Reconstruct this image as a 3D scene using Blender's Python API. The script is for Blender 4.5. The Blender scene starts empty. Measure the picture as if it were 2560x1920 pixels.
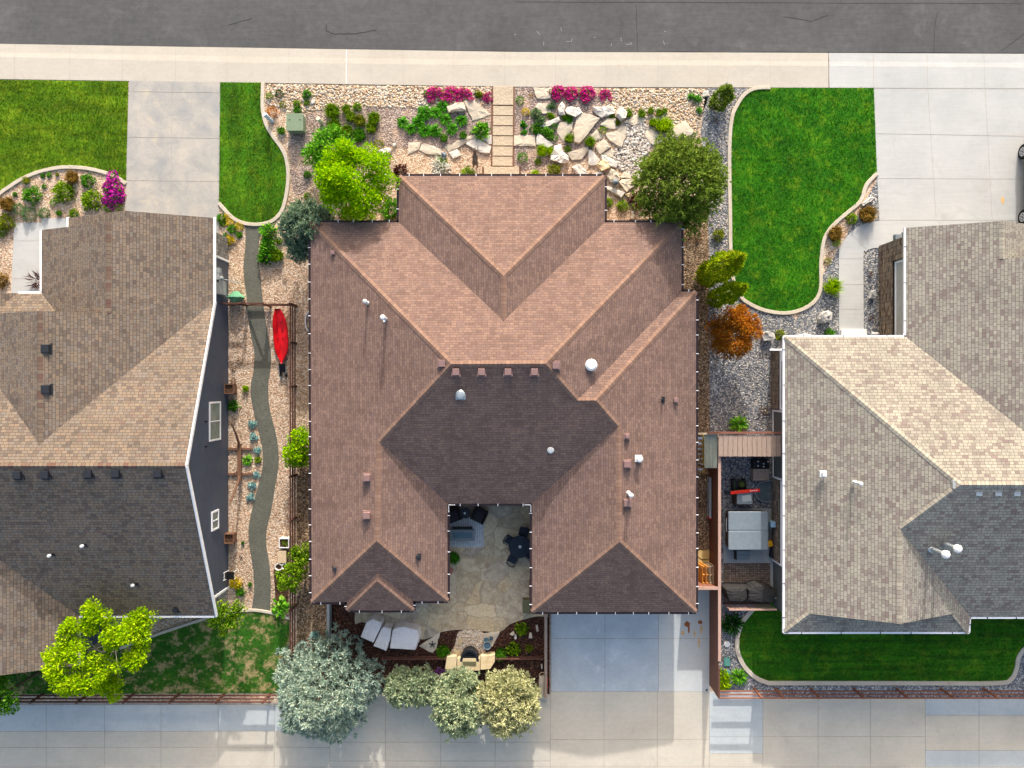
import bpy, bmesh, math, random
import numpy as np
from mathutils import Vector, Matrix
from mathutils.geometry import tessellate_polygon
R = math.radians
S = 45.0      # pixels of the 2560 px photograph per metre on the ground
H = 41.0      # camera height
scene = bpy.context.scene
col = scene.collection
# ------------------------------------------------------------------ camera, sky, sun, exposure
cam_d = bpy.data.cameras.new("camera"); cam = bpy.data.objects.new("camera", cam_d); col.objects.link(cam)
cam.location = (0, 0, H); cam.rotation_euler = (0, 0, 0)
cam_d.sensor_width = 36; cam_d.lens = 18 / (1280 / S / H); cam_d.clip_end = 2000
scene.camera = cam
SUN_EL = 20.0
w = bpy.data.worlds.new("World"); scene.world = w; w.use_nodes = True
nt = w.node_tree; bg = nt.nodes["Background"]
sky = nt.nodes.new("ShaderNodeTexSky"); sky.sky_type = 'NISHITA'; sky.sun_disc = False
sky.sun_elevation = R(SUN_EL); sky.sun_rotation = R(4.3); sky.air_density = 1.0; sky.dust_density = 5.0; sky.ozone_density = 0.2
nt.links.new(sky.outputs[0], bg.inputs[0]); bg.inputs[1].default_value = 0.15
sd = bpy.data.lights.new("sun", 'SUN'); sd.energy = 2.1; sd.angle = R(0.6); sd.color = (1.0, 0.965, 0.93)
so = bpy.data.objects.new("sun", sd); col.objects.link(so)
so.rotation_euler = Vector((-0.075 * math.cos(R(SUN_EL)), -math.cos(R(SUN_EL)), -math.sin(R(SUN_EL)))).to_track_quat('-Z', 'Y').to_euler()
so.location = (10, 60, 40)
vs = scene.view_settings; vs.view_transform = 'Standard'; vs.look = 'None'; vs.gamma = 1; vs.use_curve_mapping = False
vs.exposure = 1.36

# ------------------------------------------------------------------ coordinates
def P(x, y, z=0.0):
    k = 1 - z / H
    return Vector(((x - 1280) / S * k, (960 - y) / S * k, z))
def G(x, y, z=0.0):
    return Vector(((x - 1280) / S, (960 - y) / S, z))
def PP(pts, z=0.0): return [P(a, b, z) for a, b in pts]
def spline(pts, n=6, closed=False):
    out = []; m = len(pts)
    rng = range(m if closed else m - 1)
    for i in rng:
        if closed: p0, p1, p2, p3 = pts[i-1], pts[i], pts[(i+1) % m], pts[(i+2) % m]
        else: p0, p1, p2, p3 = pts[max(i-1, 0)], pts[i], pts[i+1], pts[min(i+2, m-1)]
        for j in range(n):
            t = j / n
            out.append(tuple(0.5 * ((2*p1[c]) + (-p0[c]+p2[c])*t + (2*p0[c]-5*p1[c]+4*p2[c]-p3[c])*t*t + (-p0[c]+3*p1[c]-3*p2[c]+p3[c])*t**3) for c in range(len(p1))))
    if not closed: out.append(tuple(pts[-1]))
    return out

# ------------------------------------------------------------------ node helpers
def lin(h):
    h = h.lstrip('#'); v = [int(h[i:i+2], 16) / 255 for i in (0, 2, 4)]
    return tuple(x / 12.92 if x <= 0.04045 else ((x + 0.055) / 1.055) ** 2.4 for x in v)
class NT:
    def __init__(s, name):
        s.m = bpy.data.materials.new(name); s.m.use_nodes = True; s.t = s.m.node_tree
        s.b = s.t.nodes["Principled BSDF"]; s.out = s.t.nodes["Material Output"]
        s.b.inputs["Specular IOR Level"].default_value = 0.25; s.b.inputs["Roughness"].default_value = 0.85
        s.tc = s.t.nodes.new("ShaderNodeTexCoord")
    def new(s, ty): return s.t.nodes.new(ty)
    def link(s, a, b): s.t.links.new(a, b)
    def vec(s, kind="Object", scale=None, rot=None):
        o = s.tc.outputs[kind]
        if scale is None and rot is None: return o
        mp = s.new("ShaderNodeMapping")
        if scale: mp.inputs["Scale"].default_value = scale
        if rot: mp.inputs["Rotation"].default_value = (0, 0, R(rot))
        s.link(o, mp.inputs[0]); return mp.outputs[0]
    def noise(s, scale, detail=4, rough=0.6, vec=None, dist=0):
        n = s.new("ShaderNodeTexNoise"); n.inputs["Scale"].default_value = scale; n.inputs["Detail"].default_value = detail
        n.inputs["Roughness"].default_value = rough; n.inputs["Distortion"].default_value = dist
        s.link(vec or s.vec(), n.inputs["Vector"]); return n.outputs["Fac"]
    def voro(s, scale, feature='F1', vec=None, rnd=1.0):
        n = s.new("ShaderNodeTexVoronoi"); n.feature = feature; n.inputs["Scale"].default_value = scale
        n.inputs["Randomness"].default_value = rnd
        s.link(vec or s.vec(), n.inputs["Vector"]); return n
    def ramp(s, fac, stops, interp='LINEAR'):
        r = s.new("ShaderNodeValToRGB"); r.color_ramp.interpolation = interp
        e = r.color_ramp.elements
        while len(e) < len(stops): e.new(0.5)
        for el, (p, c) in zip(e, stops):
            el.position = p; el.color = (*(lin(c) if isinstance(c, str) else (c if hasattr(c, '__len__') else (c, c, c))), 1)
        s.link(fac, r.inputs[0]); return r.outputs[0]
    def mix(s, fac, a, b, mode='MIX'):
        n = s.new("ShaderNodeMix"); n.data_type = 'RGBA'; n.blend_type = mode
        for sock, v in ((n.inputs[0], fac), (n.inputs[6], a), (n.inputs[7], b)):
            if isinstance(v, str): sock.default_value = (*lin(v), 1)
            elif isinstance(v, (int, float)):
                if sock.type == 'VALUE': sock.default_value = v
                else: sock.default_value = (v, v, v, 1)
            elif isinstance(v, tuple): sock.default_value = (*v, 1)
            else: s.link(v, sock)
        return n.outputs[2]
    def math(s, op, a, b=None):
        n = s.new("ShaderNodeMath"); n.operation = op
        for i, v in enumerate((a, b)):
            if v is None: continue
            if isinstance(v, (int, float)): n.inputs[i].default_value = v
            else: s.link(v, n.inputs[i])
        return n.outputs[0]
    def sep(s, c):
        n = s.new("ShaderNodeSeparateColor"); s.link(c, n.inputs[0]); return n.outputs
    def bump(s, h, strength=0.5, dist=0.02):
        n = s.new("ShaderNodeBump"); n.inputs["Strength"].default_value = strength; n.inputs["Distance"].default_value = dist
        s.link(h, n.inputs["Height"]); s.link(n.outputs[0], s.b.inputs["Normal"])
    def base(s, c):
        if isinstance(c, str): s.b.inputs["Base Color"].default_value = (*lin(c), 1)
        else: s.link(c, s.b.inputs["Base Color"])
    def set(s, **k):
        for a, v in k.items(): s.b.inputs[a.replace('_', ' ')].default_value = v
        return s

M = {}
def m_plain(name, c, var=0.12, scale=9, rough=0.6, metal=0.0, bump=0.0):
    n = NT(name); a = lin(c)
    f = n.noise(scale, 5)
    lo = tuple(x * (1 - var) for x in a); hi = tuple(min(1, x * (1 + var)) for x in a)
    n.base(n.ramp(f, [(0.3, lo), (0.7, hi)])); n.set(Roughness=rough, Metallic=metal)
    if bump: n.bump(n.noise(scale * 4, 3), bump, 0.01)
    M[name] = n.m
def m_gravel(name, stops, scale, dark=0.35, big=None, bump=1.0, patch=0.25):
    n = NT(name)
    v = n.voro(scale); rr = n.sep(v.outputs["Color"])[0]
    c = n.ramp(rr, stops, 'CONSTANT' if False else 'LINEAR')
    e = n.ramp(v.outputs["Distance"], [(0.25, 1.0), (0.75, dark)])
    c = n.mix(1.0, c, e, 'MULTIPLY')
    p = n.ramp(n.noise(0.5, 5, 0.65), [(0.35, 1 - patch), (0.65, 1.0 + patch * 0.3)])
    c = n.mix(1.0, c, p, 'MULTIPLY')
    if big: c = n.mix(n.ramp(n.noise(0.9, 4), [(0.52, 0.0), (0.62, 0.8)]), c, n.mix(0.6, c, big))
    n.base(c); n.set(Roughness=0.9)
    h = n.math('SUBTRACT', 1.0, v.outputs["Distance"]); n.bump(h, bump, 0.6 / scale)
    M[name] = n.m
def m_concrete(name, a, b, stain=None, sc=0.6, streak=0, amt=0.45, fine=0.12):
    n = NT(name)
    f = n.noise(sc, 7, 0.62, dist=0.4); f2 = n.noise(sc * 9, 5, 0.7)
    c = n.mix(n.ramp(f, [(0.3, 0.0), (0.7, 1.0)]), a, b)
    if stain: c = n.mix(n.ramp(n.noise(sc * 1.7, 6, 0.7, dist=0.8), [(0.56, 0.0), (0.72, amt)]), c, stain)
    if streak:
        s = n.noise(1.0, 4, 0.7, n.vec(scale=(0.5, 9, 1)))
        c = n.mix(1.0, c, n.ramp(s, [(0.3, 1 - streak), (0.7, 1.0)]), 'MULTIPLY')
    c = n.mix(1.0, c, n.ramp(f2, [(0.25, 1 - fine), (0.75, 1.0)]), 'MULTIPLY')
    sp = n.noise(60, 2, 0.7)
    c = n.mix(1.0, c, n.ramp(sp, [(0.25, 0.9), (0.6, 1.0)]), 'MULTIPLY')
    n.base(c); n.set(Roughness=0.9); n.bump(sp, 0.25, 0.004); M[name] = n.m
def m_shingle(name, stops, bw=0.30, rh=0.145, gap=0.35):
    n = NT(name)
    uv = n.tc.outputs["UV"]
    nz = n.new("ShaderNodeTexNoise"); nz.inputs["Scale"].default_value = 2.2; n.link(uv, nz.inputs["Vector"])
    ad = n.new("ShaderNodeVectorMath"); ad.operation = 'MULTIPLY_ADD'; n.link(nz.outputs["Color"], ad.inputs[0])
    ad.inputs[1].default_value = (0.05, 0.018, 0); n.link(uv, ad.inputs[2])
    br = n.new("ShaderNodeTexBrick"); n.link(ad.outputs[0], br.inputs["Vector"])
    br.offset = 0.37; br.offset_frequency = 2; br.squash = 0.72; br.squash_frequency = 3
    br.inputs["Scale"].default_value = 1; br.inputs["Brick Width"].default_value = bw; br.inputs["Row Height"].default_value = rh
    br.inputs["Mortar Size"].default_value = 0.012; br.inputs["Mortar Smooth"].default_value = 0.35
    br.inputs["Color1"].default_value = (0, 0, 0, 1); br.inputs["Color2"].default_value = (1, 1, 1, 1); br.inputs["Mortar"].default_value = (0.4, 0.4, 0.4, 1)
    c = n.ramp(n.sep(br.outputs["Color"])[0], stops)
    c = n.mix(br.outputs["Fac"], c, n.mix(1.0, c, gap, 'MULTIPLY'))  # shadow lines of the courses painted dark along the tab edges
    big = n.new("ShaderNodeTexNoise"); big.inputs["Scale"].default_value = 0.55; big.inputs["Detail"].default_value = 6; big.inputs["Roughness"].default_value = 0.65
    n.link(uv, big.inputs["Vector"])
    c = n.mix(1.0, c, n.ramp(big.outputs["Fac"], [(0.3, 0.86), (0.7, 1.08)]), 'MULTIPLY')
    mp = n.new('ShaderNodeMapping'); mp.inputs['Scale'].default_value = (2.6, 0.22, 1); n.link(uv, mp.inputs[0])
    st = n.noise(1.0, 5, 0.7, mp.outputs[0]); c = n.mix(1.0, c, n.ramp(st, [(0.3, 0.88), (0.6, 1.04)]), 'MULTIPLY')
    g = n.noise(45, 2, 0.8)
    c = n.mix(1.0, c, n.ramp(g, [(0.3, 0.82), (0.7, 1.12)]), 'MULTIPLY')
    n.base(c); n.set(Roughness=0.95)
    n.bump(n.math('SUBTRACT', 1.0, br.outputs["Fac"]), 0.55, 0.012); M[name] = n.m
def m_leaf(name, stops, trans=0.35, sc=2.0):
    """leaf colour varies from leaf to leaf and between clumps"""
    n = NT(name)
    g = n.new("ShaderNodeNewGeometry"); oi = n.new("ShaderNodeObjectInfo")
    f = n.noise(sc, 3)
    a = n.math('ADD', n.math('MULTIPLY', g.outputs["Random Per Island"], 0.62), n.math('MULTIPLY', f, 0.45))
    a = n.math('ADD', a, n.math('MULTIPLY', oi.outputs["Random"], 0.12)); a = n.math('SUBTRACT', a, 0.08)
    c = n.ramp(a, stops)
    d = n.new("ShaderNodeBsdfDiffuse"); t = n.new("ShaderNodeBsdfTranslucent"); mx = n.new("ShaderNodeMixShader")
    n.link(c, d.inputs[0]); n.link(c, t.inputs[0]); mx.inputs[0].default_value = trans
    n.link(d.outputs[0], mx.inputs[1]); n.link(t.outputs[0], mx.inputs[2]); n.link(mx.outputs[0], n.out.inputs[0])
    M[name] = n.m
def m_lawn(name, dk, md, lt, dry=None, dryamt=0.5, bare=None, stripe=None):
    n = NT(name)
    f = n.noise(0.55, 6, 0.65); f2 = n.noise(7, 5, 0.75); f3 = n.noise(40, 3, 0.8)
    a = n.math('ADD', n.math('MULTIPLY', f, 0.45), n.math('MULTIPLY', f2, 0.45)); a = n.math('ADD', a, n.math('MULTIPLY', f3, 0.2))
    c = n.ramp(a, [(0.44, dk), (0.55, md), (0.66, lt)])
    if dry: c = n.mix(n.ramp(n.noise(1.3, 8, 0.78), [(0.50, 0.0), (0.70, dryamt)]), c, dry)
    if stripe is not None:
        s = n.noise(1, 3, 0.6, n.vec(scale=stripe)); c = n.mix(1.0, c, n.ramp(s, [(0.35, 0.62), (0.65, 1.22)]), 'MULTIPLY')
    if bare: c = n.mix(n.ramp(n.noise(1.2, 9, 0.78), [(0.50, 0.0), (0.60, 0.85)]), c, bare)
    n.base(c); n.set(Roughness=1.0); n.bump(n.noise(28, 4, 0.8), 1.0, 0.05); M[name] = n.m

m_concrete("asphalt", (0.085, 0.087, 0.09), (0.115, 0.118, 0.12), (0.18, 0.18, 0.18), 0.3, 0.16, 0.4, 0.3)
m_concrete("sidewalk_concrete", "#b0aa9f", "#bab4a9", "#a6a096", 0.5, 0.05)
m_concrete("white_concrete", "#abadad", "#b9bab8", "#a2a29e", 0.4, 0.09, 0.6, 0.08)
m_concrete("old_drive_concrete", "#8f9293", "#b4aea4", "#c2b5a0", 0.8, 0.04, 0.7)
m_concrete("alley_tan", "#bbb3a4", "#c8c0b0", "#aaa296", 0.5, 0.06, 0.4)
m_concrete("alley_blue", "#adb3b4", "#bec2c0", "#9aa2a5", 0.5, 0.05, 0.5)
m_concrete("garage_blue", "#a8afb3", "#bcc1c3", "#d2d4d3", 0.7, 0.03, 0.6)
m_concrete("garage_pale", "#bcbebc", "#c8c8c2", "#b0b2b0", 0.6, 0.05, 0.3)
m_concrete("pale_pad", "#93999b", "#a3a8a8", "#848a8c", 0.8, 0, 0.4)
m_concrete("edging", "#b3a99a", "#c4bbab", "#a2988a", 1.2, 0, 0.4)
m_gravel("aggregate", [(0.0, (0.42, 0.34, 0.26)), (0.5, (0.54, 0.45, 0.33)), (1.0, (0.64, 0.54, 0.39))], 26, 0.7, None, 0.4, 0.1)
m_gravel("tan_gravel", [(0.0, (0.33, 0.22, 0.13)), (0.25, (0.54, 0.36, 0.24)), (0.5, (0.64, 0.45, 0.31)), (0.75, (0.70, 0.55, 0.41)), (1.0, (0.80, 0.70, 0.57))], 15, 0.58, None, 0.7, 0.2)
m_gravel("tan_rock", [(0.0, "#86705a"), (0.25, "#b39a80"), (0.5, "#c3ab90"), (0.75, "#ccbba4"), (1.0, "#ddd2c2")], 9, 0.4, None, 0.9, 0.12)
m_gravel("mauve_gravel", [(0.0, "#7b6a64"), (0.4, "#a08d85"), (0.7, "#b29f94"), (1.0, "#cdbcae")], 15, 0.5, "#bfa28a", 0.9, 0.2)
m_gravel("brown_and_shade_gravel", [(0.0, "#5e4a3a"), (0.4, "#8d745b"), (0.7, "#a88c70"), (1.0, "#c4ad90")], 14, 0.45, None, 1.0, 0.2)  # real brown along the east wall, painted house shade on the west strip
m_gravel("blue_gravel", [(0.0, "#565a63"), (0.35, "#7d828b"), (0.65, "#9a9ca0"), (0.85, "#b0aba2"), (1.0, "#d6d3cd")], 14, 0.45, None, 0.8, 0.2)
m_gravel("river_rock", [(0.0, "#7d7468"), (0.35, "#a89d90"), (0.65, "#c3bab0"), (1.0, "#e6e0d8")], 8, 0.2, None, 1.2, 0.1)
m_gravel("white_pebble", [(0.0, "#b49a80"), (0.4, "#dcc5aa"), (1.0, "#f2e6d4")], 11, 0.5, None, 1.0, 0.1)
m_gravel("mulch", [(0.0, "#2c1a15"), (0.5, "#4d2f26"), (0.85, "#67402f"), (1.0, "#8a6a50")], 17, 0.4, None, 1.2, 0.3)
m_gravel("soil", [(0.0, "#3c2a1e"), (0.5, "#5f4431"), (1.0, "#7d5d45")], 14, 0.5, None, 1.0, 0.3)
m_gravel("path_fines", [(0.0, "#50524c"), (0.5, "#62645c"), (1.0, "#747468")], 40, 0.75, None, 0.5, 0.2)
m_gravel("earth", [(0.0, "#70604c"), (0.5, "#8c7a62"), (1.0, "#a4937a")], 6, 0.6, "#5f7038", 0.6, 0.3)
m_lawn("lawn_left", "#345804", "#50780a", "#729012", "#98a41e", 0.6, None, (0.3, 1.6, 1))
m_lawn("lawn_strip", "#244e04", "#376c08", "#50840e", "#889c1a", 0.5, None, (1.6, 0.3, 1))
m_lawn("lawn_right", "#154802", "#266604", "#428408", "#86a41a", 0.6)
m_lawn("lawn_rear_left", "#16400a", "#255810", "#3e7416", "#6a7a2a", 0.4, "#b09870")
m_lawn("lawn_rear_right", "#174604", "#296408", "#45800e", "#84981e", 0.5, None, (0.2, 3.2, 1))
m_shingle("shingle_brown", [(0.0, (0.147, 0.094, 0.08)), (0.3, (0.176, 0.113, 0.094)), (0.55, (0.194, 0.126, 0.103)), (0.8, (0.222, 0.143, 0.113)), (1.0, (0.163, 0.11, 0.1))], 0.30, 0.13, 0.6)
m_shingle("shingle_taupe", [(0.0, (0.11, 0.088, 0.076)), (0.25, (0.157, 0.128, 0.104)), (0.5, (0.2, 0.154, 0.113)), (0.7, (0.17, 0.147, 0.13)), (0.9, (0.21, 0.156, 0.113)), (1.0, (0.14, 0.098, 0.083))], 0.27, 0.15, 0.4)
m_shingle("shingle_grey", [(0.0, (0.19, 0.148, 0.138)), (0.25, (0.265, 0.245, 0.208)), (0.5, (0.31, 0.29, 0.24)), (0.75, (0.285, 0.265, 0.225)), (0.9, (0.2, 0.167, 0.155)), (1.0, (0.34, 0.32, 0.265))], 0.28, 0.155, 0.36)
m_shingle("cap_brown", [(0.0, (0.19, 0.115, 0.088)), (0.5, (0.22, 0.138, 0.104)), (1.0, (0.25, 0.157, 0.117))], 0.6, 0.2, 0.6)
m_shingle("cap_taupe", [(0.0, (0.127, 0.069, 0.056)), (0.4, (0.159, 0.125, 0.095)), (0.8, (0.178, 0.136, 0.1)), (1.0, (0.119, 0.06, 0.047))], 0.6, 0.2)
m_shingle("cap_grey", [(0.0, (0.25, 0.225, 0.19)), (0.5, (0.32, 0.295, 0.245)), (1.0, (0.38, 0.35, 0.28))], 0.6, 0.2)
def m_siding(name, c, step, axis=(0, 0, 1), dark=0.6):
    n = NT(name); wv = n.new("ShaderNodeTexWave"); wv.wave_type = 'BANDS'; wv.wave_profile = 'SAW'
    wv.bands_direction = 'Z' if axis[2] else ('X' if axis[0] else 'Y')
    wv.inputs["Scale"].default_value = 1 / step * 0.314; n.link(n.vec(), wv.inputs["Vector"])
    a = lin(c); cc = n.mix(n.ramp(n.noise(3, 4), [(0.3, 0.0), (0.7, 1.0)]), tuple(x * 0.88 for x in a), tuple(x * 1.1 for x in a))
    n.base(n.mix(1.0, cc, n.ramp(wv.outputs["Fac"], [(0.0, dark), (0.12, 1.0), (1.0, 1.0)]), 'MULTIPLY')); n.set(Roughness=0.6)
    n.bump(wv.outputs["Fac"], 0.4, 0.02); M[name] = n.m
m_siding("siding_navy", "#4a5262", 0.2)
m_siding("siding_grey", "#585b5a", 0.2)
m_siding("siding_pale", "#a8a6a2", 0.12)
m_siding("siding_tan", "#a08a74", 0.2)
def m_stone(name, stops, sx, sz, flat=False):
    n = NT(name); br = n.new("ShaderNodeTexBrick")
    cx = n.new("ShaderNodeSeparateXYZ"); n.link(n.vec(), cx.inputs[0]); cb = n.new("ShaderNodeCombineXYZ")
    n.link(cx.outputs[0] if flat else n.math('ADD', cx.outputs[0], cx.outputs[1]), cb.inputs[0]); n.link(cx.outputs[1 if flat else 2], cb.inputs[1]); n.link(cb.outputs[0], br.inputs["Vector"])
    br.inputs["Scale"].default_value = 1; br.inputs["Brick Width"].default_value = sx; br.inputs["Row Height"].default_value = sz; br.inputs["Mortar Size"].default_value = 0.012
    br.inputs["Color1"].default_value = (0, 0, 0, 1); br.inputs["Color2"].default_value = (1, 1, 1, 1); br.squash = 0.6; br.squash_frequency = 2
    c = n.ramp(n.sep(br.outputs["Color"])[0], stops); c = n.mix(1.0, c, n.ramp(n.noise(12, 4), [(0.3, 0.75), (0.7, 1.1)]), 'MULTIPLY')
    c = n.mix(br.outputs["Fac"], c, n.mix(1.0, c, 0.3, 'MULTIPLY')); n.base(c); n.bump(n.math('SUBTRACT', 1.0, br.outputs["Fac"]), 0.8, 0.03); M[name] = n.m
m_stone("stone_veneer", [(0.0, "#594b42"), (0.3, "#7d6c5c"), (0.6, "#9a8672"), (0.8, "#75706c"), (1.0, "#b39c82")], 0.4, 0.1)
m_stone("stone_grey", [(0.0, "#6c6a68"), (0.5, "#918e8a"), (1.0, "#aca8a2")], 0.3, 0.14)
m_stone2 = None
m_stone("paver_brick", [(0.0, "#695c54"), (0.5, "#7d6e64"), (1.0, "#8d7f74")], 0.2, 0.1, True)
def m_flag(name, stops, scale, joint="#5d5346", jw=0.03):
    n = NT(name)
    dn = n.new("ShaderNodeTexNoise"); dn.inputs["Scale"].default_value = 1.3; n.link(n.vec(), dn.inputs["Vector"])
    ad = n.new("ShaderNodeVectorMath"); ad.operation = 'MULTIPLY_ADD'; n.link(dn.outputs["Color"], ad.inputs[0]); ad.inputs[1].default_value = (0.5, 0.5, 0); n.link(n.vec(), ad.inputs[2])
    v = n.voro(scale, 'F1', ad.outputs[0]); e = n.voro(scale, 'DISTANCE_TO_EDGE', ad.outputs[0])
    c = n.ramp(n.sep(v.outputs["Color"])[0], stops)
    c = n.mix(n.ramp(n.noise(1.6, 7, 0.7, dist=1.2), [(0.42, 0.0), (0.68, 0.8)]), c, "#cfc3a8")
    c = n.mix(n.ramp(n.noise(2.3, 6, 0.7, dist=1.5), [(0.55, 0.0), (0.75, 0.7)]), c, "#8d6c4c")
    c = n.mix(1.0, c, n.ramp(n.noise(9, 5, 0.7), [(0.25, 0.72), (0.75, 1.12)]), 'MULTIPLY')
    c = n.mix(n.ramp(e.outputs["Distance"], [(jw * 0.4, 1.0), (jw, 0.0)]), c, joint)
    n.base(c); n.set(Roughness=0.8); n.bump(n.ramp(e.outputs["Distance"], [(0.0, 0.0), (jw * 1.5, 1.0)]), 0.5, 0.02); M[name] = n.m
m_flag("patio_flagstone", [(0.0, "#9c8e76"), (0.35, "#b0a084"), (0.6, "#9a9084"), (0.8, "#b09a78"), (1.0, "#c4b596")], 0.8, "#988a72", 0.014)
def m_slab(name, a, b, c3):
    n = NT(name); oi = n.new("ShaderNodeObjectInfo")
    c = n.mix(n.ramp(n.noise(2.2, 6, 0.65, dist=0.8), [(0.35, 0.0), (0.65, 1.0)]), a, b)
    c = n.mix(n.ramp(n.noise(1.4, 5, 0.7, dist=1.5), [(0.55, 0.0), (0.72, 0.6)]), c, c3)
    c = n.mix(1.0, c, n.ramp(oi.outputs["Random"], [(0.0, 0.88), (1.0, 1.06)]), 'MULTIPLY')
    n.base(c); n.set(Roughness=0.85); n.bump(n.noise(14, 6, 0.7), 0.6, 0.02); M[name] = n.m
m_slab("sandstone", "#b5aa98", "#c4baa9", "#b29574")
m_slab("pale_rock", "#b9b4ac", "#cac5bd", "#96908a")
m_slab("grey_rock", "#8b8b8a", "#aeaca8", "#6d6c6b")
m_slab("buff_block", "#c2ae88", "#d0bf9c", "#ae9060")
def m_wood(name, a, b, ax=(1, 12, 1), rough=0.75):
    n = NT(name); s = n.noise(2.5, 6, 0.7, n.vec(scale=ax)); c = n.mix(n.ramp(s, [(0.3, 0.0), (0.7, 1.0)]), a, b)
    n.base(c); n.set(Roughness=rough); n.bump(s, 0.3, 0.008); M[name] = n.m
m_wood("fence_wood", "#4a3029", "#634238")
m_wood("fence_board", "#5c3a2e", "#7a5040", (12, 12, 1))
m_wood("fence_cap", "#9c7c6e", "#b09488", (8, 1, 1))
m_wood("redwood", "#6c463a", "#805646")
m_wood("grey_wood", "#7d6a5e", "#a59284", (12, 1, 1))
m_wood("pallet_wood", "#b9742c", "#d99a48", (3, 3, 3))
m_wood("pale_wood", "#b09c82", "#c8b498")
m_wood("brown_wood", "#5a4032", "#7d5c48", (10, 1, 1))
m_wood("bark", "#4a3a2e", "#6a5646", (3, 3, 1))
m_wood("pale_bark", "#8a8072", "#aaa294", (3, 3, 1))
m_plain("white_trim", "#e6e7ea", 0.04, 5, 0.5)
m_plain("strap_white", "#e6e6e8", 0.02, 5, 0.5)
m_plain("gutter_brown", "#2a2022", 0.15, 5, 0.4)
m_plain("vent_brown", "#7a6260", 0.08, 8, 0.6)
m_plain("vent_black", "#25282e", 0.1, 8, 0.5)
m_plain("vent_white", "#d0d2d2", 0.05, 8, 0.4)
m_plain("galvanized", "#a8b0b4", 0.1, 12, 0.35, 0.5)
m_plain("joint_dark", "#989085", 0.25, 3, 0.9)
m_plain("joint_soft", "#a09a92", 0.15, 3, 0.9)
m_plain("joint_light", "#e6e0d6", 0.05, 3, 0.9)
m_plain("crack", "#2f2f31", 0.2, 3, 0.9)
m_plain("kayak_red", "#d8141c", 0.05, 2, 0.3)
m_plain("bright_red", "#d22a14", 0.08, 3, 0.35)
m_plain("black_plastic", "#16171a", 0.2, 5, 0.45)
m_plain("dark_metal", "#23272d", 0.2, 6, 0.4, 0.3)
m_plain("table_navy", "#1d2733", 0.2, 7, 0.4, 0.2)
m_plain("wicker", "#1c1a1c", 0.4, 30, 0.8)
m_plain("cushion_dark", "#2b2a2e", 0.15, 9, 0.9)
m_plain("cover_white", "#dad3d0", 0.06, 4, 0.8, 0, 0.3)
m_plain("cover_black", "#2e2d2d", 0.15, 5, 0.7, 0, 0.4)
m_plain("spa_cover", "#76828a", 0.1, 5, 0.6, 0, 0.2)
m_plain("spa_side", "#4a4038", 0.2, 6, 0.6)
m_plain("utility_green", "#72836c", 0.06, 5, 0.5)
m_plain("cream_paint", "#c9cbb8", 0.06, 5, 0.5)
m_plain("pale_blue", "#b4c2cc", 0.08, 5, 0.4)
m_plain("ladder_yellow", "#d6b246", 0.1, 5, 0.5)
m_plain("aluminium", "#c2c8cc", 0.08, 8, 0.3, 0.7)
m_plain("glass_dark", "#5a6468", 0.2, 3, 0.15)
m_plain("window_glass", "#6f7d78", 0.3, 2, 0.1)
m_plain("glass_teal", "#4d6a78", 0.15, 4, 0.15)
m_plain("table_grey", "#6c767c", 0.1, 6, 0.5)
m_plain("tarp_green", "#5f9a78", 0.15, 6, 0.7, 0, 0.3)
m_plain("hose_green", "#96b488", 0.15, 6, 0.7)
m_plain("bin_green", "#3e5a2a", 0.15, 6, 0.6)
m_plain("mower_green", "#3b4a16", 0.3, 12, 0.5)
m_plain("yellow_plastic", "#dca01e", 0.1, 6, 0.5)
m_plain("teal_lid", "#4c8078", 0.1, 8, 0.7)
m_plain("blue_box", "#7d9db4", 0.1, 6, 0.5)
m_plain("terracotta", "#a86a4a", 0.1, 6, 0.8)
m_plain("white_paint", "#dadada", 0.05, 6, 0.5)
m_plain("statue_bronze", "#5a5048", 0.3, 20, 0.6, 0.2)
m_plain("blue_stone", "#5f6e7c", 0.3, 14, 0.5)
m_plain("tyre", "#17181a", 0.2, 10, 0.85)
m_plain("rim", "#b8bcc0", 0.08, 8, 0.3, 0.6)
m_plain("truck_paint", "#3a4450", 0.05, 3, 0.25, 0.3)
m_plain("plywood", "#c8ae74", 0.1, 4, 0.8)
m_plain("rust", "#8e5230", 0.3, 6, 0.95)
m_plain("rust_pale", "#c8a06a", 0.2, 6, 0.95)
m_plain("rubber_mat", "#2a3036", 0.2, 6, 0.8)
m_plain("olive_mat", "#5a5a42", 0.1, 6, 0.8)
m_plain("stucco", "#9c8470", 0.08, 8, 0.9)
m_plain("blossom_magenta", "#c01c8c", 0.2, 6, 0.8)
def m_rug():
    n = NT("rug_stripe"); wv = n.new("ShaderNodeTexWave"); wv.bands_direction = 'X'; wv.inputs["Scale"].default_value = 3.2; n.link(n.vec(), wv.inputs["Vector"])
    c = n.ramp(wv.outputs["Fac"], [(0.0, "#8a9298"), (0.3, "#b4bcc0"), (1.0, "#c4cacc")]); c = n.mix(1.0, c, n.ramp(n.noise(5, 5, 0.7), [(0.3, 0.7), (0.6, 1.0)]), 'MULTIPLY'); n.base(c); M["rug_stripe"] = n.m
m_rug()
m_siding("corrugated", "#8f9488", 0.09, (1, 0, 0), 0.55)
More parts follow.
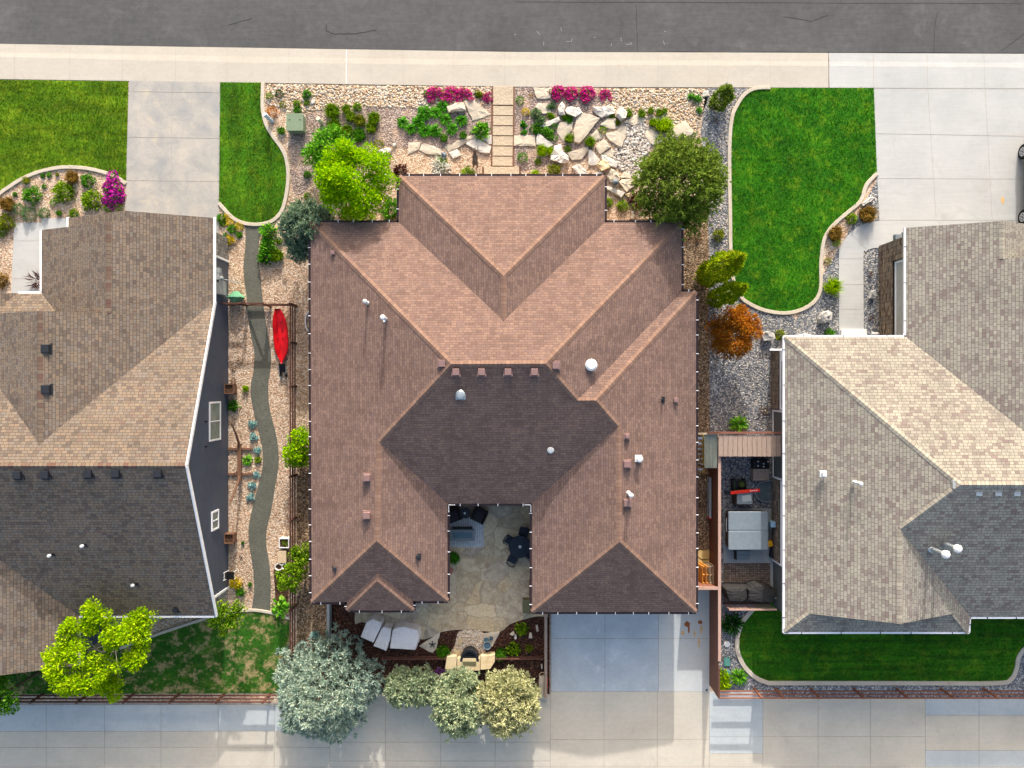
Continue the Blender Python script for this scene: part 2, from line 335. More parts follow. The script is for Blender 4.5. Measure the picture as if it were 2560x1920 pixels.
# foliage
m_leaf("leaf_lime", [(0.0, "#356e04"), (0.35, "#68a406"), (0.65, "#9cc40a"), (1.0, "#c6dc20")])
m_leaf("leaf_yellowlime", [(0.0, "#4e8004"), (0.35, "#7aa608"), (0.65, "#a4c40c"), (1.0, "#ccda28")])
m_leaf("leaf_bright", [(0.0, "#2a6a10"), (0.4, "#4f9420"), (0.7, "#7ab430"), (1.0, "#a6d05a")])
m_leaf("leaf_green", [(0.0, "#2a5a0e"), (0.4, "#44801c"), (0.7, "#629c28"), (1.0, "#90c04a")])
m_leaf("leaf_lily", [(0.0, "#28640e"), (0.4, "#408c1a"), (0.7, "#62ac2e"), (1.0, "#a0d460")])
m_leaf("leaf_dark", [(0.0, "#142f10"), (0.4, "#22481a"), (0.7, "#34602a"), (1.0, "#547a3c")])
m_leaf("leaf_olive", [(0.0, "#4a5612"), (0.4, "#6e801c"), (0.7, "#8c9628"), (1.0, "#b0ac5c")])
m_leaf("leaf_olive_green", [(0.0, "#40660c"), (0.4, "#648e16"), (0.7, "#86a622"), (1.0, "#b4be50")])
m_leaf("leaf_sage", [(0.0, "#3c5a30"), (0.4, "#5a7c4c"), (0.7, "#7c9a6a"), (1.0, "#a6b890")])
m_leaf("leaf_yellow", [(0.0, "#7a8a08"), (0.35, "#b4a810"), (0.65, "#d8c018"), (1.0, "#eadc50")])
m_leaf("leaf_bronze", [(0.0, "#5a4a20"), (0.4, "#866a30"), (0.7, "#a08440"), (1.0, "#b09a60")])
m_leaf("leaf_orange", [(0.0, "#6a4810"), (0.3, "#966216"), (0.6, "#b87e26"), (0.85, "#b8602a"), (1.0, "#d0a048")])
m_leaf("leaf_burgundy", [(0.0, "#2a1414"), (0.5, "#4a2424"), (1.0, "#6a4038")])
m_leaf("leaf_dry", [(0.0, "#3a2a1e"), (0.5, "#5a4432"), (1.0, "#84705a")])
m_leaf("leaf_blue", [(0.0, "#62968c"), (0.4, "#8cbcb4"), (0.7, "#b0d0d4"), (1.0, "#d0def0")])
m_leaf("needle_blue", [(0.0, "#5a746c"), (0.35, "#869f94"), (0.65, "#abbcac"), (1.0, "#d4d8be")], 0.3)
m_leaf("needle_bluegreen", [(0.0, "#3e5648"), (0.35, "#5e7a68"), (0.65, "#82997c"), (1.0, "#b4be92")], 0.3)
m_leaf("needle_sage", [(0.0, "#5e7054"), (0.35, "#8a9e7c"), (0.65, "#b0be98"), (1.0, "#dcdab0")], 0.3)
m_leaf("needle_yellow", [(0.0, (0.19, 0.21, 0.1)), (0.35, (0.4, 0.42, 0.21)), (0.65, (0.58, 0.58, 0.31)), (1.0, (0.82, 0.76, 0.48))], 0.3)
m_leaf("needle_green", [(0.0, (0.05, 0.09, 0.012)), (0.35, (0.125, 0.2, 0.026)), (0.65, (0.23, 0.33, 0.042)), (1.0, (0.45, 0.55, 0.13))], 0.3)
m_leaf("needle_gold", [(0.0, "#3c5c0a"), (0.35, "#6c8e12"), (0.65, "#a4b41c"), (1.0, "#d8d030")], 0.35)
m_leaf("petal_magenta", [(0.0, "#8a1468"), (0.4, "#b8209a"), (0.7, "#cc34b4"), (1.0, "#e070c8")], 0.2)
m_leaf("petal_pink", [(0.0, "#9a1464"), (0.4, "#c81c8c"), (0.7, "#d43c9c"), (1.0, "#e07ab0")], 0.3)
m_leaf("petal_purple", [(0.0, "#5a2a80"), (0.5, "#8a4ab4"), (1.0, "#b888d0")], 0.2)
m_leaf("petal_white", [(0.0, "#b8bcb0"), (0.5, "#d8dcd4"), (1.0, "#f0f0ec")], 0.2)
m_leaf("petal_red", [(0.0, "#9a3020"), (1.0, "#e07a60")], 0.2)
m_leaf("blade_lawn_left", [(0.0, "#365c04"), (0.4, "#52780a"), (0.75, "#729014"), (1.0, "#98a42c")], 0.3, 0.6)
m_leaf("blade_lawn_right", [(0.0, "#164a03"), (0.4, "#286a06"), (0.75, "#44880c"), (1.0, "#84a428")], 0.3, 0.6)
# ------------------------------------------------------------------ mesh helpers
ORG = {}
class MB:
    def __init__(s): s.v = []; s.f = []; s.mi = []; s.uv = {}; s.cur = 0
    def face(s, pts, uv=None, mi=None):
        i = len(s.v); s.v += [tuple(p) for p in pts]; s.f.append(tuple(range(i, i + len(pts)))); s.mi.append(s.cur if mi is None else mi)
        if uv: s.uv[len(s.f) - 1] = uv
    def prism(s, pts, z0, z1, side_mi=None):
        """pts: list of (x,y); vertical prism"""
        n = len(pts); a = sum(pts[i-1][0]*pts[i][1] - pts[i][0]*pts[i-1][1] for i in range(n))
        if a < 0: pts = pts[::-1]
        i = len(s.v); s.v += [(p[0], p[1], z0) for p in pts] + [(p[0], p[1], z1) for p in pts]
        tris = tessellate_polygon([[Vector((p[0], p[1], 0)) for p in pts]])
        for t in tris:
            a, b, c = t; pa, pb, pc = pts[a], pts[b], pts[c]
            if (pb[0]-pa[0])*(pc[1]-pa[1]) - (pb[1]-pa[1])*(pc[0]-pa[0]) < 0: b, c = c, b
            s.f.append((i+n+a, i+n+b, i+n+c)); s.mi.append(s.cur); s.f.append((i+a, i+c, i+b)); s.mi.append(s.cur)
        for k in range(n):
            q = (k + 1) % n; s.f.append((i+k, i+q, i+n+q, i+n+k)); s.mi.append(s.cur if side_mi is None else side_mi)
    def sheet(s, pts, z):
        n = len(pts); i = len(s.v); s.v += [(p[0], p[1], z) for p in pts]
        for t in tessellate_polygon([[Vector((p[0], p[1], 0)) for p in pts]]):
            a, b, c = t; pa, pb, pc = pts[a], pts[b], pts[c]
            if (pb[0]-pa[0])*(pc[1]-pa[1]) - (pb[1]-pa[1])*(pc[0]-pa[0]) < 0: b, c = c, b
            s.f.append((i+a, i+b, i+c)); s.mi.append(s.cur)
    def box(s, c, d, rz=0, rx=0, ry=0, top=1.0):
        m = Matrix.Translation(c) @ Matrix.Rotation(rz, 4, 'Z') @ Matrix.Rotation(ry, 4, 'Y') @ Matrix.Rotation(rx, 4, 'X')
        i = len(s.v); h = [x / 2 for x in d]
        for z in (-1, 1):
            t = top if z > 0 else 1
            for x, y in ((-1, -1), (1, -1), (1, 1), (-1, 1)): s.v.append(tuple(m @ Vector((x*h[0]*t, y*h[1]*t, z*h[2]))))
        for q in ((3, 2, 1, 0), (4, 5, 6, 7), (0, 1, 5, 4), (1, 2, 6, 5), (2, 3, 7, 6), (3, 0, 4, 7)):
            s.f.append(tuple(i + k for k in q)); s.mi.append(s.cur)
    def beam(s, a, b, wd, ht):
        """square bar from a to b"""
        a = Vector(a); b = Vector(b); e = (b - a).normalized(); up = Vector((0, 0, 1))
        if abs(e.z) > 0.99: up = Vector((0, 1, 0))
        x = e.cross(up).normalized() * wd / 2; y = x.cross(e).normalized() * ht / 2
        i = len(s.v)
        for p in (a, b):
            for q in (-x - y, x - y, x + y, -x + y): s.v.append(tuple(p + q))
        for q in ((3, 2, 1, 0), (4, 5, 6, 7), (0, 1, 5, 4), (1, 2, 6, 5), (2, 3, 7, 6), (3, 0, 4, 7)):
            s.f.append(tuple(i + k for k in q)); s.mi.append(s.cur)
    def tube(s, pts, rad, n=8, cap=True):
        pts = [Vector(p) for p in pts]; i0 = len(s.v); m = len(pts)
        if not hasattr(rad, '__len__'): rad = [rad] * m
        for j, p in enumerate(pts):
            e = (pts[min(j+1, m-1)] - pts[max(j-1, 0)]).normalized(); up = Vector((0, 0, 1)) if abs(e.z) < 0.95 else Vector((0, 1, 0))
            x = e.cross(up).normalized(); y = x.cross(e)
            for k in range(n):
                a = 2 * math.pi * k / n; s.v.append(tuple(p + (x * math.cos(a) + y * math.sin(a)) * rad[j]))
        for j in range(m - 1):
            for k in range(n):
                q = (k + 1) % n; s.f.append((i0+j*n+k, i0+j*n+q, i0+(j+1)*n+q, i0+(j+1)*n+k)); s.mi.append(s.cur)
        if cap:
            s.f.append(tuple(i0 + k for k in range(n))); s.mi.append(s.cur); s.f.append(tuple(i0+(m-1)*n+k for k in range(n))[::-1]); s.mi.append(s.cur)
    def lathe(s, c, prof, n=20):
        """prof list of (r,z)"""
        i0 = len(s.v); m = len(prof)
        for r, z in prof:
            for k in range(n):
                a = 2 * math.pi * k / n; s.v.append((c[0] + r * math.cos(a), c[1] + r * math.sin(a), c[2] + z))
        for j in range(m - 1):
            for k in range(n):
                q = (k + 1) % n; s.f.append((i0+j*n+k, i0+j*n+q, i0+(j+1)*n+q, i0+(j+1)*n+k)); s.mi.append(s.cur)
        s.f.append(tuple(i0 + k for k in range(n))[::-1]); s.mi.append(s.cur); s.f.append(tuple(i0+(m-1)*n+k for k in range(n))); s.mi.append(s.cur)
    def ribbon(s, pts, wd, z0, z1):
        """box-section ribbon along (x,y) points"""
        n = len(pts); L = []; Rr = []
        for j in range(n):
            a = Vector(pts[max(j-1, 0)][:2]); b = Vector(pts[min(j+1, n-1)][:2]); e = (b - a).normalized(); nn = Vector((-e.y, e.x)) * wd / 2
            p = Vector(pts[j][:2]); L.append(p + nn); Rr.append(p - nn)
        i = len(s.v)
        for j in range(n): s.v += [(L[j].x, L[j].y, z0), (L[j].x, L[j].y, z1), (Rr[j].x, Rr[j].y, z1), (Rr[j].x, Rr[j].y, z0)]
        for j in range(n - 1):
            a = i + j * 4; b = a + 4
            for k in range(3): s.f.append((a+k, a+k+1, b+k+1, b+k)[::-1]); s.mi.append(s.cur)
        s.f.append((i, i+1, i+2, i+3)); s.f.append(tuple(i+(n-1)*4+k for k in (3, 2, 1, 0))); s.mi += [s.cur, s.cur]
    def build(s, name, mats, parent=None, loc=None, smooth=False, bevel=0.0):
        me = bpy.data.meshes.new(name)
        off = Vector(ORG[parent.name]) if parent is not None else (Vector(loc) if loc is not None else Vector((0, 0, 0)))
        me.from_pydata([(v[0]-off.x, v[1]-off.y, v[2]-off.z) for v in s.v], [], s.f)
        for mm in (mats if isinstance(mats, (list, tuple)) else [mats]): me.materials.append(M[mm] if isinstance(mm, str) else mm)
        if any(s.mi): me.polygons.foreach_set("material_index", s.mi)
        if s.uv:
            ul = me.uv_layers.new(name="UVMap")
            for fi, uvs in s.uv.items():
                for li, q in zip(me.polygons[fi].loop_indices, uvs): ul.data[li].uv = q
        if smooth: me.polygons.foreach_set("use_smooth", [True] * len(s.f))
        o = bpy.data.objects.new(name, me); col.objects.link(o)
        if parent is not None: o.parent = parent; ORG[o.name] = ORG[parent.name]
        else: o.location = off; ORG[o.name] = off
        if bevel:
            b = o.modifiers.new("bevel", 'BEVEL'); b.width = bevel; b.segments = 2; b.limit_method = 'ANGLE'; b.angle_limit = R(40)
        return o
def tag(o, label, cat=None, group=None, kind=None):
    o["label"] = label
    if cat: o["category"] = cat
    if group: o["group"] = group
    if kind: o["kind"] = kind
    return o
def thing(name, label, cat, loc=(0, 0, 0), group=None):
    o = bpy.data.objects.new(name, None); col.objects.link(o); o.location = loc; o.empty_display_size = 0.2; ORG[o.name] = Vector(loc)
    return tag(o, label, cat, group)
def struct(o, label, cat): return tag(o, label, cat, None, "structure")
def dup(o, dx, parent=None):
    """copy of a thing and its parts moved by dx; parts keep their local place"""
    c = o.copy(); col.objects.link(c)
    if parent is None: c.location = Vector(o.location) + Vector(dx)
    else: c.parent = parent
    for ch in o.children: dup(ch, dx, c)
    return c
XY = lambda pts, z=0.0: [(p.x, p.y) for p in PP(pts, z)]
def area(name, pts, z, m, label, cat, thick=None):
    b = MB()
    if thick: b.prism(XY(pts), z - thick, z)
    else: b.sheet(XY(pts), z)
    return struct(b.build(name, m), label, cat)
rng = np.random.default_rng(7); random.seed(7)

# ------------------------------------------------------------------ the ground
b = MB(); b.sheet([(-400, -400), (400, -400), (400, 400), (-400, 400)], -0.32)
struct(b.build("ground", "earth"), "dry earth ground under and around the plots", "ground")
# road
def line_y(tab, x):
    for (x0, y0), (x1, y1) in zip(tab, tab[1:]):
        if x <= x1: return y0 + (y1 - y0) * (x - x0) / (x1 - x0)
    (x0, y0), (x1, y1) = tab[-2:]; return y0 + (y1 - y0) * (x - x0) / (x1 - x0)
ROAD = [(-900, 95), (0, 109), (640, 119), (1280, 129), (1920, 131), (2560, 134), (3500, 138)]
LIP = [(-900, 117), (0, 131), (640, 141), (1280, 150), (1920, 152), (2560, 157), (3500, 160)]
CREST = [(-900, 128), (0, 142), (640, 157), (1280, 163), (1920, 164), (2560, 169), (3500, 172)]
INNER = [(-900, 188), (0, 198), (640, 207), (1280, 217), (1920, 219), (2560, 221), (3500, 224)]
xs = list(range(-900, 3501, 40))
b = MB()
edge = [(x + random.uniform(-8, 8), line_y(ROAD, x) + random.uniform(-1.6, 1.6)) for x in range(-900, 3501, 12)]
b.sheet(XY([(-900, -420)] + [(3500, -420)] + edge[::-1]), -0.06)
struct(b.build("road", "asphalt"), "dark grey asphalt street along the top of the photo", "road")
# cracks, patches and gutter lines of the road lie in its surface
b = MB()
def crack(pts, wd=0.022, z=-0.056):
    pp = []
    for (x0, y0), (x1, y1) in zip(pts, pts[1:]):
        for j in range(6): t = j / 6; pp.append((x0+(x1-x0)*t+random.uniform(-1.2, 1.2), y0+(y1-y0)*t+random.uniform(-1.2, 1.2)))
    pp.append(pts[-1]); b.ribbon([P(*q)[:2] for q in pp], wd, z - 0.003, z)
crack([(814, 60), (816, 78), (838, 84), (880, 84), (940, 74)], 0.04); crack([(1590, 10), (1592, 70), (1594, 128)], 0.022); crack([(2345, 30), (2338, 70), (2336, 130)], 0.022)
crack([(570, 62), (630, 44)], 0.03); crack([(2505, 126), (2560, 85)], 0.03); crack([(1960, 40), (2030, 52), (2072, 37)], 0.03); crack([(1290, 4), (2560, 8)], 0.022)
crack([(-200, 112), (300, 113), (640, 119), (1280, 128), (1920, 130), (2560, 132)], 0.05)
cr = struct(b.build("road_crack", "crack"), "thin dark cracks and seams in the asphalt", "crack")
# gutter pan, rolled kerb and sidewalk in one profile
def strip(t0, t1, z0, z1, x0, x1, b):
    X = [x for x in xs if x0 < x < x1]; X = [x0] + X + [x1]
    for a, c in zip(X, X[1:]):
        b.face([P(a, line_y(t1, a), 0)[:2] + (z1,) if False else (*P(a, line_y(t1, a))[:2], z1), (*P(c, line_y(t1, c))[:2], z1), (*P(c, line_y(t0, c))[:2], z0), (*P(a, line_y(t0, a))[:2], z0)])
TOPZ = 0.022
for (x0, x1, mm, nm, lb) in ((-900, 2071, "sidewalk_concrete", "sidewalk", "tan concrete sidewalk with rolled kerb and gutter along the street"), (2073, 3500, "white_concrete", "sidewalk", "newer white concrete sidewalk and kerb beside the right driveway")):
    b = MB(); strip(ROAD, LIP, -0.03, -0.014, x0, x1, b); strip(LIP, CREST, -0.014, 0.012, x0, x1, b); strip(CREST, INNER, 0.012, TOPZ, x0, x1, b)
    ii = [(x, line_y(INNER, x)) for x in xs if x0 <= x <= x1]
    for (p, q) in zip(ii, ii[1:]): b.face([(*P(*p)[:2], -0.1), (*P(*q)[:2], -0.1), (*P(*q)[:2], TOPZ), (*P(*p)[:2], TOPZ)])
    b.face([(*P(x1, line_y(t, x1))[:2], z) for t, z in ((ROAD, -0.03), (LIP, -0.014), (CREST, 0.012), (INNER, TOPZ), (INNER, -0.3), (ROAD, -0.3))])
    b.face([(*P(x0, line_y(t, x0))[:2], z) for t, z in ((ROAD, -0.03), (LIP, -0.014), (CREST, 0.012), (INNER, TOPZ), (INNER, -0.3), (ROAD, -0.3))][::-1])
    struct(b.build(nm, mm), lb, "sidewalk")
def joint(b, a, c, wd=0.025, z=0.026):
    """a control joint drawn by two pixel points"""
    b.ribbon([P(*a)[:2], P(*c)[:2]], wd, z - 0.01, z)
b = MB(); bl = MB()
for x, sl in ((37, 0), (174, 0), (307, -1), (439, 0), (568, 0), (722, 0), (866, 0), (1009, 0), (1133, 0), (1262, 0), (1389, 0), (1515, 0), (1645, 0), (1770, 2), (1925, 1), (2072, 2), (2183, 2), (2318, 2), (2460, 2)):
    tgt = bl if x == 866 else b
    prof = [(ROAD, -0.026), (LIP, -0.010), (CREST, 0.016), (INNER, TOPZ + 0.004)]
    for (t0, z0), (t1, z1) in zip(prof, prof[1:]):
        y0 = line_y(t0, x) + 1; y1 = line_y(t1, x) - 0.5; hw = 0.9 if x == 866 else 0.55
        tgt.face([(*P(x-hw+sl*.5, y1)[:2], z1), (*P(x+hw+sl*.5, y1)[:2], z1), (*P(x+hw, y0)[:2], z0), (*P(x-hw, y0)[:2], z0)])
struct(b.build("sidewalk_joint", "joint_soft"), "thin dark control joints across the sidewalk", "joint")
struct(bl.build("sidewalk_joint", "joint_light"), "single pale caulked joint across the sidewalk near the house", "joint")
# the plots: one gravel sheet with everything else laid on it
b = MB(); ii = [(x, line_y(INNER, x) + 0.6) for x in xs]
b.prism(XY(ii + [(3500, 1760), (-900, 1760)]), -0.3, 0.0)
struct(b.build("gravel_yard", "tan_gravel"), "tan gravel covering the front and side yards", "gravel")
area("gravel_bed", [(664, 208), (1230, 216), (1230, 262), (1120, 280), (880, 268), (730, 285), (664, 262)], 0.004, "tan_rock", "coarse cream river gravel along the sidewalk on the left of the walk", "gravel")
area("gravel_bed", [(1500, 219), (1760, 220), (1768, 250), (1752, 300), (1740, 345), (1640, 300), (1540, 300), (1500, 262)], 0.004, "tan_rock", "coarse cream river gravel along the sidewalk right of the walk", "gravel")
sm = lambda pts, n=5: spline(pts, n, True)
area("gravel_bed", sm([(745, 290), (900, 270), (1060, 262), (1228, 262), (1228, 350), (1080, 372), (920, 360), (840, 345), (770, 470), (735, 480), (724, 400), (722, 330)]), 0.008, "mauve_gravel", "fine mauve grey gravel between the grasses and daylilies", "gravel")
area("gravel_bed", sm([(1286, 222), (1400, 222), (1510, 250), (1500, 330), (1460, 400), (1400, 400), (1286, 418)], 4), 0.008, "mauve_gravel", "fine mauve grey gravel among the front flagstones", "gravel")
area("pebble_bed", sm([(1560, 312), (1618, 310), (1632, 352), (1612, 409), (1600, 450), (1545, 420), (1528, 388), (1556, 350)]), 0.010, "river_rock", "dry stream bed of pale grey river pebbles below the pine", "gravel")
area("gravel_bed", [(1765, 221), (1900, 221), (1890, 240), (1850, 300), (1832, 640), (1990, 800), (2110, 600), (2198, 440), (2198, 560), (2130, 600), (2100, 660), (2100, 842), (1962, 842), (1962, 1080), (1770, 1080), (1770, 560), (1752, 330)], 0.004, "blue_gravel", "blue grey crushed rock between the right house and lawn", "gravel")
area("gravel_bed", [(2158, 640), (2166, 626), (2182, 619), (2200, 619), (2200, 845), (2159, 845)], 0.006, "blue_gravel", "blue grey crushed rock strip between front walk and stone wall", "gravel")
area("gravel_bed", [(1797, 1080), (1940, 1080), (1940, 1530), (2700, 1530), (2700, 1758), (1790, 1758)], 0.004, "blue_gravel", "blue grey crushed rock in the right back yard", "gravel")
area("gravel_bed", [(742, 1130), (830, 1130), (830, 1760), (742, 1760)], 0.006, "brown_and_shade_gravel", "gravel strip between rail fence and house wall, house shade painted in as brown", "gravel")  # brown tone paints the house's shade onto tan gravel
area("gravel_bed", sm([(1560, 560), (1640, 545), (1752, 500), (1771, 600), (1771, 800), (1771, 1500), (1690, 1500), (1690, 700)], 3), 0.008, "brown_and_shade_gravel", "brown gravel strip along the east wall of the house", "gravel")
# lawns
def lawn(pts, z, m, label): return area("lawn", pts, z, m, label, "lawn", 0.03)
cL = spline([(-60, 545), (0, 486), (23, 469), (58, 447), (100, 430), (147, 420), (185, 419), (231, 424), (285, 440), (316, 460)], 5)
cS = spline([(548, 508), (571, 534), (590, 550), (617, 560), (652, 561), (682, 552), (704, 529), (715, 494), (721, 444), (717, 401), (704, 370), (682, 340), (665, 309), (657, 270), (658, 208)], 5)
cR = spline([(1925, 220), (1888, 222), (1862, 236), (1843, 262), (1830, 293), (1824, 347), (1823, 424), (1825, 540), (1826, 617), (1833, 701), (1853, 743), (1869, 757), (1894, 770), (1919, 778), (1953, 783), (1985, 780), (2016, 768), (2040, 748), (2051, 717), (2051, 663), (2057, 610), (2070, 579), (2094, 552), (2124, 527), (2151, 502), (2165, 463), (2192, 434)], 5)
cB = spline([(1884, 1520), (1857, 1552), (1846, 1578), (1842, 1600), (1843, 1625), (1851, 1649), (1863, 1669), (1882, 1688), (1901, 1700), (1922, 1707)], 5) + spline([(2100, 1707), (2300, 1707), (2490, 1707), (2526, 1697), (2539, 1673), (2545, 1643), (2562, 1620), (2600, 1600)], 5)
cW = spline([(300, 1620), (386, 1588), (475, 1558), (545, 1537), (594, 1528), (637, 1525), (685, 1533), (726, 1546)], 5)
LAWNS = []
LAWNS.append(([(-500, 196), (0, 200), (321, 204), (316, 458)] + cL[::-1] + [(-500, 700)], 0.03, "left"))
lawn(LAWNS[-1][0], 0.03, "lawn_left", "yellowish green lawn left of the neighbour's driveway")
LAWNS.append(([(551, 206), (654, 207)] + cS[::-1], 0.03, "left"))
lawn(LAWNS[-1][0], 0.034, "lawn_strip", "narrow tongue of lawn between left driveway and gravel")
LAWNS.append(([(2184, 221), (2188, 330)] + cR[::-1], 0.03, "right"))
lawn(LAWNS[-1][0], 0.03, "lawn_right", "deep green front lawn with curved edging beside right driveway")
LAWNS.append((cB + [(2700, 1560), (2700, 1500), (1900, 1500)], 0.03, "right"))
lawn(LAWNS[-1][0], 0.032, "lawn_rear_right", "shaded deep green lawn behind the right house")
LAWNS.append((cW + [(726, 1732), (-500, 1738), (-500, 1500), (200, 1500)], 0.03, "rear"))
lawn(LAWNS[-1][0], 0.031, "lawn_rear_left", "patchy shaded lawn with bare spots behind the left house")
def edging(pts, label, wd=0.2):
    b = MB(); b.ribbon([P(*p)[:2] for p in pts], wd, -0.02, 0.085); return struct(b.build("lawn_edging", "edging", bevel=0.02), label, "edging")
edging(cL, "curved concrete edging round the neighbour's flower bed"); edging(cS, "curved concrete edging of the narrow lawn tongue")
edging(cR, "curved concrete edging of the right front lawn"); edging(cB, "curved concrete edging of the right back lawn", 0.24); edging(cW, "concrete edging of the patchy lawn behind left house", 0.16)
# driveways, walks
area("driveway", [(323, 202), (551, 206), (549, 400), (548, 700), (150, 700), (313, 535)], 0.024, "old_drive_concrete", "stained pale concrete driveway of the left house", "driveway", 0.1)
b = MB()
for y in (230, 344, 452): joint(b, (322 - (y-202)*.03, y - 1), (550, y + 2), 0.02, 0.029)
joint(b, (431, 206), (428, 540), 0.012, 0.029); joint(b, (330, 226), (346, 206), 0.015, 0.029); joint(b, (543, 229), (536, 207), 0.015, 0.029)
struct(b.build("driveway_joint", "joint_dark"), "control joints in the left driveway", "joint")
b = MB(); b.prism(XY([(2184, 222), (2192, 432), (2198, 552), (2198, 700), (3300, 700), (3300, 225)]), -0.08, 0.026)
struct(b.build("driveway", "white_concrete"), "bright white concrete driveway of the right house", "driveway")
b = MB()
for y0, y1 in ((334, 345), (446, 449), (550, 551)): joint(b, (2189, y0), (2800, y1), 0.022, 0.031)
for t, q in (((2319, 222), (2340, 552)), ((2462, 222), (2480, 552))): joint(b, t, q, 0.016, 0.031)
joint(b, (2184, 221), (2800, 223), 0.03, 0.031)
struct(b.build("driveway_joint", "joint_soft"), "control joints in the white driveway", "joint")
wo = [(2198, 552)] + spline([(2184, 554), (2166, 558), (2143, 568), (2119, 590), (2103, 614), (2097, 640), (2097, 828)], 5)
wi = spline([(2159, 828), (2158, 645), (2164, 629), (2180, 621), (2199, 620)], 5)
area("walkway", wo + [(2097, 860), (2159, 860)] + wi + [(2215, 620), (2215, 552)], 0.030, "white_concrete", "curved pale concrete walk leading to the right house's porch", "walkway", 0.1)
b = MB()
for y in (647, 711, 773): joint(b, (2098, y), (2158, y), 0.02, 0.035)
joint(b, (2130, 587), (2163, 622), 0.015, 0.035)
struct(b.build("walkway_joint", "joint_soft"), "control joints in the curved walk", "joint")
b = MB(); b.prism(XY([(2100, 824), (2164, 824), (2164, 870), (2100, 870)]), -0.02, 0.17); struct(b.build("porch_step", "white_paint", bevel=0.02), "white porch step at the end of the curved walk", "step")
area("walkway", [(36, 557), (105, 557), (105, 546), (170, 546), (170, 660), (104, 660), (104, 742), (28, 742)], 0.03, "white_concrete", "pale concrete porch walk beside the left house", "walkway", 0.1)
b = MB(); joint(b, (36, 602), (104, 602), 0.02, 0.035); joint(b, (34, 696), (104, 696), 0.03, 0.035); struct(b.build("walkway_joint", "joint_soft"), "joints across the left porch walk", "joint")
# side path
pl = [(606, 545), (612, 559), (614, 601), (611, 640), (609, 666), (611, 703), (617, 748), (621, 798), (628, 840), (635, 874), (636, 899), (633, 933), (627, 960), (627, 989), (633, 1024), (640, 1056), (650, 1095), (656, 1124), (657, 1153), (654, 1182), (644, 1220), (636, 1249), (629, 1280), (622, 1316), (622, 1352), (629, 1398), (634, 1434), (635, 1479), (629, 1528)]
pr = [(652, 552), (651, 567), (647, 620), (647, 652), (650, 680), (657, 748), (664, 798), (672, 849), (678, 891), (675, 933), (671, 960), (672, 1004), (679, 1043), (690, 1085), (696, 1124), (697, 1157), (694, 1182), (689, 1211), (683, 1249), (677, 1280), (667, 1325), (666, 1361), (672, 1398), (676, 1434), (677, 1479), (675, 1532)]
area("path", spline(pl, 4) + spline(pr, 4)[::-1], 0.012, "path_fines", "winding grey crusher fines path beside the left house", "path")
# soil and mulch beds, patio
area("soil_bed", [(684, 1423), (722, 1423), (722, 1520), (690, 1520)], 0.009, "soil", "brown soil bed beside the winding path", "bed")
area("mulch_bed", [(826, 1490), (1374, 1490), (1374, 1735), (826, 1735)], 0.006, "mulch", "dark red brown mulch bed behind the house", "bed")
pat = [(1085, 1225), (1370, 1225), (1370, 1541)] + spline([(1358, 1541), (1340, 1541), (1307, 1549), (1274, 1561), (1250, 1579), (1201, 1577), (1144, 1574), (1100, 1581), (1073, 1595), (1048, 1597), (1030, 1580), (954, 1569), (905, 1555), (888, 1560), (888, 1530)], 3) + [(888, 1480), (1085, 1480)]
area("patio", pat, 0.02, "patio_flagstone", "brown grey flagstone patio in the house's courtyard", "patio", 0.05)
area("pebble_bed", sm([(1150, 1577), (1205, 1577), (1207, 1615), (1220, 1650), (1125, 1650), (1138, 1610)]), 0.026, "white_pebble", "small bed of white pebbles before the stone fireplace", "gravel")
# right back yard slabs
area("spa_pad", [(1808, 1271), (1929, 1271), (1929, 1407), (1808, 1407)], 0.05, "pale_pad", "grey concrete pad under the hot tub", "pad", 0.1)
area("spa_pad", [(1925.5, 1340), (2000, 1340), (2000, 1500), (1925.5, 1500)], 0.045, "pale_pad", "grey concrete strip along the right house's wall", "pad", 0.1)
area("brick_patio", [(1808, 1408), (1924.5, 1408), (1924.5, 1512), (1808, 1512)], 0.04, "paver_brick", "small brown brick patio beside the hot tub pad", "patio", 0.1)
# garage apron and alley
def panels(name, rects, m, label, z=0.02):
    b = MB()
    for x0, y0, x1, y1 in rects: b.prism(XY([(x0, y0), (x1, y0), (x1, y1), (x0, y1)]), z - 0.1, z)
    return struct(b.build(name, m, bevel=0.006), label, "pavement")
gp = 0.45
panels("driveway_slab", [(1378, 1500, 1512-gp, 1596-gp), (1512+gp, 1500, 1646-gp, 1596-gp), (1378, 1596+gp, 1512-gp, 1729-gp), (1512+gp, 1596+gp, 1646-gp, 1729-gp)], "garage_blue", "blue grey concrete slabs of the garage driveway")
panels("driveway_slab", [(1646+gp, 1475, 1773, 1596-gp), (1646+gp, 1596+gp, 1773, 1729-gp)], "garage_pale", "pale concrete slabs with rust stains beside the garage driveway")
vx = [-600, -440, -290, -160, -25, 116, 262, 403, 546, 686, 825, 964, 1102, 1238, 1376, 1510, 1643, 1773, 1907, 2045, 2176, 2313, 2447, 2590, 2740, 2900, 3100, 3300]
r1, r2, r3 = [], [], []
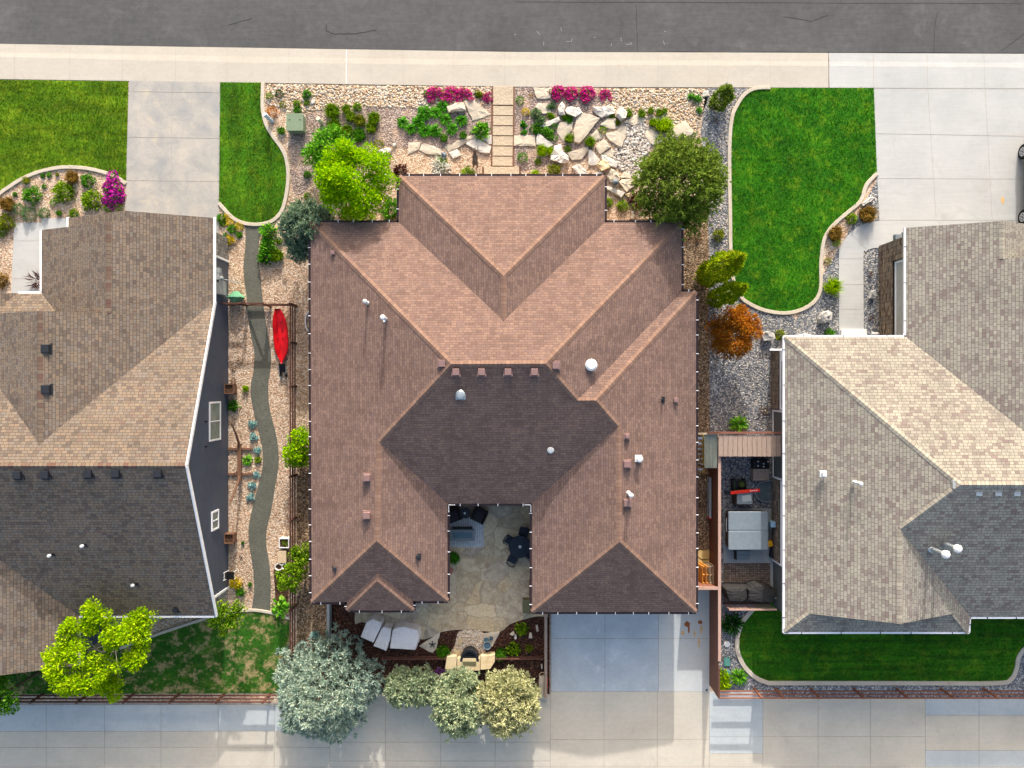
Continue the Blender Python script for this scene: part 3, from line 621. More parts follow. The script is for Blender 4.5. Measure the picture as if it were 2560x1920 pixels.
for x0, x1 in zip(vx, vx[1:]):
    a, c = x0 + gp, x1 - gp
    if x1 <= 825:
        r1.append((a, 1762, c, 1828-gp)); r2.append((a, 1828+gp, c, 1868-gp)); r2.append((a, 1868+gp, c, 1917-gp))
    elif x1 <= 1376:
        r3.append((a, 1736, c, 1855-gp)); r3.append((a, 1855+gp, c, 1902-gp)); r3.append((a, 1902+gp, c, 1917-gp))
    elif x1 <= 1773: r3.append((a, 1729+gp, c, 1849-gp)); r3.append((a, 1849+gp, c, 1917-gp))
    elif x1 <= 1907: r1.append((a, 1729+gp, c, 1842-gp)); r1.append((a, 1842+gp, c, 1884-gp)); r3.append((a, 1884+gp, c, 1917-gp))
    elif x1 <= 2313: r3.append((a, 1747, c, 1841-gp)); r3.append((a, 1841+gp, c, 1917-gp))
    else: r1.append((a, 1747, c, 1788-gp)); r3.append((a, 1788+gp, c, 1876-gp)); r1.append((a, 1876+gp, c, 1917-gp))
    r3.append((a, 1917+gp, c, 2020)); r3.append((a, 2020+2*gp, c, 2200))
panels("alley_slab", r1, "alley_blue", "blue grey concrete slabs of the alley")
panels("alley_slab", r2, "alley_tan", "tan concrete slabs of the alley behind the left house")
panels("alley_slab", r3, "alley_tan", "tan grey concrete slabs of the alley behind the garage")
b = MB(); b.sheet(XY([(-900, 1757), (3500, 1757), (3500, 2205), (-900, 2205)]), 0.008); b.sheet(XY([(1376, 1480), (1776, 1480), (1776, 1756), (1376, 1756)]), 0.010)
struct(b.build("pavement_base", "joint_dark"), "dark joint filler between the alley slabs", "joint")
# rust marks on the slabs
b = MB()
def blot(x, y, rx, ry, z):
    b.sheet([(P(x, y).x + rx*(0.7+0.5*random.random())*math.cos(a), P(x, y).y + ry*(0.7+0.5*random.random())*math.sin(a)) for a in np.linspace(0, 6.0, 14)], z)
blot(1718, 1560, .16, .17, 0.024); blot(1750, 1555, .12, .13, 0.024); blot(1722, 1572, .05, .3, 0.0245)
struct(b.build("rust_stain", "rust"), "rust brown stains on the pale driveway slab", "stain")
b = MB(); blot(1707, 1582, .1, .12, 0.024); blot(1736, 1584, .06, .2, 0.024); blot(1747, 1606, .05, .3, 0.024); blot(1753, 1573, .06, .25, 0.0245); blot(2506, 500, .09, .22, 0.0305)
struct(b.build("rust_stain", "rust_pale"), "pale orange rust streaks on driveway concrete", "stain")
# white scuffs of the street
b = MB()
m_plain("scuff", "#8f8f8d", 0.2, 20, 0.95)
for k in range(14):
    x, y = random.choice([(1545, 100), (1500, 105), (1390, 85), (1325, 95), (1620, 90)]); x += random.uniform(-50, 50); y += random.uniform(-18, 18); a = random.uniform(0, 3.1); L = random.uniform(4, 15)
    b.ribbon([P(x, y)[:2], P(x + L*math.cos(a), y + L*math.sin(a))[:2]], 0.022, -0.06, -0.0555)
struct(b.build("straw_scrap", "scuff"), "pale straw scraps and scuffs lying on the street", "litter")
# ------------------------------------------------------------------ roofs
def plane_uv(pts):
    n = Vector((0, 0, 0))
    for i in range(len(pts)): n += (Vector(pts[i]) - Vector(pts[0])).cross(Vector(pts[(i+1) % len(pts)]) - Vector(pts[0]))
    n.normalize()
    if n.z < 0: n = -n
    u = Vector((0, 0, 1)).cross(n)
    u = u.normalized() if u.length > 1e-4 else Vector((1, 0, 0))
    v = n.cross(u)
    return n, [(Vector(p).dot(u), Vector(p).dot(v)) for p in pts]
def orient(pts):
    n = (Vector(pts[1]) - Vector(pts[0])).cross(Vector(pts[2]) - Vector(pts[0]))
    a = sum(pts[i-1][0]*pts[i][1] - pts[i][0]*pts[i-1][1] for i in range(len(pts)))
    return pts if a > 0 else pts[::-1]
def roof_slab(b, pts, thick=0.16):
    """one shingled plane with a trim edge; material 0 shingle, 1 trim"""
    pts = orient([tuple(p) for p in pts]); n, uv = plane_uv(pts)
    b.face(pts, uv, 0)
    lo = [(p[0], p[1], p[2] - thick) for p in pts]
    b.face(lo[::-1], None, 1)
    for i in range(len(pts)):
        j = (i + 1) % len(pts); b.face([lo[i], lo[j], pts[j], pts[i]], None, 1)
def cap_strip(b, p0, p1, n0, n1, c0, c1, wd=0.15):
    p0 = Vector(p0); p1 = Vector(p1); e = (p1 - p0); L = e.length; e.normalize()
    tops = [p0 + Vector((0, 0, .035)), p1 + Vector((0, 0, .035))]
    for nn, cc in ((n0, c0), (n1, c1)):
        s = nn.cross(e).normalized()
        if s.dot(Vector(cc) - (p0 + p1) / 2) < 0: s = -s
        q0 = p0 + s * wd + nn * .014; q1 = p1 + s * wd + nn * .014
        f = [tops[0], tops[1], q1, q0]; uv = [(0, 0), (0, L), (wd, L), (wd, 0)]
        if ((f[1]-f[0]).cross(f[2]-f[0])).z < 0: f = f[::-1]; uv = uv[::-1]
        b.face(f, uv, 0)
def make_caps(planes, edges, parent, mat):
    """edges: list of (p0, p1, plane index a, plane index b)"""
    for p0, p1, i, j in edges:
        b = MB(); ni, _ = plane_uv(planes[i]); nj, _ = plane_uv(planes[j])
        ci = sum((Vector(q) for q in planes[i]), Vector()) / len(planes[i]); cj = sum((Vector(q) for q in planes[j]), Vector()) / len(planes[j])
        cap_strip(b, p0, p1, ni, nj, ci, cj); b.build("ridge_cap", mat, parent)
def gutter(house, runs, mat, wd=0.12, strap=None, gap=0.8, zt=-0.01, split=False):
    """gutter boxes along eave runs [(p0,p1,outward)]; straps are sub-parts"""
    if split:
        for r_ in runs: gutter(house, [r_], mat, wd, strap, gap, zt)
        return
    b = MB()
    for p0, p1, o in runs:
        p0 = Vector(p0); p1 = Vector(p1); o = Vector(o); e = (p1 - p0).normalized()
        b.beam(p0 + o * (wd/2 + .003) - Vector((0, 0, .06 - zt)), p1 + o * (wd/2 + .003) - Vector((0, 0, .06 - zt)), wd, 0.11)
    g = b.build("gutter", mat, house)
    if strap:
        for p0, p1, o in runs:
            p0 = Vector(p0); p1 = Vector(p1); o = Vector(o); e = (p1 - p0); L = e.length; e.normalize()
            nn = max(1, int(L / gap))
            for k in range(nn):
                t = (k + 0.5 + random.uniform(-.12, .12)) * L / nn; c = p0 + e * t + o * (wd/2 + .01) + Vector((0, 0, .008))
                s = MB(); s.box(c, (0.032, wd + .02, .014), rz=math.atan2(e.y, e.x)); s.build("gutter_strap", strap, g)
    return g
def box_vent(house, x, y, h, mat, sz=0.42, slope=(0, 0)):
    b = MB(); c = P(x, y, h)
    b.box(c + Vector((0, 0, -.05)), (sz + .12, sz + .12, .16)); b.box(c + Vector((0, 0, .1)), (sz, sz, .2), top=.94)
    return b.build("roof_vent", mat, house, bevel=0.015)
def pipe_vent(house, x, y, h, hp, r, mat, cap=True, flash=0.0, capmat=None):
    """a vent pipe whose foot is at the roof point seen at pixel x, y (roof height h)"""
    c = P(x, y, h); b = MB()
    b.lathe(c, [(r * 1.5, -.25), (r * 1.5, .03), (r, .06), (r, hp)], 14)
    if flash: b.box(c + Vector((0, 0, .02)), (flash, flash, .03), rx=0)
    o = b.build("vent_pipe", mat, house)
    if cap:
        k = MB(); k.lathe(c, [(r * 1.05, hp - .02), (r * 1.7, hp + .02), (r * 1.75, hp + .1), (r * 1.2, hp + .16), (.01, hp + .18)], 16); k.build("vent_cap", capmat or mat, o, smooth=False)
    return o

# ================================================================== the brown-roofed house in the middle
EH = 3.0
house = thing("house", "wide brown hip-roofed house with a courtyard patio, in the middle of the photo", "house", (1.0, -1.0, 0))
RH, VH, WH, LH, GH, DH = 6.02, 5.2, 4.72, 4.43, 4.72, 5.2
A_ = P(1128, 910, RH); B_ = P(1364, 909, RH); D_ = P(1444, 1001, DH); E_ = P(1490, 1001, DH); G_ = P(1546, 1066, GH)
L_ = P(948, 1105, LH); M_ = P(942, 1352, LH); GA = P(1549, 1354, GH); V_ = P(1259, 802, VH); F_ = P(1259, 690, VH)
N0 = P(943, 1434, 3.72); N1 = P(943, 1452, 3.72)
e = {k: P(x, y, EH) for k, (x, y) in dict(nw=(776, 556), n1=(997, 556), fw=(997, 440), fe=(1512, 440), n2=(1512, 556), ne=(1704, 556), b1=(1704, 729), b2=(1740, 729), se=(1740, 1530), sg=(1330, 1530),
     cg=(1330, 1259), cl=(1119, 1259), sl=(1119, 1503), q1=(1033, 1503), q2=(1033, 1526), q3=(867, 1526), q4=(867, 1505), sw=(779, 1506)).items()}
planes = [
 [e['nw'], A_, B_, e['ne'], e['n2'], V_, e['n1']],          # 0 north
 [e['n1'], V_, F_, e['fw']],                                # 1 front block west
 [e['n2'], e['fe'], F_, V_],                                # 2 front block east
 [e['fw'], F_, e['fe']],                                    # 3 front hip
 [e['nw'], e['sw'], M_, L_, A_],                            # 4 west
 [A_, L_, e['cl'], e['cg'], G_, E_, D_, B_],                # 5 south
 [B_, D_, e['b1'], e['ne']],                                # 6 east
 [D_, E_, e['b2'], e['b1']],                                # 7 wing north
 [E_, G_, GA, e['se'], e['b2']],                            # 8 wing east
 [G_, e['cg'], e['sg'], GA],                                # 9 wing west
 [GA, e['sg'], e['se']],                                    # 10 garage hip
 [L_, M_, e['sl'], e['cl']],                                # 11 left wing inner
 [M_, e['sw'], e['q4'], N0, e['q1'], e['sl']],              # 12 left wing hip
 [e['q3'], N1, N0, e['q4']],                                # 13
 [e['q2'], e['q1'], N0, N1],                                # 14
 [e['q3'], e['q2'], N1],                                    # 15
]
b = MB()
for p in planes:
    p = orient([tuple(q) for q in p]); n, uv = plane_uv(p)
    if len(p) > 4 or True:
        tr = tessellate_polygon([[Vector((q[0], q[1], 0)) for q in p]])
        for t in tr:
            t = list(t); pa, pb, pc = (p[k] for k in t)
            if (pb[0]-pa[0])*(pc[1]-pa[1]) - (pb[1]-pa[1])*(pc[0]-pa[0]) < 0: t = [t[0], t[2], t[1]]
            b.face([p[k] for k in t], [uv[k] for k in t], 0)
order = ['nw', 'n1', 'fw', 'fe', 'n2', 'ne', 'b1', 'b2', 'se', 'sg', 'cg', 'cl', 'sl', 'q1', 'q2', 'q3', 'q4', 'sw']
ring = [e[k] for k in order]
for p, q in zip(ring, ring[1:] + ring[:1]):
    b.face([p, q, q - Vector((0, 0, .2)), p - Vector((0, 0, .2))], None, 1)
b.cur = 1; b.sheet([(p.x, p.y) for p in ring], EH - .2)
roof = b.build("roof", ["shingle_brown", "brown_wood"], house)
make_caps(planes, [(A_, B_, 0, 5), (e['nw'], A_, 0, 4), (B_, e['ne'], 0, 6), (A_, L_, 4, 5), (L_, M_, 4, 11), (M_, e['sw'], 4, 12), (M_, e['sl'], 11, 12), (F_, e['fw'], 1, 3), (F_, e['fe'], 2, 3), (F_, V_, 1, 2),
   (B_, D_, 5, 6), (D_, E_, 5, 7), (E_, e['b2'], 7, 8), (E_, G_, 5, 8), (G_, GA, 8, 9), (GA, e['sg'], 9, 10), (GA, e['se'], 8, 10), (N1, e['q3'], 13, 15), (N1, e['q2'], 14, 15), (N0, N1, 13, 14)], house, "cap_brown")
n_, s_, w_, ea = (0, 1, 0), (0, -1, 0), (-1, 0, 0), (1, 0, 0)
outs = [n_, w_, n_, ea, n_, ea, n_, ea, s_, w_, s_, ea, s_, ea, s_, w_, s_, w_]
gutter(house, [(p, q, o) for p, q, o in zip(ring, ring[1:] + ring[:1], outs)], "gutter_brown", 0.11, "strap_white", 0.88)
b = MB()
for (x, y, dx) in ((1119, 1259, 1), (1330, 1259, -1)):
    c = P(x, y, EH) + Vector((.06*dx, -.06, .02)); b.box(c + Vector((.17*dx, 0, 0)), (.34, .03, .09)); b.box(c + Vector((0, -.2, 0)), (.03, .36, .09))
b.build("gutter_guard", "strap_white", house)
# walls under the eaves
def inset(pts, d):
    out = []; n = len(pts); sg = sum(pts[i-1].x*pts[i].y - pts[i].x*pts[i-1].y for i in range(n))
    for i in range(n):
        a, c, f = pts[i-1], pts[i], pts[(i+1) % n]; e1 = (c - a).normalized(); e2 = (f - c).normalized(); s = 1 if sg > 0 else -1
        n1 = Vector((-e1.y, e1.x)) * s; n2 = Vector((-e2.y, e2.x)) * s; out.append((c.x + (n1.x + n2.x) * d, c.y + (n1.y + n2.y) * d))
    return out
b = MB(); wp = inset([Vector((p.x, p.y)) for p in ring], 0.42); b.prism(wp, 0.0, EH - .2); b.build("wall", "stucco", house)
sy = P(1330, 1530, EH).y + .42
b = MB(); b.box((G(1512, 0).x, sy - .02, 1.15), (4.9, .06, 2.3)); b.build("garage_door", "white_trim", house, bevel=.01)
ny = P(997, 440, EH).y - .42
b = MB(); b.box((G(1256, 0).x, ny + .02, 1.06), (1.0, .06, 2.1)); b.build("front_door", "brown_wood", house, bevel=.01)
b = MB(); b.box((G(1272, 0).x, P(1119, 1259, EH).y + .43 - .03, 1.05), (2.4, .08, 2.1)); b.build("patio_door", "glass_teal", house, bevel=.01)
b = MB(); b.box((G(1272, 0).x, P(1119, 1259, EH).y + .30, .08), (2.4, .22, .12)); b.build("door_sill", "blue_box", house, bevel=.01)
# vents
for x, y, h in ((1140, 930, 5.85), (1204, 930, 5.85), (1270, 930, 5.85), (1336, 930, 5.85), (1105, 909, 5.75), (1389, 914, 5.8), (918, 1194, 4.25), (918, 1288, 4.25), (1567, 1160, 4.6), (1567, 1257, 4.6)):
    box_vent(house, x, y, h, "vent_brown", 0.34)
b0 = box_vent(house, 834, 633, 3.45, "vent_brown", 0.2)
for x, y, h in ((1688, 1001, 3.45), (1567, 1091, 4.6)):
    box_vent(house, x, y, h, "vent_brown", 0.2)
for x, y, h in ((838, 1421, 3.45), (1045, 1391, 3.6)): box_vent(house, x, y, h, "vent_black", 0.18)
pipe_vent(house, 919, 757, 4.3, .62, .06, "vent_white"); pipe_vent(house, 966, 798, 4.62, .95, .075, "vent_white", True, .3)
pipe_vent(house, 1152, 986, 5.35, .18, .13, "galvanized", True, .5); pipe_vent(house, 1376, 1124, 4.0, .16, .1, "vent_white", True, .4)
pipe_vent(house, 1476, 913, 4.75, .32, .17, "galvanized", True, .6, "vent_white"); pipe_vent(house, 1596, 1146, 4.35, .25, .1, "vent_white", True, .35)
pipe_vent(house, 1571, 1232, 4.55, .75, .07, "vent_white"); pipe_vent(house, 1655, 999, 3.75, .3, .05, "dark_metal", False, .28)
pt = P(763, 629, 2.55); b = MB(); b.tube([P(776, 641, 2.5), P(762, 628, 2.35)], .06, 10); b.build("drain_pipe", "white_paint", house)

# ================================================================== left house
SL = 0.4167 / 45.0
left = thing("house", "taupe-roofed house with a navy gable wall and white trim, at the left edge", "house", tuple(G(200, 1100)))
Lp = []
def sl(pts, th=.17): Lp.append([G(*p) for p in pts])
hM = EH + (1133 - 771) * SL; hG0 = EH + 318 * SL; hG1 = EH + 199 * SL; hG2 = EH + 168 * SL
XW = -620
xr = 590
sl([(XW, 771, 3), (xr, 771, 3), (xr, 1133, hM), (XW, 1133, hM)])                 # 0 main north
sl([(XW, 1133, hM), (xr, 1133, hM), (xr + 3, 1497, 3), (XW, 1497, 3)])           # 1 main south
sl([(588, 575, 3), (588, 788, 3), (270, 1106, hG0), (270, 804, hG0), (389, 804, hG1), (389, 603, hG1), (420, 603, hG2), (420, 575, hG2)])   # 2 east plane of the garage
sl([(252, 575, 2.996), (420, 575, hG2 - .004), (420, 680, hG2 - .004), (252, 680, 2.996)])   # 3 small front gable, west side
sl([(190, 603, 3), (389, 603, hG1), (389, 806, hG1), (190, 806, 3)])             # 4 garage west side
sl([(-48, 804, 3), (270, 804, hG0), (270, 1106, hG0), (-48, 1106, 3)])           # 5 second ridge west side
sl([(20, 750, 3), (190, 750, 3), (244, 804, 3.5), (20, 804, 3.5)])               # 6 porch
sl([(135, 750, 3), (135, 830, 3), (-33, 830, EH + 168*SL), (-33, 750, EH + 168*SL)])   # 7 west wing east side
sl([(276, 1400, 3), (276, 1612, 3), (36, 1612, EH + 240*SL), (36, 1200, EH + 240*SL), (276 - 0, 1400, 3)][:4])   # 8 south wing east side
sl([(36, 1200, EH + 240*SL), (36, 1612, EH + 240*SL), (-204, 1612, 3), (-204, 1400, 3)])    # 9 south wing west side
sl([(-33, 750, EH + 168*SL), (-33, 830, EH + 168*SL), (-201, 830, 3), (-201, 750, 3)])      # 10
b = MB()
for p in Lp: roof_slab(b, p)
b.build("roof", ["shingle_taupe", "white_trim"], left)
make_caps(Lp, [(G(XW, 1133, hM), G(xr, 1133, hM), 0, 1), (G(270, 804, hG0), G(270, 1106, hG0), 2, 5), (G(389, 603, hG1), G(389, 804, hG1), 2, 4), (G(36, 1200, EH+240*SL), G(36, 1612, EH+240*SL), 8, 9)], left, "cap_taupe")
def board(b, p0, p1, off, wd=.05, ht=.22):
    b.beam(Vector(p0) + Vector(off), Vector(p1) + Vector(off), wd, ht)
b = MB()
board(b, G(xr, 768, 3), G(xr, 1133, hM), (.03, 0, -.085), .06, .2); board(b, G(xr, 1133, hM), G(xr+3, 1499, 3), (.03, 0, -.085), .06, .2)
b.build("rake_board", "white_trim", left)
gutter(left, [(G(588, 573, 3), G(588, 768, 3), ea), (G(276, 1497, 3), G(xr, 1497, 3), s_), (G(190, 603, 3), G(190, 748, 3), w_), (G(252, 573, 3), G(252, 603, 3), w_), (G(135, 750, 3), G(190, 750, 3), n_)], "white_trim", .1, split=True)
# walls
b = MB()
gp_ = [(655, 0), (1467, 0), (1467, 2.86), (1133, 2.86 + 334*SL), (790, 2.9 + 0*SL), (655, 2.86)]
X1 = G(571, 0).x; X0 = X1 - .25
pts1 = [(X1, G(0, y).y, z) for y, z in gp_]; pts0 = [(X0, p[1], p[2]) for p in pts1]
b.face(pts1[::-1]); b.face(pts0)
for i in range(len(pts1)): j = (i+1) % len(pts1); b.face([pts0[i], pts0[j], pts1[j], pts1[i]])
gw = b.build("gable_wall", "siding_navy", left)
b = MB(); q = [G(568, 1467), G(568, 660), G(568, 604), G(280, 604), G(280, 640), G(215, 640), G(215, 790), G(-560, 790), G(-560, 1467)]
b.prism([(p.x, p.y) for p in q[:1] + q[3:4] + q[4:]] if False else [(p.x, p.y) for p in (G(560, 1465), G(560, 612), G(280, 612), G(280, 640), G(215, 640), G(215, 790), G(-560, 790), G(-560, 1465))], 0, 2.84)
b.prism([(p.x, p.y) for p in (G(262, 1466), G(262, 1596), G(-190, 1596), G(-190, 1466))], 0, 2.84); b.build("wall", "siding_navy", left)
b = MB(); q0 = G(571, 596); q1 = G(571, 652); b.box(((q0.x) - .1, (q0.y + q1.y) / 2, 1.4), (.22, abs(q0.y - q1.y), 2.8)); b.build("stone_wall", "stone_grey", left)
b = MB()
for y in (654, 1468): p = G(571, y); b.box((p.x + .012, p.y, 1.43), (.06, .12, 2.86))
b.build("corner_board", "white_trim", left)
def window(parent, x, y0, y1, z0, z1, mull=1, mat="window_glass", face=1, hz=False):
    """window in a wall facing +x / -x, at ground pixel x, spanning y0..y1 pixels"""
    Y0 = G(0, y0).y; Y1 = G(0, y1).y; X = G(x, 0).x; b = MB(); t = .09
    xc = X + .02 * face
    for (yc, zc, ly, lz) in (((Y0+Y1)/2, z0 - t/2, abs(Y0-Y1) + 2*t, t), ((Y0+Y1)/2, z1 + t/2, abs(Y0-Y1) + 2*t, t), (Y0 + t/2, (z0+z1)/2, t, z1-z0), (Y1 - t/2, (z0+z1)/2, t, z1-z0)):
        b.box((xc, yc, zc), (.06, ly, lz))
    if mull: b.box((xc, (Y0+Y1)/2, (z0+z1)/2), (.055, .05, z1-z0))
    f = b.build("window", "white_trim", parent)
    g = MB(); g.box((X + .006 * face, (Y0+Y1)/2, (z0+z1)/2), (.02, abs(Y0-Y1) - .002, z1 - z0 - .002)); g.build("pane", mat, f)
    return f
# pixel 520..550 wide, 1003..1103 high on the photo: sills at about 1.0 m and 2.9 m
window(left, 571, 1006, 1091, 1.25, 2.55); window(left, 571, 1266, 1304, 1.5, 2.25)
b = MB()
for (y, z, dy, dz, d) in ((688, 1.6, .3, .3, .2), (705, 1.5, .5, .5, .18), (727, 1.3, .75, .9, .22)):
    p = G(571, y); b.box((p.x + d/2, p.y, z), (d, dy, dz))
p = G(571, 706); b.lathe((p.x + .26, p.y, 1.62), [(.09, -.1), (.1, .06), (.05, .12)], 12)
b.tube([(p.x + .2, p.y, 1.2), (p.x + .75, p.y - .04, .1)], .025, 6)
b.build("utility_meter", "pale_pad", left)
p = G(571, 1060); b = MB(); b.box((p.x + .06, p.y + .3, 3.1), (.12, .06, .12)); b.box((p.x + .06, p.y - 1.0, 3.1), (.12, .06, .12)); b.build("wall_hook", "black_plastic", left)
for x, y, h in ((117, 872, 5.75), (118, 973, 5.75)): box_vent(left, x, y, h, "vent_black", .42)
for x, y in ((47, 1187), (116, 1186), (223, 1184), (292, 1183), (397, 1183)): box_vent(left, x, y, 6.15, "vent_black", .38)
for x, y, h in ((217, 1361, 4.6), (136, 1385, 4.4), (342, 1458, 3.75)): pipe_vent(left, x, y, h, .35, .05, "vent_black", True, .22, "vent_white")
box_vent(left, 441, 1523, 3.1, "vent_black", .25); pipe_vent(left, 151, 1142, 6.0, .12, .05, "vent_white", False, .15)

# ================================================================== right house
right = thing("house", "grey beige shingled house with stone walls and white gutters, at the right edge", "house", tuple(G(2300, 1150)))
Rp = []
def sr(pts): Rp.append([G(*p) for p in pts])
h1 = EH + 324 * SL; h2 = EH + 219 * SL; hs = 3.445
XE = 3150
sr([(1912, 851, 3), (XE, 851, 3), (XE, 1175, h1), (2236, 1175, h1)])
sr([(1912, 851, 3), (2236, 1175, h1), (2131, 1278, h2), (2131, 1486, h2), (1960, 1486, hs), (1912, 1535, 3)])
sr([(2236, 1175, h1), (XE, 1175, h1), (XE, 1500, 3), (2342, 1500, 3), (2131, 1278, h2)])
sr([(2131, 1278, h2), (2342, 1500, 3), (2338, 1535, 3), (2292, 1486, hs), (2131, 1486, h2)])
sr([(1912, 1535, 3), (2338, 1535, 3), (2290, 1484, hs + .02), (1962, 1484, hs + .02)])
sr([(2193, 598, 2.996), (2368, 598, EH + 175*SL - .004), (2368, 700, EH + 175*SL - .004), (2193, 700, 2.996)])
sr([(2368, 598, EH + 175*SL - .004), (2543, 598, 2.996), (2543, 700, 2.996), (2368, 700, EH + 175*SL - .004)])
sr([(2193, 682, 3), (2513, 682, EH + 320*SL), (2513, 1175, EH + 320*SL), (2193, 856, 3)])
sr([(2513, 682, EH + 320*SL), (2833, 682, 3), (2833, 1175, 3), (2513, 1175, EH + 320*SL)])
b = MB()
for p in Rp: roof_slab(b, p)
b.build("roof", ["shingle_grey", "white_trim"], right)
make_caps(Rp, [(G(2236, 1175, h1), G(XE, 1175, h1), 0, 2), (G(1912, 851, 3), G(2236, 1175, h1), 0, 1), (G(2236, 1175, h1), G(2131, 1278, h2), 1, 2), (G(2131, 1278, h2), G(2131, 1486, h2), 1, 3), (G(2368, 598, EH+175*SL), G(2368, 682, EH+175*SL), 5, 6), (G(1912, 1535, 3), G(1962, 1484, hs+.02), 1, 4), (G(2338, 1535, 3), G(2290, 1484, hs+.02), 3, 4)], right, "cap_grey")
gutter(right, [(G(1910, 851, 3), G(2193, 851, 3), n_), (G(1912, 849, 3), G(1912, 1537, 3), w_), (G(1910, 1535, 3), G(2340, 1535, 3), s_), (G(2340, 1500, 3), G(XE, 1500, 3), s_), (G(2193, 598, 3), G(2193, 851, 3), w_), (G(2340, 1498, 3), G(2338, 1537, 3), ea)], "white_trim", .09, "gutter_brown", 1.6, split=True)
b = MB(); b.face([G(1985, 1470, 3.2), G(2275, 1470, 3.2), G(2131, 1470, h2 - .1)]); b.build("gable_end", "siding_grey", right)
b = MB(); b.prism([(p.x, p.y) for p in (G(1932, 872), G(2204, 872), G(2204, 622), G(2820, 622), G(2820, 880), G(3120, 880), G(3120, 1480), G(2325, 1480), G(2325, 1512), G(1932, 1512))], 0, 2.82); b.build("wall", "siding_grey", right)
def wallpiece(name, x, y0, y1, z0, z1, mat, d=.08, face=-1):
    b = MB(); Y0 = G(0, y0).y; Y1 = G(0, y1).y; X = G(x, 0).x
    b.box((X + face * d / 2, (Y0+Y1)/2, (z0+z1)/2), (d, abs(Y0-Y1), z1 - z0)); return b.build(name, mat, right)
wallpiece("stone_wall", 2203.9, 615, 664, 0, 2.8, "stone_veneer", .16); wallpiece("stone_wall", 2203.9, 664.2, 850, 0, 1.5, "stone_veneer", .16)
wallpiece("stone_wall", 1931.9, 873, 1022, 0, 1.2, "stone_veneer", .1); wallpiece("stone_wall", 1931.9, 1195, 1395, 0, 1.3, "stone_veneer", .1)
def panel(x, y0, y1, z0, z1, mat):
    Y0 = G(0, y0).y; Y1 = G(0, y1).y; X = G(x, 0).x; b = MB(); t = .1
    for (yc, zc, ly, lz) in (((Y0+Y1)/2, z0 + t/2, abs(Y0-Y1), t), (Y0 - t/2, (z0+z1)/2 + t/2, t, z1-z0-t), (Y1 + t/2, (z0+z1)/2 + t/2, t, z1-z0-t)): b.box((X - .03, yc, zc), (.06, ly, lz))
    f = b.build("wall_trim", "white_trim", right)
    g = MB(); g.box((X - .012, (Y0+Y1)/2, (z0+z1)/2 + t/2), (.022, abs(Y0-Y1) - 2*t - .004, z1-z0-t-.004)); g.build("siding_panel", mat, f)
panel(2203.8, 666, 850, 1.52, 2.8, "siding_pale"); panel(1931.8, 873, 1022, 1.22, 2.8, "siding_pale"); panel(1931.8, 1195, 1395, 1.32, 2.8, "siding_pale")
panel(1931.8, 1024, 1193, .1, 2.8, "siding_grey")
b = MB(); p = G(1932, 1395); b.box((p.x - .03, p.y - .05, 1.4), (.1, .1, 2.8)); b.build("corner_board", "white_trim", right)
b = MB(); p = G(2225, 612); b.box((p.x, p.y + .18, 1.9), (.5, .35, .5), top=.8); b.box((p.x - .45, p.y + .1, 1.6), (.3, .3, .3)); b.build("wall_lamp", "table_grey", right, bevel=.03)
b = MB(); p = P(1942, 874, 2.2); b.box(p, (.75, .1, .1)); b.box(p + Vector((.3, -.3, 0)), (.1, .6, .1)); b.build("trim_ledge", "white_trim", right)
for x, y in ((2442, 1230), (2490, 1230), (2537, 1230)): box_vent(right, x, y, 5.65, "galvanized", .33)
box_vent(right, 2386, 1210, 5.75, "pale_pad", .42); box_vent(right, 2058, 1185, 4.0, "vent_white", .22)
pipe_vent(right, 2140, 1206, 4.6, .45, .06, "vent_white", True)
for x, y in ((2328, 1372), (2357, 1358)): 
    c = P(x, y, 4.55); b = MB(); b.lathe(c, [(.2, -.25), (.19, .04), (.11, .12), (.1, 1.15)], 14); o = b.build("vent_pipe", "galvanized", right)
    k = MB(); k.lathe(c, [(.11, 1.14), (.2, 1.17), (.2, 1.28), (.12, 1.36), (.01, 1.38)], 16); k.build("vent_cap", "vent_white", o)
pipe_vent(right, 2452, 1383, 4.0, .4, .05, "pale_pad", False)
# ------------------------------------------------------------------ foliage builders
def leaf_mesh(name, base, dirn, L, W, mats, fold=0.25, mi=None, up=None):
    """diamond leaves: base (n,3), unit direction (n,3), lengths, widths"""
    n = len(base); L = np.broadcast_to(np.asarray(L, float), (n,)); W = np.broadcast_to(np.asarray(W, float), (n,))
    r = rng.normal(size=(n, 3)) if up is None else np.broadcast_to(np.asarray(up, float), (n, 3)) + rng.normal(size=(n, 3)) * 0.35
    side = np.cross(dirn, r); side /= np.linalg.norm(side, axis=1, keepdims=True) + 1e-9
    nrm = np.cross(side, dirn)
    mid = base + dirn * (L * 0.5)[:, None] + nrm * (L * fold * 0.4)[:, None]
    tip = base + dirn * L[:, None] - nrm * (L * fold * 0.3)[:, None]
    v = np.empty((n, 4, 3)); v[:, 0] = base; v[:, 1] = mid + side * (W / 2)[:, None]; v[:, 2] = tip; v[:, 3] = mid - side * (W / 2)[:, None]
    me = bpy.data.meshes.new(name); me.vertices.add(n * 4); me.vertices.foreach_set("co", v.reshape(-1).astype(np.float32))
    me.loops.add(n * 4); me.loops.foreach_set("vertex_index", np.arange(n * 4, dtype=np.int32))
    me.polygons.add(n); me.polygons.foreach_set("loop_start", np.arange(0, n * 4, 4, dtype=np.int32)); me.polygons.foreach_set("loop_total", np.full(n, 4, dtype=np.int32))
    for m in (mats if isinstance(mats, (list, tuple)) else [mats]): me.materials.append(M[m])
    if mi is not None: me.polygons.foreach_set("material_index", np.asarray(mi, dtype=np.int32))
    me.update(calc_edges=True); me.validate(); return me
def unit(a): return a / (np.linalg.norm(a, axis=-1, keepdims=True) + 1e-9)
def sph(n): return unit(rng.normal(size=(n, 3)))
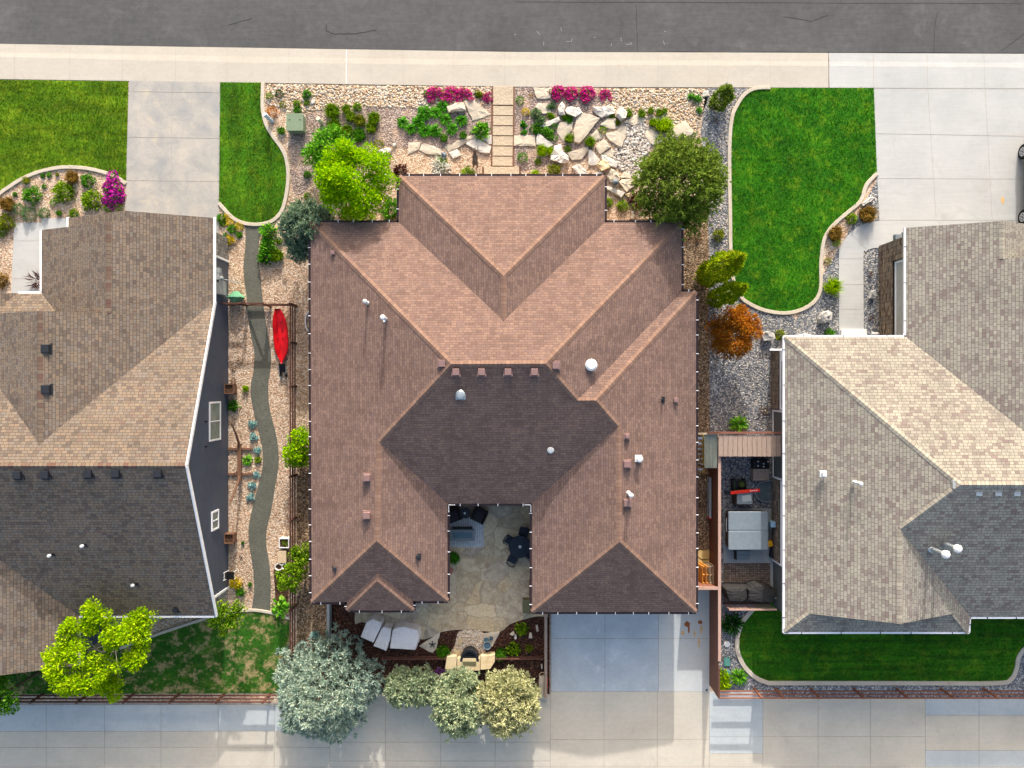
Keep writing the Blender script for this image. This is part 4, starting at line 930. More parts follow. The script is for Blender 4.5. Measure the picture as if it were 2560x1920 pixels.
def clumps(cs, rs, per, leafL, leafW, squash=0.8, jitter=0.6, upb=0.35):
    """leaves on the shells of many small clumps"""
    B = []; D = []
    for c, r in zip(cs, rs):
        k = max(3, int(per * (r / np.mean(rs)) ** 2)); d = sph(k); d[:, 2] = np.where(d[:, 2] < -0.3, -d[:, 2], d[:, 2])
        p = c + d * np.array([1, 1, squash]) * (r * rng.uniform(0.55, 1.05, (k, 1)))
        dd = unit(d + rng.normal(size=(k, 3)) * jitter + np.array([0, 0, upb])); B.append(p); D.append(dd)
    B = np.concatenate(B); D = np.concatenate(D); n = len(B)
    return B, D, leafL * rng.uniform(0.7, 1.25, n), leafW * rng.uniform(0.7, 1.25, n)
def ell_points(n, rx, ry, rz, inner=0.45, low=-0.5):
    d = sph(n * 3); d = d[d[:, 2] > low][:n]; f = rng.uniform(inner ** 3, 1, (len(d), 1)) ** (1 / 3)
    return d * f * np.array([rx, ry, rz])
# --- meshes of small plants, radius 1
def pm_mound(m, n=380, L=.3, W=.17, h=.8, inner=.4):
    d = sph(n); d[:, 2] = abs(d[:, 2]); p = d * rng.uniform(inner, .95, (n, 1)) * np.array([1, 1, h]) * (1 + .15 * np.sin(d[:, :1] * 5 + d[:, 1:2] * 4))
    return leaf_mesh("shrub", p, unit(d + rng.normal(size=(n, 3)) * .5 + [0, 0, .3]), L * rng.uniform(.7, 1.3, n), W, m)
def pm_tuft(m, n=320, h=1.1, W=.06, spread=.9):
    a = rng.uniform(0, 6.28, n); r0 = rng.uniform(0, .25, n); t = rng.uniform(.15, 1, n) * spread
    base = np.stack([np.cos(a) * r0, np.sin(a) * r0, np.zeros(n)], 1); dirn = unit(np.stack([np.cos(a) * t, np.sin(a) * t, np.full(n, .75)], 1) + rng.normal(size=(n, 3)) * .15)
    return leaf_mesh("ornamental_grass", base, dirn, h * rng.uniform(.6, 1.15, n), W, m, -0.5, up=(0, 0, 1))
def pm_lily(m, n=120, W=.15):
    a = rng.uniform(0, 6.28, n); r0 = rng.uniform(.02, .35, n); t = rng.uniform(.35, 1.2, n)
    B1 = np.stack([np.cos(a) * r0, np.sin(a) * r0, np.full(n, .05)], 1); D1 = unit(np.stack([np.cos(a) * t, np.sin(a) * t, np.full(n, .8)], 1) + rng.normal(size=(n, 3)) * .2)
    l = rng.uniform(.5, .75, n); B2 = B1 + D1 * (l * .85)[:, None]; D2 = unit(np.stack([np.cos(a), np.sin(a), rng.uniform(-.9, .15, n)], 1))
    return leaf_mesh("daylily", np.concatenate([B1, B2]), np.concatenate([D1, D2]), np.concatenate([l, rng.uniform(.35, .6, n)]), W, m, -.2, up=(0, 0, 1))
def pm_rosette(m, n=13):
    c = np.concatenate([[[0, 0, .3]], ell_points(n + 5, .7, .7, .35, .1, 0.0)]); B = []; D = []
    for q in c:
        k = 22; d = sph(k); d[:, 2] = abs(d[:, 2]) * .6 + .1; B.append(np.repeat(q[None], k, 0)); D.append(unit(d))
    B = np.concatenate(B); D = np.concatenate(D); return leaf_mesh("spurge", B, D, .36 * rng.uniform(.7, 1.2, len(B)), .12, m)
def pm_mat(m, n=500, h=.3, L=.2, W=.16, lob=3):
    B = []
    for k in range(lob * 3):
        a = rng.uniform(0, 6.28); r = rng.uniform(0, .62); c = np.array([math.cos(a) * r, math.sin(a) * r, 0]); q = rng.uniform(.25, .42)
        d = sph(n // (lob * 3)); d[:, 2] = abs(d[:, 2]); B.append(c + d * np.array([q, q, h]))
    B = np.concatenate(B); D = unit(rng.normal(size=B.shape) + [0, 0, .6]); return leaf_mesh("groundcover", B, D, L * rng.uniform(.7, 1.3, len(B)), W, m)
def pm_twigs(m, n=60):
    a = rng.uniform(0, 6.28, n); r = rng.uniform(0, .4, n); B = np.stack([np.cos(a) * r, np.sin(a) * r, rng.uniform(0, .3, n)], 1)
    D = unit(np.stack([np.cos(a), np.sin(a), rng.uniform(.1, 1.2, n)], 1) + rng.normal(size=(n, 3)) * .3); return leaf_mesh("dry_shrub", B, D, rng.uniform(.4, .8, n), .07, m)
def pm_flowers(mf, mg, n=1000, h=.35, fl=.8):
    B = []
    for k in range(12):
        a = rng.uniform(0, 6.28); r = rng.uniform(0, .7); c = np.array([math.cos(a) * r, math.sin(a) * r, 0]); q = rng.uniform(.22, .38)
        d = sph(n // 12); d[:, 2] = abs(d[:, 2]); B.append(c + d * np.array([q, q, h * rng.uniform(.7, 1.2)]))
    B = np.concatenate(B); D = unit(rng.normal(size=B.shape) + [0, 0, .9]); k = rng.random(len(B)) > fl
    return leaf_mesh("phlox", B, D, .15 * rng.uniform(.7, 1.3, len(B)), .13, [mf, mg], mi=k.astype(int))
PC = {}
def proto(kind, mat, var):
    key = (kind, mat, var)
    if key not in PC:
        f = dict(mound=lambda: pm_mound(mat), ball=lambda: pm_mound(mat, 420, .2, .12, .9, .6), tuft=lambda: pm_tuft(mat), softtuft=lambda: pm_tuft(mat, 520, 1.0, .06, 1.1), lily=lambda: pm_lily(mat), rosette=lambda: pm_rosette(mat),
            mat=lambda: pm_mat(mat), leafy=lambda: pm_mound(mat, 220, .46, .26, .75, .3), twigs=lambda: pm_twigs(mat), hosta=lambda: pm_lily(mat, 34, .36))
        if kind.startswith("flower"): PC[key] = pm_flowers(mat, kind.split("_", 1)[1] if "_" in kind else "leaf_green")
        else: PC[key] = f[kind]()
    return PC[key]
def plant(x, y, r, kind, mat, name, label, cat="plant", group=None, sy=1.0, h=1.0, rot=None, z=0.0):
    """r in photo pixels; x, y the middle of the plant on the photo"""
    rm = r / S * (1.42 if kind.startswith('flower') else dict(mound=1.12, ball=1.15, lily=1.0, leafy=1.15, hosta=1.1, rosette=1.45).get(kind, 1.25)); zc = z + rm * h * 0.4
    me = proto(kind, mat, random.randint(0, 2)); o = bpy.data.objects.new(name, me); col.objects.link(o)
    p = P(x, y, zc); o.location = (p.x, p.y, z + 0.004); a = random.uniform(0, 6.28) if (rot is None and sy == 1.0) else (rot or 0)
    o.rotation_euler = (0, 0, a); o.scale = (rm, rm * sy, rm * h); return tag(o, label, cat, group)

# ------------------------------------------------------------------ trees
def tree(name, label, base, trunkh, r0, limbs, crown_me, barkm="bark", cat="tree", group=None, lean=(0, 0)):
    t = thing(name, label, cat, tuple(base), group); b = MB(); bx, by, bz = base
    tip = (bx + lean[0], by + lean[1], trunkh)
    b.tube([(bx, by, bz - .05), (bx + lean[0]*.3, by + lean[1]*.3, trunkh * .4), tip], [r0, r0 * .75, r0 * .4], 9)
    for k in range(limbs):
        a = 6.28 * k / limbs + random.uniform(-.3, .3); zz = trunkh * random.uniform(.45, .9); f = zz / trunkh; L = trunkh * random.uniform(.16, .26)
        s = (bx + lean[0]*f, by + lean[1]*f, zz); b.tube([s, (s[0] + math.cos(a)*L*.5, s[1] + math.sin(a)*L*.5, zz + L*.35), (s[0] + math.cos(a)*L, s[1] + math.sin(a)*L, zz + L*.6)], [r0*.4, r0*.25, r0*.08], 6)
    b.build("trunk", barkm, t, smooth=True)
    o = bpy.data.objects.new("crown", crown_me); col.objects.link(o); o.parent = t; ORG[o.name] = ORG[t.name]; return t
def deciduous(mat, rx, ry, rz, zc, nc, per, L, W, cr, off=(0, 0), inner=.5):
    c = ell_points(nc, rx, ry, rz, inner) + np.array([off[0], off[1], zc]); rs = rng.uniform(cr * .7, cr * 1.3, len(c))
    B, D, l, w_ = clumps(c, rs, per, L, W); return leaf_mesh("crown", B, D, l, w_, mat)
def tufts(c, out, nspk, L, W, mat, mats=None):
    """needle tufts at points c growing towards out"""
    B = np.repeat(c, nspk, 0); O = np.repeat(out, nspk, 0); D = unit(O + rng.normal(size=B.shape) * .62)
    return leaf_mesh("crown", B, D, L * rng.uniform(.6, 1.2, len(B)), W, mat)
def spruce(mat, h, rb, zb, nt_, nspk=16, L=.26, W=.05, power=.8, lobes=0, fill=.55, seed=0):
    z = zb + (h - zb) * rng.uniform(0, 1, nt_) ** 1.25; f = (z - zb) / (h - zb); a = rng.uniform(0, 6.28, nt_)
    R_ = rb * np.maximum(0.04, (1 - f ** 1.6)) ** power
    R_ = R_ * (1 + (.13 * np.sin(a * 5 + seed) + .08 * np.sin(a * 11 + seed * 2 + z * 3)) )
    r = R_ * np.sqrt(rng.uniform(fill ** 2, 1, nt_)); c = np.stack([np.cos(a) * r, np.sin(a) * r, z + rng.normal(size=nt_) * .08 - (r / rb) * .1], 1)
    out = unit(np.stack([np.cos(a) * (.8 - .3 * f), np.sin(a) * (.8 - .3 * f), .55 + .5 * f], 1)); return tufts(c, out, nspk, L, W, mat)
def branchy_pine(mat, rx, ry, rz, zc, nb, pert, nspk, L, W, low=-.45, inner=.6):
    """pine crown: bushy branch ends, each a bunch of needle tufts"""
    e_ = ell_points(nb, rx, ry, rz, inner, low); cs = []; os_ = []
    for q in e_:
        d = unit(q[None] / np.array([rx, ry, rz]))[0]; k = pert; off = rng.normal(size=(k, 3)) * np.array([rx, ry, rz]) * .085
        cs.append(q + off + [0, 0, zc]); os_.append(unit(d + off * 2.5 + [0, 0, .45]))
    return tufts(np.concatenate(cs), np.concatenate(os_), nspk, L, W, mat)

def gpt(x, y): p = G(x, y); return (p.x, p.y, 0)
# bright lime tree in front of the house
tree("lime_green_tree", "bright lime green leafy tree at the front left corner of the house", gpt(922, 490), 3.2, .09, 6, deciduous("leaf_lime", 1.9, 1.78, 1.25, 3.3, 130, 140, .13, .085, .38, inner=.3))
# big pine, front right
tree("pine_tree", "large dense dark green pine between front flagstones and right lawn", gpt(1668, 497), 4.6, .16, 6, branchy_pine("needle_green", 2.15, 2.3, 2.0, 2.9, 330, 10, 9, .25, .055, inner=.25))
# blue green pine at the front left corner, blue spruce and three pines by the alley
tree("blue_pine", "grey blue rounded pine beside the west front corner of the house", gpt(797, 598), 3.0, .12, 3, branchy_pine("needle_bluegreen", 1.4, 1.55, 1.35, 2.0, 300, 10, 9, .19, .045, inner=.25))
tree("blue_spruce", "huge silvery blue spruce overhanging the alley behind the patio", gpt(832, 1688), 5.0, .18, 0, spruce("needle_blue", 5.3, 2.75, .5, 1900, 17, .27, .06, .62, fill=.45, seed=1))
tree("small_pine", "silver green bushy pine beside the blue spruce", gpt(1012, 1696), 1.9, .08, 0, branchy_pine("needle_sage", .85, .95, .8, 1.15, 120, 9, 10, .2, .05, inner=.3), lean=(-.1, 0))
tree("small_pine", "low silver green pine below the purple flower ball", gpt(1062, 1694), 1.8, .08, 0, branchy_pine("needle_sage", .9, .95, .7, 1.1, 130, 9, 10, .2, .05, inner=.3))
tree("small_pine", "grey green pine below the stone fireplace", gpt(1152, 1724), 2.6, .1, 0, branchy_pine("needle_sage", 1.35, 1.6, 1.2, 1.6, 270, 9, 10, .22, .055, inner=.3))
tree("small_pine", "yellow tinged pine, rightmost along the alley by the garage drive", gpt(1272, 1722), 2.8, .1, 0, branchy_pine("needle_yellow", 1.6, 1.6, 1.25, 1.7, 300, 9, 10, .22, .055, inner=.3))
# tall narrow evergreens at the east wall
def column(h, r, mat, n):
    z = rng.uniform(.1, h, n); f = z / h; a = rng.uniform(0, 6.28, n); R_ = r * np.clip(np.minimum((1.02 - f) * 2.2, .75 + f * .3), .05, 1) * (1 + .15 * np.sin(a * 4 + z * 2))
    q = R_ * np.sqrt(rng.uniform(.4, 1, n)); c = np.stack([np.cos(a) * q, np.sin(a) * q, z], 1); out = unit(np.stack([np.cos(a), np.sin(a), np.full(n, 1.3)], 1)); return tufts(c, out, 9, .2, .07, mat)
tree("columnar_evergreen", "tall narrow yellow tipped evergreen by the house's east wall, the larger", gpt(1762, 692), 6.3, .1, 0, column(6.7, .72, "needle_gold", 950))
tree("columnar_evergreen", "tall narrow yellow tipped evergreen, the slimmer, above the orange shrub", gpt(1782, 750), 5.2, .09, 0, column(5.7, .5, "needle_gold", 560))
tree("young_conifer", "small grey green conifer leaning over the sidewalk edge", gpt(1793, 261), 1.9, .05, 0, column(2.3, .52, "needle_green", 260))
tree("orange_shrub", "large round orange and copper leaved shrub on blue grey gravel", gpt(1815, 835), 1.6, .07, 5, deciduous("leaf_orange", 1.25, 1.3, .85, 1.45, 110, 110, .11, .075, .32, inner=.3), cat="shrub")
# tree behind the left house
cm = np.concatenate([ell_points(40, 1.5, 1.3, .9, .4) + [-.75, -.3, 4.4], ell_points(34, 1.15, 1.25, .8, .4) + [1.55, .75, 4.3], ell_points(14, .8, .8, .6, .3) + [.3, 2.1, 4.2], ell_points(12, .7, .7, .5, .3) + [-.7, 1.3, 4.3], ell_points(12, .6, .8, .5, .3) + [0.2, -1.6, 3.2], ell_points(9, .5, .5, .4, .3) + [2.3, 1.7, 4.0]])
B_l, D_l, l_l, w_l = clumps(cm, rng.uniform(.25, .46, len(cm)), 130, .14, .09)
tree("leafy_tree", "yellow lime leafy tree growing behind the left house", gpt(345, 1574), 4.2, .1, 7, leaf_mesh("crown", B_l, D_l, l_l, w_l, "leaf_yellowlime"), "pale_bark")
tree("leafy_tree", "green tree reaching in at the lower left edge", gpt(98, 1680), 3.0, .08, 5, deciduous("leaf_green", .95, .85, .6, 3.2, 30, 70, .17, .1, .34), "bark")
tree("sparse_tree", "small sparse olive yellow tree at the left house's back corner", gpt(598, 1506), 2.0, .05, 6, deciduous("leaf_olive_green", .85, .95, .6, 2.0, 36, 50, .14, .09, .28, inner=.3), "pale_bark")
# tall junipers along the west wall
def lobed(mat, lobes, per, L, W):
    cs = []; rs = []
    for (cx, cy, cz, r, n) in lobes:
        q = ell_points(n, r, r, r * 1.1, .5); cs.append(q + [cx, cy, cz]); rs.append(np.full(len(q), r * .42))
    B, D, l, w_ = clumps(np.concatenate(cs), np.concatenate(rs), per, L, W); return leaf_mesh("crown", B, D, l, w_, mat)
tree("leafy_shrub", "glossy bright green shrub by the west wall, halfway down the rail fence", gpt(766, 1119), 1.2, .05, 4, lobed("leaf_lime", [(-.05, .5, 1.0, .58, 18), (-.35, -.2, 1.1, .6, 20), (.1, -.35, .8, .5, 14)], 60, .13, .1), cat="shrub")
tree("leafy_shrub", "dark green and yellow tipped shrub spilling over the rail fence", gpt(768, 1400), 1.3, .05, 4, lobed("leaf_olive_green", [(.0, .75, .9, .55, 18), (-.25, .1, 1.2, .55, 18), (-.5, -.65, 1.3, .6, 20)], 60, .13, .09), cat="shrub")
tree("leafy_shrub", "pale green long leaved shrub behind the lime tree", gpt(838, 396), .9, .05, 4, deciduous("leaf_bright", 1.25, 1.2, .65, .85, 60, 55, .26, .08, .34), cat="shrub")
# ------------------------------------------------------------------ garden plants: x, y, radius (photo pixels), kind, leaf, name, label, [options]
PL = [
# neighbour's bed, upper left
(78, 488, 20, 'mound', 'leaf_green', 'shrub', 'dense dark green mound, leftmost big shrub in the neighbour\'s round bed'),
(158, 478, 24, 'mound', 'leaf_olive_green', 'shrub', 'olive green mound in the middle of the neighbour\'s round bed'),
(217, 452, 16, 'mound', 'leaf_green', 'shrub', 'smooth green mound above left of the magenta flowers'),
(226, 499, 24, 'mound', 'leaf_olive_green', 'shrub', 'olive green mound touching the magenta flowers on their left'),
(179, 443, 17, 'softtuft', 'leaf_bronze', 'ornamental_grass', 'bronze brown grass tuft near the top of the neighbour\'s bed'),
(65, 451, 10, 'tuft', 'leaf_olive', 'ornamental_grass', 'small yellow green tuft inside the bed\'s curved edging'),
(44, 521, 14, 'ball', 'leaf_sage', 'shrub', 'small sage green ball touching a larger sage ball'),
(69, 534, 17, 'ball', 'leaf_sage', 'shrub', 'larger of the two touching sage green balls'),
(109, 532, 13, 'ball', 'leaf_sage', 'shrub', 'single sage green ball above the left porch walk'),
(147, 532, 8, 'tuft', 'leaf_green', 'ornamental_grass', 'tiny green tuft right of the single sage ball'),
(183, 533, 11, 'mound', 'leaf_olive_green', 'shrub', 'small green shrub above the left corner of the taupe roof'),
(132, 505, 8, 'ball', 'leaf_bright', 'plant', 'tiny bright green plant below the middle olive mound'),
(269, 519, 11, 'ball', 'leaf_olive_green', 'shrub', 'small green ball, left one of the pair under the magenta flowers'),
(296, 515, 10, 'ball', 'leaf_olive_green', 'shrub', 'small green ball, right one of the pair under the magenta flowers'),
(107, 439, 6, 'mound', 'leaf_green', 'plant', 'tiny green plant below the edging, left of its twin'),
(122, 437, 6, 'mound', 'leaf_bright', 'plant', 'tiny light green plant below the edging, right of its twin'),
(143, 436, 5, 'tuft', 'leaf_olive', 'plant', 'tiny yellowish sprig left of the bronze grass tuft'),
(110, 466, 6, 'mound', 'leaf_green', 'plant', 'tiny green sprig between two big mounds in the left bed'),
(37, 485, 6, 'mound', 'leaf_green', 'plant', 'tiny green sprig left of the dark green mound'),
(17, 510, 20, 'softtuft', 'leaf_bronze', 'ornamental_grass', 'large bronze brown grass at the left end of the bed', dict(sy=1.0)),
(14, 556, 19, 'mound', 'leaf_olive', 'shrub', 'olive and brown shrub left of the porch walk'),
(1, 578, 13, 'mound', 'leaf_olive_green', 'shrub', 'green shrub cut by the left edge above the porch bed'),
(2, 700, 17, 'mound', 'leaf_bronze', 'shrub', 'golden brown shrub cut by the left edge near the porch'),
(86, 700, 26, 'twigs', 'leaf_burgundy', 'bare_shrub', 'dark twiggy leafless shrub standing at the left porch walk', dict(h=1.6)),
# strip right of the left driveway
(567, 541, 8, 'ball', 'leaf_yellow', 'flower_clump', 'small yellow flower clump under the curved edging'),
(598, 565, 10, 'ball', 'leaf_yellow', 'flower_clump', 'golden yellow flower clump nearest the winding path'),
(574, 556, 9, 'ball', 'leaf_yellow', 'flower_clump', 'pale yellow flowers in the middle of the driveway strip'),
(580, 572, 11, 'mound', 'leaf_green', 'plant', 'green plant below the pale yellow flowers'),
(552, 545, 11, 'mound', 'leaf_green', 'plant', 'green plant against the left driveway\'s edge'),
(556, 558, 8, 'mound', 'leaf_olive_green', 'plant', 'small green plant at the driveway\'s lower right edge'),
(598, 588, 8, 'rosette', 'leaf_bright', 'plant', 'light green rosette left of the winding path'),
(563, 588, 6, 'mound', 'leaf_green', 'plant', 'tiny green plant above the grey stone wall'),
(574, 600, 11, 'mound', 'leaf_yellow', 'plant', 'yellow green plant beside the grey stone wall'),
(590, 606, 6, 'twigs', 'leaf_dry', 'dry_plant', 'rusty brown dry plant beside a yellow green plant'),
# between path and blue pine
(669, 581, 17, 'leafy', 'leaf_bright', 'perennial', 'broad light green perennial at the top of the winding path', dict(h=1.2)),
(667, 615, 16, 'leafy', 'leaf_bright', 'perennial', 'pale green perennial in the middle of three beside the path', dict(h=1.2)),
(664, 640, 18, 'leafy', 'leaf_green', 'perennial', 'green perennial overhanging the path below the other two', dict(h=1.2)),
(693, 639, 17, 'softtuft', 'leaf_olive_green', 'ornamental_grass', 'green grass clump below the blue pine'),
(698, 602, 9, 'softtuft', 'leaf_olive_green', 'ornamental_grass', 'small green grass squeezed beside the blue pine'),
(712, 701, 7, 'twigs', 'leaf_dry', 'dry_plant', 'dark dry stump on gravel above the kayak'),
# west strip
(598, 905, 8, 'twigs', 'leaf_dry', 'dry_plant', 'dark dry plant on gravel level with the kayak\'s lower tip'),
(584, 923, 8, 'twigs', 'leaf_dry', 'dry_plant', 'dark dry plant near the navy wall above two others', None),
(582, 951, 9, 'twigs', 'leaf_dry', 'dry_plant', 'dark dry plant just above the wall planter box'),
(614, 971, 9, 'tuft', 'leaf_yellowlime', 'plant', 'yellow green tuft beside the wall planter box'),
(583, 1015, 12, 'leafy', 'leaf_green', 'plant', 'leafy green plant at the foot of the navy wall'),
(630, 1060, 11, 'rosette', 'leaf_blue', 'spurge', 'blue green rosette plant, topmost of the six along the path'),
(633, 1092, 11, 'rosette', 'leaf_blue', 'spurge', 'blue green rosette plant, second from top along the path'),
(642, 1126, 10, 'rosette', 'leaf_blue', 'spurge', 'blue green rosette plant beside the bright green hosta'),
(640, 1188, 9, 'rosette', 'leaf_blue', 'spurge', 'blue green rosette plant beside the lower crossbar of the stand'),
(629, 1214, 10, 'rosette', 'leaf_blue', 'spurge', 'blue green rosette plant, second from bottom along the path'),
(625, 1243, 11, 'rosette', 'leaf_blue', 'spurge', 'blue green rosette plant, lowest of the six along the path'),
(618, 1151, 12, 'hosta', 'leaf_bright', 'hosta', 'bright lime hosta beside the wooden hammock stand'),
(645, 1150, 8, 'mound', 'leaf_olive_green', 'plant', 'small green weed between the blue rosettes'),
(588, 1458, 14, 'mound', 'leaf_yellow', 'shrub', 'vivid yellow shrub at the corner of the navy wall'),
(601, 1480, 10, 'leafy', 'leaf_green', 'plant', 'green leafy plant under the yellow shrub'),
(607, 1357, 5, 'tuft', 'leaf_green', 'plant', 'tiny green weed right of the lower wall box'),
(602, 1393, 6, 'twigs', 'leaf_burgundy', 'dry_plant', 'tiny reddish brown plant on gravel below the wall box'),
(625, 1461, 6, 'tuft', 'leaf_green', 'plant', 'tiny green weed at the left edge of the path\'s end'),
(699, 1517, 24, 'hosta', 'leaf_bright', 'hosta', 'large broad leaved hosta below the brown soil bed'),
# front bed left of the walk
(673, 240, 8, 'ball', 'leaf_olive_green', 'plant', 'small green ball nearest the top of the lawn edging'),
(698, 233, 10, 'ball', 'leaf_dark', 'plant', 'small dark green ball near the sidewalk by the edging'),
(767, 235, 11, 'mound', 'leaf_green', 'plant', 'green plant in the coarse gravel near the sidewalk'),
(742, 259, 9, 'mound', 'leaf_olive_green', 'plant', 'small green plant above the utility box, upper of two'),
(767, 257, 7, 'mound', 'leaf_olive_green', 'plant', 'small green plant beside the white stone'),
(706, 261, 8, 'ball', 'leaf_olive', 'plant', 'small olive ball between edging and utility box'),
(743, 275, 9, 'mound', 'leaf_green', 'plant', 'small green plant touching the top of the utility box'),
(680, 280, 13, 'ball', 'leaf_orange', 'shrub', 'orange green ball above the pale blue pedestal'),
(703, 326, 11, 'tuft', 'leaf_green', 'ornamental_grass', 'green grassy tuft left of the utility box'),
(831, 277, 20, 'softtuft', 'leaf_olive_green', 'ornamental_grass', 'olive grass clump with golden tips, top left of the group'),
(836, 316, 20, 'softtuft', 'leaf_olive_green', 'ornamental_grass', 'green grass clump, lower left of the group by the cream bollard'),
(866, 273, 12, 'softtuft', 'leaf_olive_green', 'ornamental_grass', 'narrow grass clump in the top row of the group'),
(876, 290, 14, 'softtuft', 'leaf_olive_green', 'ornamental_grass', 'grass clump in the centre of the grass group'),
(892, 266, 10, 'mound', 'leaf_olive_green', 'shrub', 'small round shrub at the upper edge of the grass group'),
(899, 301, 16, 'softtuft', 'leaf_olive', 'ornamental_grass', 'olive yellow grass clump right of the group\'s centre'),
(935, 296, 17, 'softtuft', 'leaf_olive_green', 'ornamental_grass', 'large green grass clump, rightmost of the group, upper half'),
(928, 319, 15, 'softtuft', 'leaf_olive_green', 'ornamental_grass', 'green grass clump just below the rightmost grass clump'),
(867, 327, 16, 'softtuft', 'leaf_olive_green', 'ornamental_grass', 'green grass clump just above the pale leaved shrub'),
(897, 337, 19, 'softtuft', 'leaf_green', 'ornamental_grass', 'dark green grass clump above the lime tree'),
(947, 361, 12, 'ball', 'leaf_olive', 'shrub', 'small brownish olive shrub above the white boulder'),
(767, 436, 9, 'mound', 'leaf_green', 'plant', 'small green plant alone on gravel left of the lime tree'),
(767, 490, 8, 'mound', 'leaf_olive_green', 'plant', 'small plant just above the blue pine'),
(815, 501, 9, 'mound', 'leaf_green', 'plant', 'small green plant right above the blue pine\'s right side'),
(870, 535, 20, 'mound', 'leaf_olive_green', 'shrub', 'low olive shrub in the shade below the lime tree'),
(915, 545, 20, 'mound', 'leaf_olive_green', 'shrub', 'low green shrub against the eave below the lime tree'),
(978, 524, 22, 'mound', 'leaf_green', 'shrub', 'green shrub in the corner of the house right of the lime tree', dict(sy=1.3, rot=0.0)),
(1001, 426, 16, 'mound', 'leaf_burgundy', 'shrub', 'dark burgundy shrub between lime tree and front roof corner'),
(1007, 306, 15, 'lily', 'leaf_lily', 'daylily', 'daylily clump at the far left of the ring of daylilies'),
(1026, 322, 14, 'lily', 'leaf_lily', 'daylily', 'daylily clump at the lower left of the ring'),
(1046, 303, 16, 'lily', 'leaf_lily', 'daylily', 'daylily clump inside the left part of the ring'),
(1061, 280, 19, 'lily', 'leaf_lily', 'daylily', 'large daylily clump at the top left of the ring'),
(1090, 281, 16, 'lily', 'leaf_lily', 'daylily', 'daylily clump at the top middle of the ring'),
(1106, 266, 15, 'lily', 'leaf_lily', 'daylily', 'topmost daylily clump beside the thick stone block'),
(1114, 298, 16, 'lily', 'leaf_lily', 'daylily', 'daylily clump below the topmost one'),
(1061, 326, 17, 'lily', 'leaf_lily', 'daylily', 'large daylily clump at the bottom of the ring, left one'),
(1088, 326, 17, 'lily', 'leaf_lily', 'daylily', 'large daylily clump at the bottom of the ring, right one'),
(1131, 321, 15, 'lily', 'leaf_lily', 'daylily', 'daylily clump at the lower right of the ring'),
(1153, 301, 15, 'lily', 'leaf_lily', 'daylily', 'daylily clump left of the large pointed flagstone'),
(1110, 345, 11, 'tuft', 'leaf_green', 'ornamental_grass', 'small round grass tuft below the daylily ring'),
(1158, 338, 11, 'tuft', 'leaf_green', 'ornamental_grass', 'small grass tuft peeking over the long flagstones'),
(1204, 325, 17, 'leafy', 'leaf_bright', 'perennial', 'bright leafy perennial left of the walk above flagstones', dict(sy=1.1)),
(1102, 417, 19, 'leafy', 'petal_white', 'flowering_shrub', 'white and green variegated shrub at the front eave'),
(1104, 404, 12, 'mound', 'leaf_olive_green', 'plant', 'green growth above the white variegated shrub'),
(1169, 433, 15, 'mound', 'leaf_olive_green', 'shrub', 'small green shrub half under the front eave left of the walk'),
# rock garden right of the walk
(1300, 251, 10, 'ball', 'leaf_green', 'plant', 'small green ball right of the walk near the sidewalk'),
(1314, 279, 9, 'ball', 'leaf_yellow', 'plant', 'bright yellow ball plant right of the walk'),
(1328, 238, 8, 'twigs', 'leaf_bronze', 'dry_plant', 'tan dry sprig at the left of the top flagstone'),
(1339, 282, 12, 'mound', 'leaf_sage', 'plant', 'sage green mound left of a flagstone in the rock garden'),
(1379, 266, 12, 'mat', 'leaf_sage', 'groundcover', 'grey green mat between two upper flagstones'),
(1377, 287, 13, 'mat', 'leaf_olive_green', 'groundcover', 'olive green mat creeping above the thin slanted slab'),
(1354, 301, 17, 'mat', 'leaf_sage', 'groundcover', 'pale sage mat left of the thin slanted slab'),
(1308, 309, 9, 'rosette', 'leaf_lily', 'plant', 'green rosette beside the walk, upper one'),
(1309, 330, 8, 'rosette', 'leaf_lily', 'plant', 'green rosette beside the walk just above the square flagstone'),
(1345, 322, 17, 'mat', 'leaf_green', 'groundcover', 'dark green mat above a triangular flagstone, left half'),
(1369, 330, 18, 'mat', 'leaf_green', 'groundcover', 'dark green mat above a triangular flagstone, right half'),
(1385, 315, 8, 'ball', 'leaf_green', 'plant', 'small green ball at the end of the thin slanted slab'),
(1412, 291, 11, 'mat', 'leaf_olive_green', 'groundcover', 'green mat under the upper white rock slab'),
(1425, 300, 12, 'mat', 'leaf_green', 'groundcover', 'green mat against the largest flagstone'),
(1423, 346, 13, 'tuft', 'leaf_olive_green', 'ornamental_grass', 'grass tuft at the left foot of the largest flagstone', dict(sy=1.0)),
(1387, 345, 7, 'ball', 'leaf_green', 'plant', 'tiny green ball right of the dark green mat'),
(1475, 355, 14, 'tuft', 'leaf_olive_green', 'ornamental_grass', 'round olive grass tuft at the lower tip of the largest flagstone'),
(1355, 377, 15, 'tuft', 'leaf_yellowlime', 'ornamental_grass', 'bright lime grass tuft under the triangular flagstone'),
(1377, 378, 11, 'tuft', 'leaf_yellowlime', 'ornamental_grass', 'smaller lime grass tuft right of the bright one'),
(1345, 403, 8, 'mound', 'leaf_olive_green', 'plant', 'small olive plant below the bright lime tuft'),
(1306, 393, 12, 'ball', 'leaf_green', 'shrub', 'deep green ball beside the lower end of the walk'),
(1386, 424, 15, 'mound', 'leaf_olive', 'shrub', 'olive bronze round shrub at the front eave right of the walk'),
(1338, 436, 12, 'mat', 'leaf_yellowlime', 'groundcover', 'yellow green plant mostly hidden under the front eave'),
(1420, 372, 8, 'mound', 'leaf_olive_green', 'plant', 'small sprig between flagstones below the left grass tuft'),
(1507, 324, 9, 'ball', 'leaf_olive_green', 'plant', 'small green ball at the corner of the squarish flagstone'),
(1528, 288, 10, 'mat', 'leaf_olive_green', 'groundcover', 'green strip above the squarish flagstone'),
